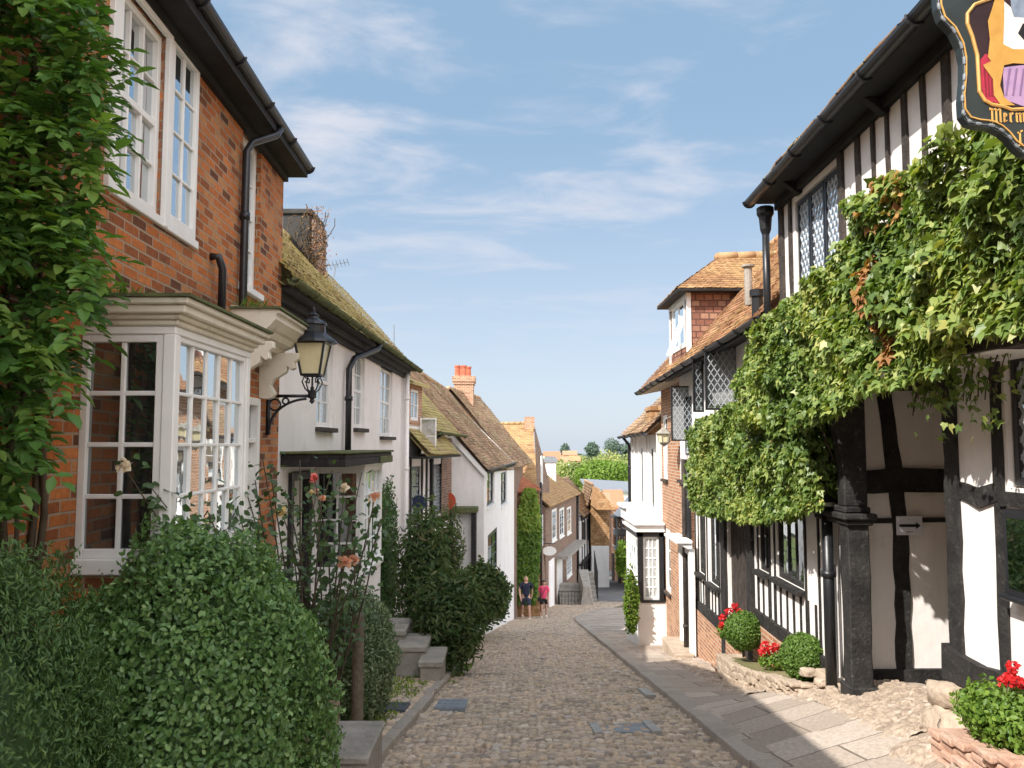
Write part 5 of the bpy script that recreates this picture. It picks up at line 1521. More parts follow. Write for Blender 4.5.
# big posts, sill beam, window and rails of the near ground floor
mb = MB()
mb.beam(FW, [(7.02, -2.0), (7.0, -.8), (6.99, .1), (7.02, ZJ)], .21, -.2, .03, .02, .22)
mb.beam(FW, [(6.32, -1.85), (6.30, ZJ)], .13, -.05, .02, .008, .25)
mb.beam(FW, [(6.93, -.37), (6.6, -.42), (6.33, -.36)], .15, -.05, .022, .015, .15)
mb.beam(FW, [(4.9, -.40), (6.27, -.40)], .11, -.05, .04, .008)
mb.beam(FW, [(5.12, -1.85), (5.12, ZJ)], .14, -.05, .025, .01)
mb.build('posts', G['timber'], inn)
mb = MB(); mb.beam(FW, [(7.18, -1.83), (6.6, -1.86), (5.9, -1.84), (3, -1.86)], .27, -.2, .07, .022, .22); mb.build('sill_beam', G['timber'], inn)
lattice(FW, inn, 5.27, 6.18, -.3, .68, -.04, .085, .13, .06)
# carriage entry: its far wall faces up the street
YP = 9.42
Fp = Fr((0, YP), (1, 0), False); Fp.n = Vector((0, -1, 0))
mb = MB(); mb.wall(Fp, 3.72, 7.6, -2.75, ZJ, []); mb.face([(7.6, YP, -2.75), (7.6, YP, ZJ), (7.6, 6.9, ZJ), (7.6, 6.9, -2.75)]); mb.build('passage_wall', G['plaster_inn'], inn)
mb = MB()
mb.beam(Fp, [(4.40, -2.6), (4.41, -1.2), (4.39, -.6), (4.33, 0.0), (4.27, ZJ)], .165, -.05, .03, .014, .2)
mb.beam(Fp, [(3.8, -.42), (4.4, -.40), (7.5, -.43)], .27, -.05, .04, .012, .3)
mb.beam(Fp, [(3.8, -.86), (5.2, -.84)], .055, -.02, .03, .006, .3)
mb.beam(Fp, [(3.8, -2.62), (4.6, -2.6), (7.5, -2.6)], .22, -.1, .06, .012, .3)
mb.beam(Fp, [(3.78, -2.6), (3.80, ZJ)], .12, -.05, .03)
mb.build('passage_timbers', G['timber'], inn)
mb = MB(); mb.fbox(FW, 6.9, 9.5, ZJ - .0, ZJ + .05, -4, .1)
for k in range(8): mb.fbox(FW, 6.95 + k * .34, 7.06 + k * .34, ZJ - .12, ZJ, -4, .1)
mb.build('passage_ceiling', G['timber'], inn)
# carved corner post with its capital and bracket
mb = MB()
mb.beam(FW, [(8.97, -2.70), (8.99, -2.2), (8.96, -1.4), (8.98, -.80)], .22, -.04, .19, .010, .2)
mb.fbox(FW, 8.82, 9.14, -2.8, -2.55, -.08, .22)
p_ = inn and mb.build('corner_post', G['timber'], inn, bevel=.012)
mb = MB(); mb.fbox(FW, 8.78, 9.85, -.80, -.73, -.10, .26); mb.fbox(FW, 8.82, 9.82, -.86, -.80, -.07, .22); mb.fbox(FW, 8.86, 9.2, -.73, -.66, -.06, .22); mb.build('capital', G['timber'], inn, bevel=.015)
mb = MB()
for a in (8.98, 9.62):
    Fb = Fr(tuple(FW.p(a, 0, .02).xy), tuple(FW.n.xy), False)
    mb.prism(Fb, [(-.06, -.66), (.19, -.66), (.19, -.3), (.24, .1), (.34, .42), (.5, .55), (.5, ZJ), (-.06, ZJ)], -.10, .10)
mb.build('curved_bracket', G['timber'], inn, bevel=.012)
pipe(inn, [FW.p(9.45, -.78, .20), FW.p(9.45, -2.72, .20)], .062, name='corner_downpipe')
pipe(inn, [FW.p(9.75, -.80, .08), FW.p(9.75, -2.6, .08)], .05, name='corner_downpipe')

# ------------------------------------------------------------------ the lower timbered wing
wg = thing('timber_wing', 'lower timber framed wing with white panels and orange tiled roof next to the inn', 'house', (4, 13, -3.5))
FU = FR(3.3)
onw = lambda px, py: FW.on(px, py)
A_ = lambda px: FW.a(px)
hd = (10.9, 12.05, -1.90, -.75); hc_ = (12.45, 12.98, -1.93, -.8); hb = (15.72, 16.5, -2.70, -1.35); ha = (17.0, 17.55, -2.66, -1.3)
mb = MB(); mb.wall(FW, 9.44, 17.95, -6.2, -.2, [hd, hc_, hb, ha, (13.7, 15.05, -4.4, -1.2)], rev=.14); mb.build('ground_wall', G['plaster_inn'], wg)
hu1, hu2 = (13.05, 14.1, .42, 1.36), (16.6, 17.6, -.22, 1.0)
mb = MB(); mb.wall(FU, 10.0, 17.95, -.3, 1.66, [hu1, hu2], rev=.1); mb.face([FU.p(10, -.3), FU.p(10, -.3, -.6), FU.p(17.95, -.3, -.6), FU.p(17.95, -.3)]); mb.build('upper_wall', G['plaster_inn'], wg)
mb = MB()
for a in (10.3, 10.8, 12.15, 12.4, 13.03, 13.3, 15.55, 15.7, 16.75, 16.95, 17.6, 17.9): mb.beam(FW, [(a, -2.62 if a < 13.2 else -3.35), (a, -.3)], .05, -.02, .02, .005)
for a in np.arange(10.45, 13.2, .29): mb.beam(FW, [(a, -2.62), (a, -2.0)], .045, -.02, .02, .005)
for a in np.arange(15.8, 17.9, .27): mb.beam(FW, [(a, -3.3), (a, -2.8)], .045, -.02, .02, .005)
mb.beam(FW, [(9.9, -2.66), (13.3, -2.68)], .2, -.05, .05, .01); mb.beam(FW, [(15.1, -3.34), (17.95, -3.42)], .26, -.05, .05, .01)
mb.beam(FW, [(13.42, -4.3), (13.42, -.3)], .3, -.05, .06, .015); mb.beam(FW, [(15.25, -4.3), (15.25, -.3)], .3, -.05, .06, .015)
mb.beam(FW, [(9.9, -.32), (17.95, -.36)], .2, -.05, .08, .012)
mb.build('timber_frame', G['timber'], wg)
for q in (hd, hc_, hb, ha): win(FW, wg, *q, 3 if q[1] - q[0] > 1 else 2, 1, d=-.02, fw=.06, bw=.05, mat='timber', sill='timber', sill_d=.12)
mb = MB(); mb.fbox(FW, 13.6, 15.1, -4.4, -1.2, -.13, -.08)
for k in range(6): mb.fbox(FW, 13.72 + k * .225, 13.92 + k * .225, -4.4, -1.25, -.08, -.06)
mb.build('plank_door', G['timber_grey'], wg)
mb = MB(); mb.wall(FW, 13.3, 18.0, -6, -3.46, [], d=.06); mb.wall(FW, 9.9, 13.3, -6, -2.76, [], d=.06); mb.build('brick_plinth', G['brick_orange'], wg)
# leaded windows and their open casements
for q in (hu1, hu2): lattice(FU, wg, *q, -.04, .12, .19, .05)
for (x0, x1, y0, y1, Y, rot) in ((705, 742, 346, 410, 13.0, 0.0), (671, 693.5, 386, 441, 16.9, .05), (693, 704.5, 356, 412, 14.2, .3)):
    p0, p1 = at(x0, (y0 + y1) / 2, Y), at(x1, (y0 + y1) / 2, Y)
    Fo = Fr(p0.xy, (1, rot), False)
    lattice(Fo, wg, 0, (p1 - p0).length, at(x0, y1, Y).z, at(x0, y0, Y).z, .015, .10, .155, .03, name='open_casement', th=.03)
E0, E1 = (FR(2.9).p(10.12, 1.62)), (FR(2.9).p(17.9, 1.48))
RZ = 5.25
R0, R1 = FR(6.3).p(10.12, RZ), FR(6.3).p(17.9, RZ - .05)
roof('roof', wg, G['tile_orange'], E1, E0, R0, R1, sag=.04, seed=50)
F29 = FR(2.9)
mb = MB(); mb.hexa([F29.p(10.12, 1.50), F29.p(17.95, 1.36), F29.p(17.95, 1.50, -.45), F29.p(10.12, 1.62, -.45)], [F29.p(10.12, 1.56), F29.p(17.95, 1.42), F29.p(17.95, 1.56, -.45), F29.p(10.12, 1.68, -.45)]); mb.build('eaves', G['soffit'], wg)
gutter(wg, F29.p(10.1, 1.58, .05), F29.p(17.9, 1.45, .05), .06)
# hipped dormer with tile-hung cheek
dx0 = at(688, 320, 16.75).x; y0, y1 = 16.75, 18.6; ze, zr_ = at(688, 291, 16.75).z, at(715, 255, 17.7).z
zb_ = at(688, 348, 16.75).z; xr_ = 5.3
mb = MB(); mb.face([(dx0, y0, zb_ - .3), (dx0, y0, ze), (xr_, y0, ze), (xr_, y0, zb_ - .3)]); mb.face([(dx0, y1, zb_ - .3), (xr_, y1, zb_ - .3), (xr_, y1, ze), (dx0, y1, ze)]); 
Fdf = Fr((dx0, y0), (0, 1), False)
mb.wall(Fdf, 0, y1 - y0, zb_ - .4, ze, [(.25, y1 - y0 - .25, zb_ + .05, ze - .1)], rev=.1)
dm = mb.build('dormer', G['hung_tile'], wg)
dw = win(Fdf, dm, .25, y1 - y0 - .25, zb_ + .05, ze - .1, 2, 2, d=.02, fw=.09, glass='glass_sky')
mb = MB(); mb.box(dx0 - .03, dx0 + .06, y0 - .025, y0 + .05, zb_ - .2, ze); mb.box(dx0 - .03, dx0 + .05, y1 - .05, y1 + .02, zb_ - .2, ze); mb.prism(Fr((dx0, y0), (0, 1), False), [(-.02, ze - .16), (y1 - y0, ze - .16), (y1 - y0, ze), (-.02, ze)], 0, .04)
mb.hexa([(dx0 - .36, y0 + .5, zb_ - .1), (dx0 - .36, y0 + .56, zb_ - .1), (dx0 - .02, y0 + .56, zb_ + .75), (dx0 - .02, y0 + .5, zb_ + .75)], [(dx0 - .24, y0 + .5, zb_ - .1), (dx0 - .24, y0 + .56, zb_ - .1), (dx0 + .06, y0 + .56, zb_ + .68), (dx0 + .06, y0 + .5, zb_ + .68)])
mb.build('casing', G['white'], dm)
ov = .26; ym = (y0 + y1) / 2
hip = Vector((dx0 + .9, ym, zr_ - .05)); rr = Vector((xr_ + 1.2, ym, zr_))
lo = ze + .02
dr1 = roof('dormer_roof', dm, G['tile_ochre'], (dx0 - ov, y0 - ov, lo), (xr_ + 1, y0 - ov, lo), rr, hip, seed=52, sag=.01)
roof('dormer_hip', dm, G['tile_ochre'], (dx0 - ov, y1 + ov, lo), (dx0 - ov, y0 - ov, lo), hip + Vector((0, -.03, 0)), hip + Vector((0, .03, 0)), seed=53, sag=.01)
roof('dormer_roof', dm, G['tile_ochre'], (xr_ + 1, y1 + ov, lo), (dx0 - ov, y1 + ov, lo), hip, rr, seed=54, sag=.01, ridge=False)
mb = MB(); mb.box(dx0 - ov, xr_, y0 - ov, y1 + ov, lo - .06, lo - .015); mb.build('dormer_eaves', G['soffit'], dm)
# flue pipes
c = at(757, 290, 10.7); c2 = at(757, 337, 10.7)
mb = MB(); mb.tube([(c.x, 10.7, c2.z - .6), (c.x, 10.7, c.z - .05)], .075, 12); mb.tube([(c.x, 10.7, c.z - .09), (c.x, 10.7, c.z)], .10, 12); mb.tube([(c.x, 10.7, c2.z + .02), (c.x, 10.7, c2.z + .09)], .09, 12)
mb.build('black_flue', G['black'], wg, smooth=False)
c = at(748, 267, 12.6); mb = MB(); mb.tube([(c.x, 12.6, c.z - .6), (c.x, 12.6, c.z)], .06, 10); mb.tube([(c.x, 12.6, c.z), (c.x, 12.6, c.z + .03)], .10, 10); mb.build('grey_flue', G['stone'], wg)
pipe(wg, [FW.p(17.97, 1.3, .15), FW.p(17.97, -4.9, .12)], .055)

# ------------------------------------------------------------------ brick cottage under the end of the same roof
bc = thing('brick_cottage', 'narrow orange brick cottage with a cream soffit between the timbered wing and white shop house', 'house', (3.9, 19.5, -4.9))
FB = FR(3.45)
bp = lambda x0, x1, y0, y1: (FB.a(x1), FB.a(x0), FB.on((x0 + x1) / 2, y1)[1], FB.on((x0 + x1) / 2, y0)[1])
b1, b2 = bp(663, 667.5, 415, 479), bp(679.5, 686, 440, 480)
b3 = bp(664, 669, 528, 590)
b2 = (b2[0], b2[1], b2[2], .25)
mb = MB(); mb.wall(FB, 18.0, 21.4, -7.2, 1.45, [b1, b2, b3], rev=.12); mb.face([FB.p(21.4, -7.2), FB.p(21.4, -7.2, -5.5), FB.p(21.4, 1.4, -5.5), FB.p(21.4, 5.0, -2.9), FB.p(21.4, 1.4)]); mb.build('wall', G['brick_orange'], bc)
roof('roof', bc, G['tile_orange'], FR(2.9).p(21.5, 1.42), FR(2.9).p(17.92, 1.48), FR(6.3).p(17.92, RZ - .05), FR(6.3).p(21.5, RZ - .1), sag=.03, seed=57)
mb = MB(); mb.hexa([F29.p(18.0, 1.36), F29.p(21.5, 1.30), F29.p(21.5, 1.42, -.6), F29.p(18.0, 1.46, -.6)], [F29.p(18.0, 1.40), F29.p(21.5, 1.34), F29.p(21.5, 1.46, -.6), F29.p(18.0, 1.50, -.6)]); mb.build('soffit', G['soffit_pale'], bc)
gutter(bc, F29.p(17.95, 1.44, .05), F29.p(21.55, 1.38, .05), .06)
for q in (b1, b2, b3): win(FB, bc, *q, 1, 3, d=-.01, fw=.09, sill='timber_grey', glass='glass_sky')
a0, a1 = FB.a(690.5), FB.a(680); zt_ = FB.on(685, 545)[1]
mb = MB(); mb.fbox(FB, a0, a0 + .12, -5.2, zt_, -.05, .07); mb.fbox(FB, a1 - .12, a1, -5.2, zt_, -.05, .07); mb.fbox(FB, a0 + .12, a1 - .12, zt_ - .12, zt_, -.05, .07); dro = mb.build('door_frame', G['white'], bc)
mb = MB(); mb.fbox(FB, a0 + .12, a1 - .12, -5.2, zt_ - .12, -.05, .01); mb.build('door', G['white'], dro)
mb = MB(); mb.fbox(FB, a0 - .1, a1 + .2, zt_ + .12, zt_ + .20, 0, .36); mb.prism(Fr(tuple(FB.p(a0, 0).xy), tuple(FB.n.xy), False), [(0, zt_ + .0), (.1, zt_), (.3, zt_ + .12), (0, zt_ + .12)], -.06, .06); mb.build('door_hood', G['plaster'], bc, bevel=.02)
mb = MB(); mb.fbox(FB, a0 - .1, a1 + .3, zr(19) - .2, zr(19) + .38, 0, .42); mb.build('doorstep', G['stone_warm'], bc, bevel=.02)
pipe(bc, [FB.p(18.1, 1.2, .06), FB.p(18.1, -4.9, .06)], .05, mat='timber_grey')
# hanging lantern
c = at(664, 438, 18.6)
ln = thing('hanging_lantern', 'small cream paned lantern hanging under the open casement by the brick cottage', 'lamp', tuple(c))
mb = MB()
for k in range(6):
    an = k * math.pi / 3; e = Vector((math.cos(an), math.sin(an), 0))
    mb.tube([c + e * .12 + Vector((0, 0, -.10)), c + e * .15 + Vector((0, 0, .11))], .012, 5)
mb.lathe(c, [(.0, -.2), (.03, -.18), (.12, -.11), (.125, -.09)], 6); mb.lathe(c, [(.2, .10), (.15, .14), (.06, .21), (.02, .24), (.02, .3)], 6)
mb.tube([c + Vector((0, 0, .28)), c + Vector((.02, 0, .42)), c + Vector((.2, 0, .5)), c + Vector((.45, 0, .45))], .014, 6)
mb.build('frame', G['stone'], ln)
mb = MB(); mb.lathe(c, [(.115, -.09), (.145, .10)], 6); mb.build('glass_panes', G['glass_lamp'], ln)

# ------------------------------------------------------------------ white shop house with its projecting bay
ws = thing('white_shop_house', 'white boarded shop house with black edged bay window facing up the street', 'house', (3.7, 23.5, -5.4))
FS = FR(3.4)
zE = .28
mb = MB(); mb.wall(FS, 21.4, 27.2, -8, zE, [(22.1, 22.9, -1.7, -.1), (24.2, 25.0, -1.7, -.1)], rev=.1); mb.face([FS.p(27.2, -8), FS.p(27.2, -8, -5), FS.p(27.2, zE, -5), FS.p(27.2, 2.9, -2.5), FS.p(27.2, zE)]); mb.face([FS.p(21.41, -8), FS.p(21.41, zE), FS.p(21.41, 2.9, -2.5), FS.p(21.41, zE, -5), FS.p(21.41, -8, -5)])
mb.build('wall', G['plaster'], ws)
mb = MB()
for a in (21.5, 22.0, 23.1, 23.7, 24.1, 25.2, 26.2, 27.0): mb.fbox(FS, a, a + .18, -2.0, zE, 0, .05)
mb.build('pilasters', G['white'], ws)
for q in ((22.1, 22.9, -1.7, -.1), (24.2, 25.0, -1.7, -.1)): win(FS, ws, *q, 2, 3, d=-.02, fw=.08, mat='black')
roof('roof', ws, G['tile_brown'], FS.p(27.4, zE + .05, .35), FS.p(21.55, zE + .05, .35), FS.p(21.55, 3.0, -2.5), FS.p(27.4, 3.0, -2.5), w=.2, g=.13, seed=60)
gutter(ws, FS.p(21.5, zE + .04, .38), FS.p(27.5, zE + .0, .38), .06)
pipe(ws, [FS.p(27.1, zE, .32), FS.p(27.1, zE - .3, .1), FS.p(27.1, -6, .1)], .05)
c0, c1 = at(650.5, 406, 23), at(663, 428, 23)
mb = MB(); mb.box(c0.x, c1.x + .3, 23, 23.8, c1.z - .6, c0.z); mb.box(c0.x - .04, c1.x + .34, 22.96, 23.84, c0.z - .12, c0.z - .05); mb.build('chimney', G['brick_ochre'], ws)
# shop bay
bx0, bx1 = at(638, 560, 21.0).x, FS.p(21.4, 0).x
zt_, zs_ = at(650, 532, 21).z, at(650, 601, 21).z
mb = MB(); mb.box(bx0, bx1 + .1, 21.0, 23.2, -5.7, zs_ - .04); b_ = mb.build('shop_bay', G['white'], ws)
mb = MB(); mb.box(bx0 - .02, bx1, 20.97, 23.23, zs_ - .04, zs_ + .02); mb.box(bx0, bx0 + .13, 20.985, 21.1, zs_ + .02, zt_); mb.box(bx1 - .12, bx1 - .01, 20.985, 21.1, zs_ + .02, zt_); mb.box(bx0, bx1 - .01, 20.985, 21.1, zt_ - .12, zt_); mb.box(bx0 - .012, bx0, 21.1, 23.2, zt_ - .15, zt_); mb.box(bx0, bx0 + .1, 23.1, 23.2, zs_ + .02, zt_)
mb.build('black_surround', G['black'], b_)
Fb = Fr((0, 21.04), (1, 0), False); Fb.n = Vector((0, -1, 0))
win(Fb, b_, bx0 + .13, bx1 - .12, zs_ + .02, zt_ - .12, 3, 6, d=0, fw=.06, bw=.03, glass='curtain')
Fb2 = Fr((bx0, 21.1), (0, 1), False)
win(Fb2, b_, 0, 2.0, zs_ + .02, zt_ - .15, 5, 6, d=0, fw=.06, bw=.03)
mb = MB(); mb.box(bx0 - .08, bx1 + .02, 20.92, 23.3, zt_ + .0, zt_ + .06); mb.box(bx0 - .03, bx1 + .02, 20.96, 23.25, zt_ + .06, zt_ + .17); mb.box(bx0 - .11, bx1 + .02, 20.88, 23.4, zt_ + .17, zt_ + .23); mb.build('fascia', G['plaster'], b_, bevel=.01)
mb = MB(); mb.box(bx0 + .05, bx1, 23.4, 24.6, zt_ + .1, zt_ + .42); mb.box(bx0 - .05, bx1, 23.35, 24.7, zt_ + .42, zt_ + .5); mb.build('far_hood', G['white'], ws)

# ================================================================== signs and small things on the inn
asg = thing('arrow_sign', 'small white sign with a black right pointing arrow on the passage timber', 'sign', (4.6, YP - .05, -.92))
x0, x1 = at(896, 525, YP - .05).x, at(922, 525, YP - .05).x; z0, z1 = at(909, 535, YP - .05).z, at(909, 516, YP - .05).z
Fa = Fr((0, YP - .05), (1, 0), False); Fa.n = Vector((0, -1, 0))
mb = MB(); mb.fbox(Fa, x0, x1, z0, z1, 0, .014); mb.build('board', M_plain('sign_white', (.72, .73, .78), (.66, .67, .72), 3, .4), asg, bevel=.003)
zm = (z0 + z1) / 2; L = x1 - x0
mb = MB(); mb.prism(Fa, [(x0 + .10 * L, zm - .016), (x0 + .74 * L, zm - .016), (x0 + .74 * L, zm - .04), (x0 + .92 * L, zm), (x0 + .74 * L, zm + .04), (x0 + .74 * L, zm + .016), (x0 + .10 * L, zm + .016)], .0145, .018); mb.build('arrow', G['black'], asg)
mb = MB(); mb.fbox(Fa, x0 + .36 * L, x0 + .62 * L, z0 + .032, z0 + .04, .0145, .017); mb.fbox(Fa, x0 + .47 * L, x0 + .50 * L, z1 - .045, z1 - .035, .0145, .017); mb.build('marks', G['lead'], asg)

# framed notice case
nb = thing('notice_case', 'dark framed glass notice case on the white wall under the leaded window', 'notice board', tuple(FW.p(5.8, -.8, .05)))
mb = MB(); mb.fbox(FW, 5.3, 6.12, -1.10, -.47, .025, .10); mb.fbox(FW, 5.26, 6.16, -1.13, -1.09, .025, .13); mb.build('case', G['black'], nb, bevel=.008)
mb = MB(); mb.face([FW.p(5.36, -1.04, .103), FW.p(6.07, -1.04, .103), FW.p(6.07, -.53, .103), FW.p(5.36, -.53, .103)]); mb.build('pane', M_glass('notice_glass', (.05, .07, .075), .08, 1.5, .01), nb)

# hanging inn sign: a shaped board with a studded edge
YS = 4.0
Fsg = Fr((0, YS), (1, 0), False); Fsg.n = Vector((0, -1, 0))
cxs = at(1032, 60, YS).x
sgn = thing('inn_sign', 'black shaped hanging inn sign with gold blackletter and a painted panel, top right', 'sign', (cxs, YS, 2.6))
px_out = [(1031, 157), (1024, 155), (1016, 149), (1009, 140), (1001, 133), (991, 128), (977, 126.5), (968, 124), (962, 116), (961, 100), (963, 80), (963, 62), (960, 47), (952, 31), (941, 20), (937, 8), (936, -8), (941, -24), (955, -36), (975, -44), (1000, -48), (1031, -50)]
px_in = [(1031, 109), (1022, 109.5), (1011, 110), (1003, 107), (992, 105), (984.5, 101), (979, 92), (978, 74), (977, 56), (972, 37), (967, 24), (967, 14), (974, 5), (985, 1), (1000, -4), (1031, -12)]
def sym(pts):
    L = [(at(x, y, YS).x, at(x, y, YS).z) for x, y in pts]
    return L + [(2 * cxs - a, h) for a, h in L[-1:0:-1] if abs(a - cxs) > .01]
out = sym(px_out); inn_ = sym(px_in)
mb = MB(); mb.prism(Fsg, out, -.05, .0); mb.build('board', M_plain('blackish_green_paint', (.022, .032, .032), (.012, .018, .018), 5, .4, .1, 40, .5), sgn, bevel=.006)
gold = M_plain('gold_paint', (.62, .36, .10), (.5, .27, .07), 8, .45, .05, 40, .5)
edge_ = [Fsg.p(cxs + (a - cxs) * .955, 2.6 + (h - 2.6) * .965, .004) for a, h in out]
mb = MB(); mb.tube(edge_ + [edge_[0]], .0045, 5); ie = [Fsg.p(a, h, .004) for a, h in inn_]; mb.tube(ie + [ie[0]], .009, 6); mb.build('gold_lines', gold, sgn)
mb = MB()
P = [Vector(Fsg.p(cxs + (a - cxs) * .985, 2.6 + (h - 2.6) * .988, .004)) for a, h in out]
E_ = []; rr_ = []
for A, B in zip(P, P[1:] + P[:1]):
    k = max(1, int((B - A).length / .05))
    for i in range(k):
        for f_, r_ in ((0, .0085), (.22, .007), (.24, .002), (.76, .002), (.78, .007)): E_.append(A.lerp(B, (i + f_) / k)); rr_.append(r_)
mb.tube(E_, rr_, 6)
mb.build('studded_edge', G['lead'], sgn)
mb = MB(); mb.prism(Fsg, inn_, .0, .003); mb.build('painted_panel', M_plain('dark_maroon_paint', (.035, .016, .018), (.02, .01, .012), 5, .5), sgn)
def blob(pts, m, name, d):
    mb = MB(); mb.prism(Fsg, [(at(x, y, YS).x, at(x, y, YS).z) for x, y in pts], d, d + .002); mb.build(name, m, sgn)
M_och = M_plain('ochre_paint', (.5, .29, .07), (.42, .22, .05), 14, .5); M_pale = M_plain('pale_paint', (.72, .66, .6), (.62, .56, .5), 9, .5); M_rd = M_plain('crimson_paint', (.42, .03, .06), (.28, .02, .04), 20, .5); M_mauve = M_plain('mauve_paint', (.4, .25, .38), (.3, .2, .36), 22, .5); M_blu = M_plain('grey_blue_paint', (.22, .27, .34), (.14, .17, .22), 20, .5)
blob([(980, 60), (985, 54), (1000, 62), (998, 104), (985, 100), (981, 88)], M_rd, 'painted_drape', .0032)
blob([(1002, 68), (1050, 62), (1060, 100), (1024, 107), (1004, 100)], M_mauve, 'painted_drape', .0032)
blob([(1010, 0), (1050, -4), (1055, 20), (1012, 18)], M_blu, 'painted_water', .0032)
blob([(1001, 0), (1010, 8), (1013, 18), (1052, 20), (1050, 52), (1018, 50), (1004, 54), (1000, 40), (1002, 20)], M_pale, 'painted_cloth', .0053)
blob([(994, 0), (1003, -2), (1003, 20), (1002, 45), (1012, 50), (1052, 50), (1052, 66), (1012, 64), (1003, 66), (999, 86), (1003, 98), (1014, 106), (1000, 106), (993, 96), (992, 80), (982, 66), (990, 62), (987, 58), (989, 40), (987, 22), (991, 10)], M_och, 'painted_scroll', .0075)
blob([(1022, 24), (1030, 30), (1044, 26), (1040, 44), (1024, 42), (1017, 34)], M_plain('black_paint', (.015, .015, .018), None, 5, .5), 'painted_dark', .0075)


M_dk = M_plain('dark_fold_paint', (.2, .015, .03), None, 8, .5); M_dm = M_plain('dark_mauve_paint', (.22, .13, .25), None, 8, .5)
for i_ in range(5): blob([(983 + i_ * 3.4, 66), (984.2 + i_ * 3.4, 66), (986.4 + i_ * 2.9, 97), (985 + i_ * 2.9, 97)], M_dk, 'painted_fold', .0053)
for i_ in range(6): blob([(1008 + i_ * 7, 69), (1010 + i_ * 7, 69), (1006 + i_ * 7, 96), (1004.5 + i_ * 7, 96)], M_dm, 'painted_fold', .0053)


def blackletter(mb, text, x, z, hgt, d):
    """broken-pen letters from slanted strokes"""
    w = hgt * .17
    def minim(x0, z0=0.0, z1=1.0):
        a, b = z + z0 * hgt, z + z1 * hgt; q = w * .55
        mb.prism(Fsg, [(x0 - w / 2, a + q * 1.2), (x0 - w * .1, a + q * 2.0) if False else (x0 - w / 2, a + q * 1.3), (x0 + w * .1, a), (x0 + w * .9, a + q), (x0 + w / 2, a + q * 1.8), (x0 + w / 2, b - q * 1.3), (x0 + w * .1, b), (x0 - w * .9, b - q), (x0 - w / 2, b - q * 1.8)], d, d + .003)
    def bar(x0, z0, x1, z1, t=.35):
        A, B = Vector((x0, z + z0 * hgt)), Vector((x1, z + z1 * hgt)); n = (B - A).normalized(); s = Vector((-n.y, n.x)) * w * t
        mb.prism(Fsg, [tuple(A - s), tuple(B - s), tuple(B + s), tuple(A + s)], d, d + .003)
    st = hgt * .34
    for ch_ in text:
        if ch_ == 'M':
            minim(x, 0, 1.45); minim(x + st * 1.15, 0, 1.4); minim(x + st * 2.3, 0, 1.4); bar(x, 1.2, x + st * 1.1, 1.42); bar(x + st * 1.15, 1.15, x + st * 2.3, 1.42); bar(x - st * .7, .1, x, .3); bar(x - st * .6, 1.5, x - w, 1.25); x += st * 3.4
        elif ch_ == 'I':
            minim(x + st * .5, 0, 1.45); bar(x - st * .2, 1.25, x + st * 1.3, 1.5, .45); bar(x - st * .2, .0, x + st * 1.1, .2, .4); x += st * 2
        elif ch_ == ' ': x += st * 1.5
        else:
            k = {'m': 3, 'n': 2, 'a': 2, 'i': 1, 'r': 1, 'e': 1, 'd': 2}[ch_]
            for i in range(k): minim(x + i * st, 0, 1.35 if (ch_ == 'd' and i == 1) else 1.0)
            if ch_ in 'mna':
                for i in range(k - 1): bar(x + i * st, .75, x + (i + 1) * st, 1.0, .25)
            if ch_ in 'ad': bar(x, .1, x + st, .22, .25)
            if ch_ == 'd': bar(x, .85, x + st, 1.0, .25)
            if ch_ == 'r': bar(x + w * .4, .8, x + st * .75, .98, .55)
            if ch_ == 'e': bar(x + w * .3, .95, x + st * .75, .75, .45); bar(x, .48, x + st * .75, .72, .22); bar(x + w * .2, .06, x + st * .8, .24, .25)
            if ch_ == 'i': bar(x - w * .5, 1.2, x + w * .5, 1.3, .45)
            x += st * k + st * (.45 if ch_ not in 're' else .75)
    return x


zt_ = at(1006, 123, YS).z; hg = (at(1006, 112, YS).z - zt_)
mb = MB(); blackletter(mb, 'Mermaid', at(992, 120, YS).x, zt_, hg * .92, .002); mb.build('lettering', gold, sgn)
mb = MB(); blackletter(mb, 'Inn', at(1018, 140, YS).x, at(1018, 146, YS).z, hg * .92, .002)
mb.build('lettering', gold, sgn)
mb = MB(); mb.tube([Fsg.p(cxs + .3, at(1031, -60, YS).z, -.02), Fsg.p(3.6, at(1031, -60, YS).z, -.02)], .02, 8); mb.tube([Fsg.p(cxs, at(1031, -60, YS).z, -.02), Fsg.p(cxs, at(1031, -45, YS).z, -.02)], .012, 6); mb.tube([Fsg.p(cxs + .35, at(1031, -60, YS).z, -.02), Fsg.p(cxs + .35, at(1031, -40, YS).z, -.02)], .012, 6); mb.build('hanging_arm', G['black'], sgn)

# ================================================================== PLANTS
# creeper over the jetty and the wing: leaves hang in layers in front of the walls
FV = FR(3.03)
FV2 = FR(3.22)
polyA = [(1060, 120), (1024, 128), (985, 132), (960, 160), (935, 166), (905, 172), (880, 186), (858, 214), (842, 262), (815, 285), (788, 300), (768, 318), (750, 345), (744, 375), (738, 408), (756, 428), (790, 430), (830, 414), (868, 392), (905, 384), (940, 380), (950, 362), (990, 340), (1030, 318), (1060, 318)]
polyB = [(790, 396), (738, 404), (716, 416), (697, 426), (691, 455), (700, 478), (696, 508), (725, 518), (760, 522), (800, 520), (826, 512), (822, 470), (806, 432)]


def inside(pts, pg):
    x, y = pts[:, 0], pts[:, 1]; r = np.zeros(len(x), bool); j = len(pg) - 1
    for i in range(len(pg)):
        xi, yi, xj, yj = *pg[i], *pg[j]
        c = ((yi > y) != (yj > y)) & (x < (xj - xi) * (y - yi) / (yj - yi + 1e-12) + xi)
        r ^= c; j = i
    return r


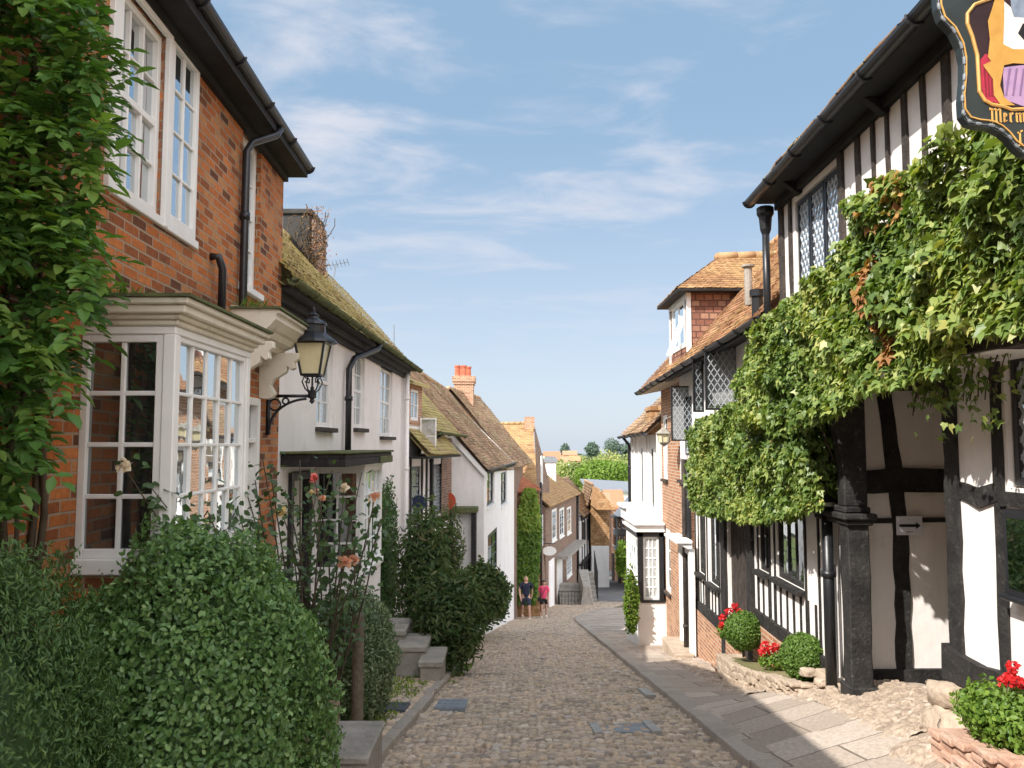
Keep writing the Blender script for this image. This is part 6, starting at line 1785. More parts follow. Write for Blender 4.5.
rs = np.random.RandomState(21)
cre = thing('creeper', 'thick green Virginia creeper draping the jettied front of the inn and its wing', 'climbing plant', tuple(FV.p(9.4, -2.6, -.3)))
t_ = np.array([FV.t.x, FV.t.y, 0]); n_ = np.array([FV.n.x, FV.n.y, 0]); o_ = np.array([FV.o.x, FV.o.y, 0])


def mass(F, px_poly, n):
    """one hanging mass of creeper: leaves over an uneven, clumpy depth in front of a wall"""
    poly = np.array([F.on(x, y) for x, y in px_poly]); o2 = np.array([F.o.x, F.o.y, 0])
    area = (poly[:, 0].max() - poly[:, 0].min()) * (poly[:, 1].max() - poly[:, 1].min())
    m = int(n * area)
    P = np.stack([rs.uniform(poly[:, 0].min() - .1, poly[:, 0].max() + .1, m), rs.uniform(poly[:, 1].min() - .1, poly[:, 1].max() + .1, m)], 1)
    wob = np.array([(noise.noise(Vector((p[0] * 1.7, p[1] * 1.7, 0))), noise.noise(Vector((p[0] * 1.7, p[1] * 1.7, 9)))) for p in P])
    P = P[inside(P + wob * .16, poly)]
    lum = np.array([noise.noise(Vector((p[0] * 1.5, p[1] * 2.0, 4))) + .7 * noise.noise(Vector((p[0] * 3.6, p[1] * 4.2, 7))) for p in P])
    k = len(P)
    dep = (.03 + .23 * np.clip(lum + .42, 0, 1.2)) * rs.uniform(0, 1, k) ** .5
    C = o2 + P[:, :1] * t_ + dep[:, None] * n_; C[:, 2] = P[:, 1]
    Nn = n_ * .9 + np.array([0, 0, .55]) + rs.normal(size=(k, 3)) * .62
    tip = np.array([0, 0, -1.0]) + rs.normal(size=(k, 3)) * .6 + n_ * .25
    yel = np.array([noise.noise(Vector((p[0] * .8, p[1] * .9, 2))) for p in P])
    up_ = np.clip((P[:, 1] - 1.2) / 1.2, 0, 1)
    t = rs.beta(2.2, 3, k) + yel * .35 + up_ * .14 + .04
    sz = np.where(P[:, 0] < 8, rs.uniform(.055, .12, k), rs.uniform(.045, .095, k))
    red = (np.abs(P[:, 0] - F.a(896) - .1 * np.sin(P[:, 1] * 5)) < .05) & (P[:, 1] < F.on(896, 250)[1]) & (P[:, 1] > F.on(896, 365)[1])
    red |= (rs.uniform(0, 1, k) < .12) & ((P[:, 0] - F.a(905)) ** 2 / .12 + (P[:, 1] - F.on(905, 195)[1]) ** 2 / .05 < 1)
    return C, Nn, tip, sz, t, red


C, Nn, tip, sz, t, red = [np.concatenate(q) for q in zip(mass(FV, polyA, 2050), mass(FV2, polyB, 2300))]
leaves('foliage', G['leaf_ivy'], cre, C[~red], Nn[~red], tip[~red], sz[~red], t[~red], T_IVY)
leaves('dead_leaves', G['leaf_rust'], cre, C[red] + n_ * .05, Nn[red], tip[red], sz[red] * .8, rs.uniform(0, 1, red.sum()), T_IVY)
# leaves under the jetty round the bracket, shade painted into their darker tint
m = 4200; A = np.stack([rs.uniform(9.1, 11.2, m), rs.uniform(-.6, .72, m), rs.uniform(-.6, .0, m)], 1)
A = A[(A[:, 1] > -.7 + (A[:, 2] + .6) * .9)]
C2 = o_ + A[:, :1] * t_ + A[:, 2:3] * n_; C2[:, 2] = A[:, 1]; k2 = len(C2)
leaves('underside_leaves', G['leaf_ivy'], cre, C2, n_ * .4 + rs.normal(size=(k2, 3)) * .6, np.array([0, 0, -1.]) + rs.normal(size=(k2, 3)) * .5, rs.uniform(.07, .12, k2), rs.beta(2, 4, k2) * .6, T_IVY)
mb = MB(); q = random.Random(4)
for i in range(26):
    a, h = q.uniform(9.2, 10.4), -.55; pts = []
    for s in range(9):
        pts.append(FV.p(a, h, q.uniform(-.5, -.2))); a += q.uniform(-.25, .2); h += q.uniform(.12, .38)
        if h > 2.2: break
    mb.tube(pts, .012, 4)
mb.build('vine_stems', G['bark'], cre); mb = MB()
for i in range(16):       # trailing ends over the near plaster
    a, h = q.uniform(5.7, 7.0), .75; pts = [FV.p(a, h, -.3)]
    for s in range(5): h -= q.uniform(.05, .12); a += q.uniform(-.03, .03); pts.append(FV.p(a, h, -.32 + .02 * s))
    mb.tube(pts, .005, 4)
mb.build('trailing_stems', G['bark'], cre)
m = 260; A = np.stack([rs.uniform(5.7, 6.95, m), .75 - rs.beta(1, 2.2, m) * .75], 1); C3 = o_ + A[:, :1] * t_ - n_ * rs.uniform(.1, .4, m)[:, None]; C3[:, 2] = A[:, 1]
leaves('trailing_leaves', G['leaf_ivy'], cre, C3, n_ + rs.normal(size=(m, 3)) * .5, np.array([0, 0, -1.]) + rs.normal(size=(m, 3)) * .3, rs.uniform(.05, .09, m), rs.beta(2, 3, m), T_IVY)

# wisteria on the near corner of the brick house
wis = thing('wisteria', 'leafy wisteria hanging down the near brick wall at the left edge', 'climbing plant', (-2.5, 4.0, -2.4))
rs = np.random.RandomState(33); Cc = []; Nc = []; Tc = []; Sc = []; tc_ = []
lim = lambda h: 136 - 0 * h
def sprays(n, box, edge, seed):
    q = np.random.RandomState(seed)
    out = 0
    while out < n:
        px, py = q.uniform(-90, 150), q.uniform(-60, 505)
        # right hand outline of the mass, uneven
        e = np.interp(py, [-60, 0, 60, 100, 150, 200, 240, 270, 300, 340, 380, 420, 505], [82, 96, 108, 114, 100, 86, 82, 94, 88, 74, 54, 34, 14])
        e += 12 * noise.noise(Vector((py * .03, 1, 0)))
        if px > e: continue
        if px < -20 and q.uniform() < .4: continue
        Y = q.uniform(3.55, 4.55)
        p = at(px, py, Y); out += 1
        d = Vector((q.normal(.5, .5), q.normal(-.5, .5), q.normal(-.5, .4))).normalized()
        L = q.uniform(.13, .26); nl = q.randint(4, 8); sd = d.cross(Vector((0, 0, 1))).normalized(); nn = sd.cross(d).normalized()
        b = q.beta(2, 2.4) + (.12 if Y < 3.9 else -.05)
        for i in range(nl):
            for s in (-1, 1):
                pos = p + d * L * (i + .3) / nl
                dd = d * .55 + sd * s * .8 + Vector((0, 0, -.35)) + Vector(q.normal(0, .15, 3))
                Cc.append(tuple(pos)); Nc.append(tuple(nn * .8 + Vector((0, -.2, .5)) + Vector(q.normal(0, .3, 3)))); Tc.append(tuple(dd)); Sc.append(q.uniform(.05, .095)); tc_.append(b + q.normal(0, .08))
        Cc.append(tuple(p + d * L)); Nc.append(tuple(nn + Vector((0, 0, .4)))); Tc.append(tuple(d + Vector((0, 0, -.3)))); Sc.append(q.uniform(.09, .13)); tc_.append(b + .05)
sprays(1050, None, None, 34)
leaves('foliage', G['leaf_vine'], wis, np.array(Cc), np.array(Nc), np.array(Tc), np.array(Sc), np.array(tc_), T_OVATE, width=np.full(len(Cc), .8))
mb = MB(); q = random.Random(8)
for i in range(12):
    x = -2.54 + q.uniform(-.02, .04); y = q.uniform(3.5, 4.25); z = -2.4; pts = []
    for s in range(12):
        pts.append((x, y, z)); x += q.uniform(-.02, .03); y += q.uniform(-.12, .12); z += q.uniform(.3, .5); x = max(-2.54, min(x, -2.42)); y = min(y, 4.4)
    mb.tube(pts, [.026 - .0016 * s for s in range(len(pts))], 6)
mb.build('vine_stems', G['bark'], wis, smooth=True)

# bushes in front of the brick house
# stray shoots standing out of the round bush
q = np.random.RandomState(61); Cc = []; Tc = []; Nc = []; tips_ = []
for i in range(70):
    d = unit(q.normal(size=(1, 3)) + np.array([.2, -.4, .55]))[0]
    p0 = np.array([-1.80, 4.75, -1.66]) + d * np.array([.70, .90, 1.17]) * .95; L = q.uniform(.05, .17); dd = unit((d + np.array([0, 0, .8]))[None])[0]
    for j in range(7):
        Cc.append(p0 + dd * L * (j + 1) / 7); Tc.append(dd * .6 + q.normal(0, .6, 3)); Nc.append(d + q.normal(0, .5, 3))
    tips_.append((p0, p0 + dd * L))
k = len(Cc)
shoots = (np.array(Cc), np.array(Nc), np.array(Tc), q.uniform(.022, .036, k), q.uniform(.55, 1, k))
b = thing('round_bush', 'big rounded dark green clipped bush in front of the brick bay window', 'bush', (-1.78, 4.75, -2.38))
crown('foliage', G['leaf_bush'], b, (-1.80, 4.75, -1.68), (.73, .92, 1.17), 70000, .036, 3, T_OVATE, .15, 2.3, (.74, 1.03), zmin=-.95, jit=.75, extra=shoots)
b = thing('yew_bush', 'dark feathery evergreen bush at the lower left corner', 'bush', (-2.15, 3.3, -2.15))
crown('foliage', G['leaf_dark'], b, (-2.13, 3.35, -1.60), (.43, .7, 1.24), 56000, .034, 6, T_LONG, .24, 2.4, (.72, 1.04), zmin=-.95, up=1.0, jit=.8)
b = thing('variegated_bush', 'small pale variegated bush behind the wooden post', 'bush', (-1.85, 9.75, -3.2))
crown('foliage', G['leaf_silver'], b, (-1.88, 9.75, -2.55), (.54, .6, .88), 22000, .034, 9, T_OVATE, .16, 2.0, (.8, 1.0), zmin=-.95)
# rose bush
rb = thing('rose_bush', 'tall open rose bush with peach and cream roses before the white bay', 'rose bush', (-1.95, 8.2, -2.9))
rpx = [(314, 478, 'rose_pink', .05), (317, 492, 'rose_peach', .035), (282, 512, 'rose_yellow', .052), (344, 488, 'rose_cream', .05), (375, 497, 'rose_peach', .055), (345, 563, 'rose_peach', .075), (322, 498, 'rose_peach', .035), (311, 493, 'rose_yellow', .035), (354, 560, 'rose_peach', .06)]
tips = []; rsr = random.Random(3)
for (x, y, _, _) in rpx: tips.append(at(x, y, rsr.uniform(7.8, 8.5)))
extra = [(300, 460), (332, 470), (362, 472), (388, 505), (292, 540), (330, 530), (368, 540), (350, 515), (306, 560), (340, 590), (380, 520), (285, 490), (270, 470), (255, 480), (240, 470), (262, 455), (235, 500), (220, 470), (205, 455), (250, 520), (228, 520), (190, 480), (170, 470), (180, 462)]
etips = [at(x, y, rsr.uniform(7.4, 8.6) if x > 265 else rsr.uniform(6.6, 7.2)) for x, y in extra]
stems('stems', rb, (-1.95, 8.2, -2.95), tips + [e for e, (x, y) in zip(etips, extra) if x > 265], .014, 2, .16, n=6)
stems('stems', rb, (-2.0, 7.3, -2.8), [e for e, (x, y) in zip(etips, extra) if x <= 265], .012, 5, .14, n=6)
q = np.random.RandomState(5); Cc = []; Tc = []; Nc = []
for e, bb, lo in [(t_, Vector((-1.95, 8.2, -2.95)), .45) for t_ in tips] + [(e, Vector((-1.95, 8.2, -2.95)) if x > 265 else Vector((-2.0, 7.3, -2.8)), .35) for e, (x, y) in zip(etips, extra)]:
    for i in range(42):
        s = lo + (1 - lo) * q.uniform() ** .8; p = bb.lerp(Vector(e), s) + Vector(q.normal(0, .085, 3)); Cc.append(tuple(p)); Tc.append(tuple(Vector(q.normal(0, 1, 3)) + Vector((0, 0, -.3)))); Nc.append(tuple(Vector(q.normal(0, .5, 3)) + Vector((.1, -.5, .8))))
leaves('foliage', G['leaf_rose'], rb, np.array(Cc), np.array(Nc), np.array(Tc), q.uniform(.055, .09, len(Cc)), q.beta(2, 2.5, len(Cc)), T_OVATE, width=np.full(len(Cc), 1.1))
for i, ((x, y, m_, r), t_) in enumerate(zip(rpx, tips)): rose(rb, t_, r, m_, i, 'rose_flower')
# small climbing rose in front of the bay
rb = thing('climbing_rose', 'thin climbing rose with two pale blooms across the brick bay window', 'rose bush', (-1.9, 5.6, -2.5))
t2 = [at(124, 466, 4.55), at(192, 473, 5.6), at(150, 486, 4.7), at(215, 455, 6.0), at(176, 462, 5.4), at(238, 458, 6.3), at(160, 500, 5.0), at(200, 495, 5.8), at(225, 480, 6.2)]
stems('stems', rb, (-1.75, 5.6, -1.2), t2, .008, 7, .12, n=5)
q = np.random.RandomState(6); Cc = []
for e in t2:
    for i in range(24): Cc.append(tuple(Vector((-1.75, 5.6, -1.2)).lerp(Vector(e), .5 + .5 * q.uniform()) + Vector(q.normal(0, .06, 3))))
k = len(Cc); leaves('foliage', G['leaf_rose'], rb, np.array(Cc), q.normal(0, .5, (k, 3)) + np.array([0, -.5, .7]), q.normal(0, 1, (k, 3)), q.uniform(.05, .08, k), q.beta(2, 2.5, k), T_OVATE)
rose(rb, t2[0], .045, 'rose_cream', 20, 'rose_flower'); rose(rb, t2[1], .032, 'rose_pink', 21, 'rose_flower')

# climber on the end of the white house, tall shrubs on the verge
c = at(396, 560, 16.5)
cl = thing('wall_climber', 'narrow dark climber on the far end of the white house', 'climbing plant', (-2.75, 16.8, -4.3))
crown('foliage', G['leaf_dark'], cl, (-2.62, 17.1, -2.55), (.24, .75, 1.75), 7000, .07, 12, T_OVATE, .25, 2.4, (.7, 1.02), zmin=-1)
def shrub(label, px, pyt, pyb, wpx, Y, mat, nl, size, seed, tpl=T_LONG, dy=.8, up=0., name='shrub', amp=.28, tb=0.0, jit=.7):
    a, b_ = at(px, pyt, Y), at(px, pyb, Y); h = a.z - b_.z; w = wpx * Y / FPX
    r = thing(name, label, 'shrub', (a.x, Y, b_.z))
    crown('foliage', G[mat], r, (a.x, Y, b_.z + h * .5), (w / 2, w / 2 * dy, h * .52), int(nl * 1.5), size, seed, tpl, amp, 2.2, (.3, 1.08), zmin=-.98, up=up, tintbias=tb, jit=jit, core=False)
    tp = [Vector((a.x + rnd.uniform(-.4, .4) * w, Y + rnd.uniform(-.4, .4) * w * dy, b_.z + h * rnd.uniform(.6, 1.0))) for _ in range(9)]
    stems('stems', r, (a.x, Y, b_.z), tp, .02, seed, .1)
    return r
shrub('tall loose shrub with long drooping leaves below the round blue sign', 423, 512, 662, 52, 16.2, 'leaf_shrub', 2400, .17, 41, up=-.5, amp=.35)
shrub('low broad shrub with drooping leaves beside the lowest stone step', 450, 572, 668, 66, 14.9, 'leaf_shrub', 3000, .15, 42, up=-.4, amp=.35, dy=.7)
shrub('reddish flowering shrub rising above the others by the timber house', 446, 512, 600, 34, 19.5, 'leaf_shrub', 1400, .15, 43, up=-.2, amp=.4, tb=.12)
shrub('dense dark rounded shrub farthest down the left verge before the walkers', 481, 566, 622, 48, 23.5, 'leaf_shrub', 4600, .13, 44, T_OVATE, amp=.22)
shrub('small dark shrub against the foot of the gabled cottage', 498, 578, 618, 22, 27.0, 'leaf_dark', 1600, .13, 45, T_OVATE)
# creeper on the lean-to
ic = thing('yellow_creeper', 'bright yellow green creeper over the lean-to behind the walkers', 'climbing plant', tuple(at(527, 600, 39.7)))
q = np.random.RandomState(15); Cc = []; tt = []
while len(Cc) < 5200:
    px, py = q.uniform(509, 542), q.uniform(488, 602)
    l_ = np.interp(py, [488, 500, 520, 540, 602], [526, 522, 514, 511, 515]) + 3 * noise.noise(Vector((py * .1, 0, 0))); r_ = np.interp(py, [488, 500, 530, 602], [534, 537, 540, 535])
    if l_ < px < r_: Cc.append(tuple(at(px, py, 39.8 - q.uniform(0, .45)))); tt.append(q.beta(2, 2) * .8 + (.2 if py < 530 else -.25))
k = len(Cc); leaves('foliage', G['leaf_lime'], ic, np.array(Cc), q.normal(0, .5, (k, 3)) + np.array([0, -1, .6]), q.normal(0, .5, (k, 3)) - np.array([0, 0, 1.]), q.uniform(.16, .28, k), np.array(tt), T_IVY)
stems('stems', ic, at(525, 606, 39.8), [at(522, 540, 39.85), at(530, 520, 39.85), at(528, 560, 39.85)], .04, 3)
# slim shrub by the shop bay
r = shrub('slim yellow green shrub standing against the white shop bay', 631, 574, 632, 12, 20.7, 'leaf_lime', 1500, .085, 47, T_OVATE, up=.4, amp=.3)
shrub('small leafy shrub at the corner of the lower street', 622, 545, 575, 8, 62, 'leaf_lime', 700, .35, 48, T_OVATE)

# ------------------------------------------------------------------ planters by the inn
M_pinkstone = M_plain('pinkish_stone', (.50, .35, .27), (.40, .23, .16), 3.5, .9, .9, 12, .2, stain=(.46, .40, .32), bdist=.03)


def planter(name, label, a0, a1, d0, d1, mat, ztop, F=FW, rows=4):
    r = thing(name, label, 'planter', tuple(F.p((a0 + a1) / 2, zp(3.5, (a0 + a1) / 2), (d0 + d1) / 2)))
    mb = MB(); n = max(2, int((a1 - a0) / .19)); q = random.Random(len(label))
    zt = ztop
    for k_ in range(rows):
        for i in range(n):
            b0 = a0 + (a1 - a0) * i / n; b1 = a0 + (a1 - a0) * (i + 1) / n
            zb = zp(3.3, (b0 + b1) / 2) - .1
            z0 = zb + (zt((b0 + b1) / 2) - zb) * k_ / rows; z1 = zb + (zt((b0 + b1) / 2) - zb) * (k_ + 1) / rows
            o = q.uniform(-.04, .03)
            z1 += q.uniform(-.012, .006)
            mb.fbox(F, b0 + q.uniform(0, .02), b1 - q.uniform(0, .02), z0 + .008, z1, d1 - .16, d1 + o)
            if i in (0,): mb.fbox(F, a0 + q.uniform(-.02, .02), a0 + .16, z0, z1 - .01, d0, d1 - .1)
            if i == n - 1: mb.fbox(F, a1 - .16, a1 + q.uniform(-.02, .02), z0, z1 - .01, d0, d1 - .1)
    mb.fbox(F, a0 + .04, a1 - .04, zp(3.3, a1) - .3, min(zt(a0), zt(a1)) - .01, d1 - .15, d1 - .035)
    mb.build('rubble_wall', mat, r, bevel=.014, seg=2)
    mb = MB(); mb.hexa([F.p(a0 + .1, zt(a0) - .3, d1 - .1), F.p(a1 - .1, zt(a1) - .3, d1 - .1), F.p(a1 - .1, zt(a1) - .3, d0), F.p(a0 + .1, zt(a0) - .3, d0)], [F.p(a0 + .1, zt(a0) - .04, d1 - .1), F.p(a1 - .1, zt(a1) - .04, d1 - .1), F.p(a1 - .1, zt(a1) - .04, d0), F.p(a0 + .1, zt(a0) - .04, d0)]); mb.build('soil', M_earth, r)
    return r
planter('stone_planter', 'long low rubble stone planter under the timbered wing with box balls and geraniums', 9.95, 14.0, .04, .48, G['stone_warm'], lambda a: zp(3.3, a) + .10 + .07 * (a - 9.95))
planter('brick_pier', 'short brick pier at the far end of the stone planter', 14.15, 14.55, .04, .42, G['brick_orange'], lambda a: zp(3.3, a) + .30)
def ball(label, px, py, rpx, Y, seed):
    c = at(px, py, Y); r_ = rpx * Y / FPX
    r = thing('box_ball', label, 'topiary', tuple(c - Vector((0, 0, r_))), 'clipped box balls in the stone planter')
    crown('foliage', G['leaf_box'], r, c, (r_, r_, r_), 5200, .035, seed, T_OVATE, .05, 2, (.86, 1.0), tintbias=.0)
    mb = MB(); mb.tube([c - Vector((0, 0, r_ * 1.35)), c], .02, 6); mb.build('stem', G['bark'], r)
ball('smaller clipped box ball between two red geraniums on the planter', 743, 631, 18.5, 13.0, 1)
ball('larger clipped box ball next to the black corner downpipe', 803, 657, 22, 10.45, 2)
def geranium(label, pts, Y, leafc, leafr, seed, nl=420, base=None, hr=.05):
    q = np.random.RandomState(seed); c = at(*leafc, Y)
    r = thing('geranium', label, 'flower', tuple(c - Vector((0, 0, .12))))
    R_ = leafr * Y / FPX
    crown('foliage', G['leaf_lime'], r, c, (R_, R_, R_ * .6), nl, .055, seed, T_OVATE, .2, 2, (.3, 1.0), up=.8, core=False, tintbias=-.15)
    heads = [at(x, y, Y + q.uniform(-.15, .15)) for x, y in pts]
    stems('stems', r, c, heads, .006, seed, .05, n=4)
    for i, h in enumerate(heads):
        k = 60; d = unit(q.normal(size=(k, 3)) + np.array([0, -.3, .3]))
        leaves('flower_head', G['petal'], r, np.array(h)[None] + d * hr, d + q.normal(size=(k, 3)) * .4, q.normal(size=(k, 3)), np.full(k, hr * .78), q.uniform(0, 1, k), T_SMALL, width=np.full(k, 1.4))
geranium('red geranium farthest down, left of the smaller box ball', [(723, 618), (729, 612), (735, 607), (722, 626), (739, 613), (748, 616)], 13.15, (728, 632), 12, 3)
geranium('red geranium between the two box balls on the stone planter', [(765, 645), (770, 650), (775, 647), (762, 652), (786, 645), (786, 656)], 11.7, (772, 662), 13, 4)
geranium('red geranium in the near right planter at the picture edge', [(1013, 668), (1004, 682), (1014, 681), (1022, 684), (1010, 679)], 5.75, (1002, 716), 30, 5, 700, hr=.036)
# near rubble plinth under the inn's sill beam, with its planter
r = thing('rubble_plinth', 'rough boulder plinth under the sill beam of the inn at the right edge', 'stone wall', tuple(FW.p(6.2, -2.6, .05)))
mb = MB(); q = random.Random(12)
def boulder(mb, c, rx, ry, rz, sd):
    V = []; Fc = []; nu, nv = 18, 12
    for j in range(nv + 1):
        ph = math.pi * j / nv
        for i in range(nu):
            an = 2 * math.pi * i / nu; v = Vector((math.sin(ph) * math.cos(an), math.sin(ph) * math.sin(an), math.cos(ph)))
            f = 1 + .32 * noise.noise(v * 1.3 + Vector((sd, 0, 0))) + .2 * noise.noise(v * 3.2 + Vector((0, sd, 0)))
            s = [math.copysign(abs(x) ** .55, x) for x in v]
            V.append(Vector(c) + Vector((s[0] * rx, s[1] * ry, s[2] * rz)) * f)
    for j in range(nv):
        for i in range(nu): Fc.append((j * nu + i, (j + 1) * nu + i, (j + 1) * nu + (i + 1) % nu, j * nu + (i + 1) % nu))
    mb.raw(V, Fc)
i = 0
for row, (zz, dd) in enumerate(((-2.11, .0), (-2.30, .07), (-2.48, .14))):
    a = 7.2 - row * .05
    while a > 4.9:
        w = q.uniform(.28, .46); zb = zp(3.4, a)
        p = FW.p(a - w / 2, zz + q.uniform(-.03, .03), dd + q.uniform(-.04, .04))
        if zz > zb - .2: boulder(mb, p, .20, w * .52, .115, i)
        a -= w * .92; i += 1
mb.build('boulders', G['stone_warm'], r, smooth=True)
# loose stones at the foot of the corner post
r = thing('post_stones', 'rough pale footing stones at the base of the carved black corner post', 'stones', tuple(FW.p(9.2, -2.75, .1)))
mb = MB()
for i in range(9): boulder(mb, FW.p(8.75 + i * .16 + q.uniform(-.05, .05), zp(3.4, 9.2) + .0 + q.uniform(-.03, .02), .14 + q.uniform(-.06, .16)), q.uniform(.07, .12), q.uniform(.07, .13), q.uniform(.04, .07), 40 + i)
mb.build('stones', G['stone_warm'], r, smooth=True)
planter('stone_trough', 'low pinkish stone planter in front of the boulder plinth at the right edge', 5.2, 6.35, .30, .62, M_pinkstone, lambda a: zp(3.2, a) + .17, rows=4)
r = thing('trailing_plant', 'bushy yellow green plant spilling over the near brick planter', 'plant', tuple(at(1000, 740, 5.75)))
crown('foliage', G['leaf_lime'], r, at(1014, 724, 5.75), (.26, .6, .22), 4200, .045, 71, T_OVATE, .25, 2, (.5, 1.0), tintbias=-.05)

# ------------------------------------------------------------------ street furniture and small things
c = at(357, 727, 8.94)
po = thing('wooden_post', 'weathered round wooden post standing on the left verge', 'post', (c.x, 8.94, zl(-1.8, 8.94) - .1))
tz = at(357, 613, 8.94).z
mb = MB(); mb.lathe((c.x, 8.94, 0), [(.066, zl(-1.8, 8.94) - .1), (.064, -2.6), (.060, tz - .03), (.052, tz - .005), (.03, tz)], 14); tag(mb.build('post_shaft', G['wood_post'], po))
# steps up to the white house
st = thing('stone_steps', 'three grey stone steps climbing from the verge to the white house', 'steps', (-1.9, 13.8, -4))
for (x0, x1, y0, y1, yt, yb) in ((420, 441, 13.35, 14.3, 661, 682), (395, 425, 13.75, 14.7, 646, 675), (372, 404, 14.2, 15.2, 630, 660)):
    a, b_ = at(x0, yt, y0), at(x1, yt, y0)
    mb = MB(); mb.box(a.x, b_.x, y0, y1, zr(y0) - .2, a.z - .10); t_ = mb.build('riser', G['stone'], st, bevel=.02)
    mb = MB(); mb.box(a.x - .03, b_.x + .03, y0 - .04, y1, a.z - .095, a.z); mb.build('tread', G['stone'], t_, bevel=.015)
# stone block and low wall by the big bush
a, b_ = at(319, 750, 6.75), at(369, 750, 6.75)
st = thing('stone_block', 'square grey stone mounting block beside the big round bush', 'stone block', (a.x, 6.9, -2.8))
mb = MB(); mb.box(a.x, b_.x, 6.62, 7.45, zr(7) - .25, a.z - .07); mb.build('base', G['stone'], st, bevel=.02)
mb = MB(); mb.box(a.x - .02, b_.x + .02, 6.60, 7.46, a.z - .065, a.z); mb.build('slab', G['stone'], st, bevel=.015)
lw = MB(); lw.box(-1.72, -1.52, 3.0, 7.45, -3.1, at(325, 705, 7.3).z)
tag(lw.build('garden_wall', G['brick_brown'], base=(-1.62, 5, -2.6), bevel=.01), 'low brown brick garden wall behind the stone block, half hidden by the bush', 'wall')
# covers in the road and verge
def cover(name, label, px0, px1, py0, py1, u_side, mat, zoff, frame=True):
    ym = (py0 + py1) / 2
    def g(px, py):
        r_ = ray(px, py); Y = 1.6 / (-(r_.z / r_.y) - .165 + 0) if True else 0
        return r_.x / r_.y * Y, Y
    x0, Y0 = g(px0, py1); x1, _ = g(px1, py1); _, Y1 = g(px0, py0)
    zf = lambda y: zr(y) + zoff
    r = thing(name, label, 'drain cover', ((x0 + x1) / 2, (Y0 + Y1) / 2, zf(Y0)))
    mb = MB(); mb.hexa([(x0, Y0, zf(Y0) - .1), (x1, Y0, zf(Y0) - .1), (x1, Y1, zf(Y1) - .1), (x0, Y1, zf(Y1) - .1)], [(x0, Y0, zf(Y0)), (x1, Y0, zf(Y0)), (x1, Y1, zf(Y1)), (x0, Y1, zf(Y1))]); mb.build('plate', mat, r, bevel=.004)
    if frame:
        mb = MB(); n = 5
        for i in range(n):
            for j in range(3):
                u0 = x0 + (x1 - x0) * (i + .18) / n; u1 = x0 + (x1 - x0) * (i + .82) / n; v0 = Y0 + (Y1 - Y0) * (j + .18) / 3; v1 = Y0 + (Y1 - Y0) * (j + .82) / 3
                mb.hexa([(u0, v0, zf(v0) + .001), (u1, v0, zf(v0) + .001), (u1, v1, zf(v1) + .001), (u0, v1, zf(v1) + .001)], [(u0, v0, zf(v0) + .006), (u1, v0, zf(v0) + .006), (u1, v1, zf(v1) + .006), (u0, v1, zf(v1) + .006)])
        mb.build('tread_pattern', mat, r)
    return r
cover('drain_cover', 'blue grey iron drain cover in the cobbles on the left of the road', 434, 465, 701, 710, 0, G['iron_cover'], .03)
cover('drain_cover', 'small rectangular metal cover near the right kerb', 646, 656, 690, 697, 0, G['rust_cover'], .03, False)
cover('water_cover', 'long cobble filled cover in the middle right of the road', 596, 660, 724, 733, 0, G['iron_cover'], .012, False)
cover('slate_slab', 'dark slate slab lying on the mossy left verge', 362, 404, 710, 718, 0, G['slate'], .10, False)
cover('drain_cover', 'pale bar shaped metal lid at the left end of the long cover', 594, 603, 723, 735, 0, G['rust_cover'], .033, False)
cover('drain_cover', 'pale bar shaped metal lid at the right end of the long cover', 652, 662, 723, 734, 0, G['rust_cover'], .033, False)

# ================================================================== THE TWO WALKERS
def skin(name, V, E, Rr, mat, parent, root=0, sub=2):
    b = BASE[parent.name]
    me = bpy.data.meshes.new(name); me.from_pydata([tuple(Vector(v)) for v in V], E, [])
    o = bpy.data.objects.new(name, me); COL.objects.link(o)
    m = o.modifiers.new('skin', 'SKIN'); m.use_smooth_shade = True
    for i, r_ in enumerate(Rr):
        d = me.skin_vertices[0].data[i]; d.radius = r_ if isinstance(r_, tuple) else (r_, r_); d.use_root = (i == root)
    s = o.modifiers.new('sub', 'SUBSURF'); s.levels = s.render_levels = sub
    dg = bpy.context.evaluated_depsgraph_get(); dg.update()
    me2 = bpy.data.meshes.new_from_object(o.evaluated_get(dg))
    bpy.data.objects.remove(o); bpy.data.meshes.remove(me)
    me2.name = name; me2.materials.clear()
    me2.polygons.foreach_set('use_smooth', np.ones(len(me2.polygons), bool))
    return link(me2, name, mat, parent, b)


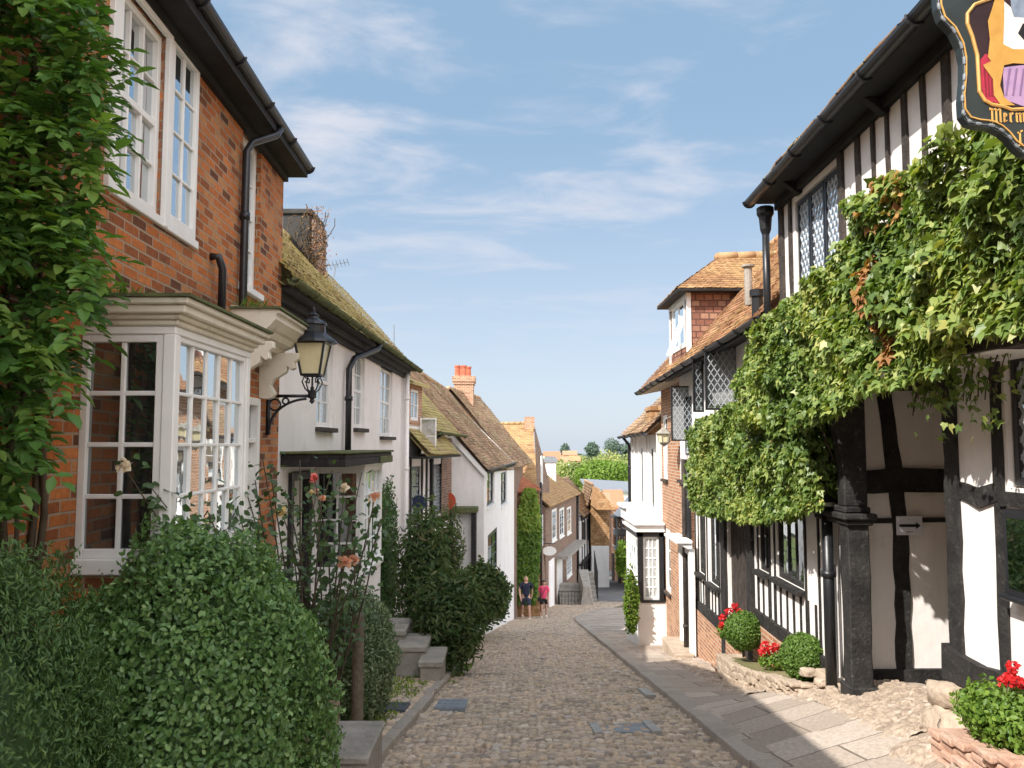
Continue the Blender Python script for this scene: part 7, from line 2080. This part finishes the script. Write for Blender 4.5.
def person(label, x, y, z, h, turn, shirt, bottoms, hair, skinm, long_hair=False, bag=False, step=.2, female=False, wide=1.0):
    k = h / 1.75
    r = thing('person', label, 'person', (x, y, z))
    r.rotation_euler = (0, 0, turn)
    sh = (.175 if female else .20) * k * wide; hp = .095 * k * wide
    V = [(0, 0, .95), (0, 0, 1.12), (0, -.005, 1.32), (0, .0, 1.46), (0, -.005, 1.53), (0, -.02, 1.60), (0, -.03, 1.67), (0, -.02, 1.735)]
    Rr = [(.15 * wide, .11 * wide), (.135 * wide, .10 * wide), (.155 * wide, .105 * wide), (.09, .07), (.055, .055), (.075, .085), (.082, .098), (.05, .06)]
    E = [(i, i + 1) for i in range(7)]
    def add(p, rad, par):
        V.append(p); Rr.append(rad); E.append((par, len(V) - 1)); return len(V) - 1
    for s in (-1, 1):
        st = step * s
        i = add((s * hp, 0, .88), .09 * wide, 0); i = add((s * hp * 1.0, -st * .6 - .02, .50), .060, i); i = add((s * hp, -st + (.08 if s < 0 else .0), .12), .042, i); i = add((s * hp, -st + (.07 if s < 0 else 0), .04), .042, i); add((s * hp * 1.1, -st - .13, .03), .035, i)
        i = add((s * sh, 0, 1.43), .062, 3); i = add((s * (sh + .05), .02 + st * .3, 1.17), .046, i); i = add((s * (sh + .04), -.05 + st * .9, .93), .034, i); pm = add((s * (sh + .035), -.07 + st, .86), (.022, .038), i)
        for f in range(4):
            j = add((s * (sh + .03), -.105 + f * .022 + st, .80), .0095, pm); add((s * (sh + .015), -.10 + f * .02 + st, .745 + .006 * abs(f - 1.4)), .008, j)
        j = add((s * (sh + .01), -.115 + st, .845), .010, pm); add((s * (sh - .0), -.125 + st, .80), .009, j)
    add((0, -.125, 1.645), .014, 6)
    for s in (-1, 1): add((s * .085, .0, 1.645), (.012, .02), 6)
    V = [(a * k, b * k, c * k) for a, b, c in V]; Rr = [tuple(q_ * k for q_ in rr) if isinstance(rr, tuple) else rr * k for rr in Rr]
    b0 = BASE[r.name].copy(); BASE[r.name] = np.zeros(3)
    body = skin('body', V, E, Rr, skinm, r, 0, 1)
    # shirt
    g = 1.16
    Vs = [(0, 0, .82), (0, 0, 1.12), (0, 0, 1.32), (0, 0, 1.47)]; Rs = [(.175 * wide, .135 * wide), (.155 * wide, .12 * wide), (.175 * wide, .125 * wide), (.08, .075)]; Es = [(0, 1), (1, 2), (2, 3)]
    for s in (-1, 1):
        Vs.append((s * sh / k, 0, 1.435)); Rs.append(.078); Es.append((3, len(Vs) - 1)); Vs.append((s * (sh / k + .04), .02 + step * s * .2, 1.20)); Rs.append(.068); Es.append((len(Vs) - 2, len(Vs) - 1))
    skin('shirt', [(a * k, b * k, c * k) for a, b, c in Vs], Es, [tuple(q_ * k for q_ in rr) if isinstance(rr, tuple) else rr * k for rr in Rs], shirt, r, 0, 2)
    Vs = [(0, 0, .98), (0, 0, .90)]; Rs = [(.158 * wide, .118 * wide), (.16 * wide, .12 * wide)]; Es = [(0, 1)]
    for s in (-1, 1):
        st = step * s
        Vs.append((s * hp / k, 0, .84)); Rs.append(.105 * wide); Es.append((1, len(Vs) - 1)); Vs.append((s * hp / k, -st * .6 - .015, .54 if not female else .62)); Rs.append(.09 * wide); Es.append((len(Vs) - 2, len(Vs) - 1))
    skin('shorts', [(a * k, b * k, c * k) for a, b, c in Vs], Es, [tuple(q_ * k for q_ in rr) if isinstance(rr, tuple) else rr * k for rr in Rs], bottoms, r, 0, 2)
    # hair cap, shoes, features
    mb = MB(); V2 = []; Fc = []; nu, nv = 14, 7
    for j in range(nv + 1):
        ph = (1.75 if not long_hair else 2.2) * j / nv
        for i in range(nu):
            an = 2 * math.pi * i / nu; f = 1.0
            yy = math.sin(ph) * math.sin(an)
            if yy < -.1 and ph > .95: f = .72
            V2.append(((math.sin(ph) * math.cos(an) * .094 * f) * k, (-.02 + yy * .112 * f) * k, (1.665 + math.cos(ph) * .105) * k))
    for j in range(nv):
        for i in range(nu): Fc.append((j * nu + i, (j + 1) * nu + i, (j + 1) * nu + (i + 1) % nu, j * nu + (i + 1) % nu))
    mb.raw(V2, Fc)
    if long_hair: mb.tube([(0, .05 * k, 1.68 * k), (0, .085 * k, 1.52 * k), (0, .08 * k, 1.36 * k)], [.08 * k, .085 * k, .03 * k], 8)
    mb.build('hair', hair, r, smooth=True)
    for s in (-1, 1):
        mb = MB(); st = step * s; y1 = -st + (.07 if s < 0 else 0)
        mb.tube([(s * hp, (y1 + .06) * k, .035 * k), (s * hp, (y1 - .05) * k, .04 * k), (s * hp * 1.1, (y1 - .17) * k, .025 * k)], [.042 * k, .048 * k, .03 * k], 8); mb.build('shoe', G['white'], r, smooth=True)
        mb = MB(); mb.lathe((s * .032 * k, -.117 * k, 1.668 * k), [(0, -.007), (.010, 0), (0, .007)], 6); mb.build('eye', G['black'], body)
    mb = MB(); mb.tube([(-.025 * k, -.112 * k, 1.60 * k), (0, -.119 * k, 1.597 * k), (.025 * k, -.112 * k, 1.60 * k)], .006, 5); mb.build('mouth', G['red'], body)
    if bag:
        mb = MB(); mb.tube([(.10 * k, -.10, 1.46 * k), (-.02, -.17, 1.2 * k), (-.2 * k, -.1, .95 * k)], .012, 6); mb.box(-.30 * k, -.12 * k, -.2, -.10, .78 * k, .98 * k); mb.build('shoulder_bag', G['black'], r, bevel=.02)
    BASE[r.name] = b0
    return r


M_skin = M_plain('skin', (.52, .30, .22), (.46, .26, .19), 6, .6, .05)
p = at(526, 617, 37.6); zz = zr(37.6) + .02
hgt = at(526, 576.5, 37.6).z - zz
person('man in navy polo shirt and dark shorts with pale hair walking uphill', p.x, 37.6, zz, min(1.86, hgt), .15, M_plain('navy_cloth', (.018, .022, .045), None, 8, .85), M_plain('dark_blue_cloth', (.03, .038, .06), None, 8, .85), M_plain('sandy_hair', (.42, .28, .16), None, 8, .7), M_skin, wide=1.12, step=.26)
p = at(544, 612, 38.5); zz = zr(38.5) + .02
hgt = at(544, 580, 38.5).z - zz
person('woman in bright pink top and dark shorts carrying a shoulder bag uphill', p.x, 38.5, zz, min(1.68, max(1.55, hgt)), -.1, M_plain('pink_cloth', (.85, .11, .22), (.75, .08, .18), 8, .8), M_plain('black_cloth', (.02, .02, .024), None, 8, .85), M_plain('dark_hair', (.04, .025, .02), None, 8, .6), M_skin, long_hair=True, bag=True, female=True, wide=1.08, step=-.2)
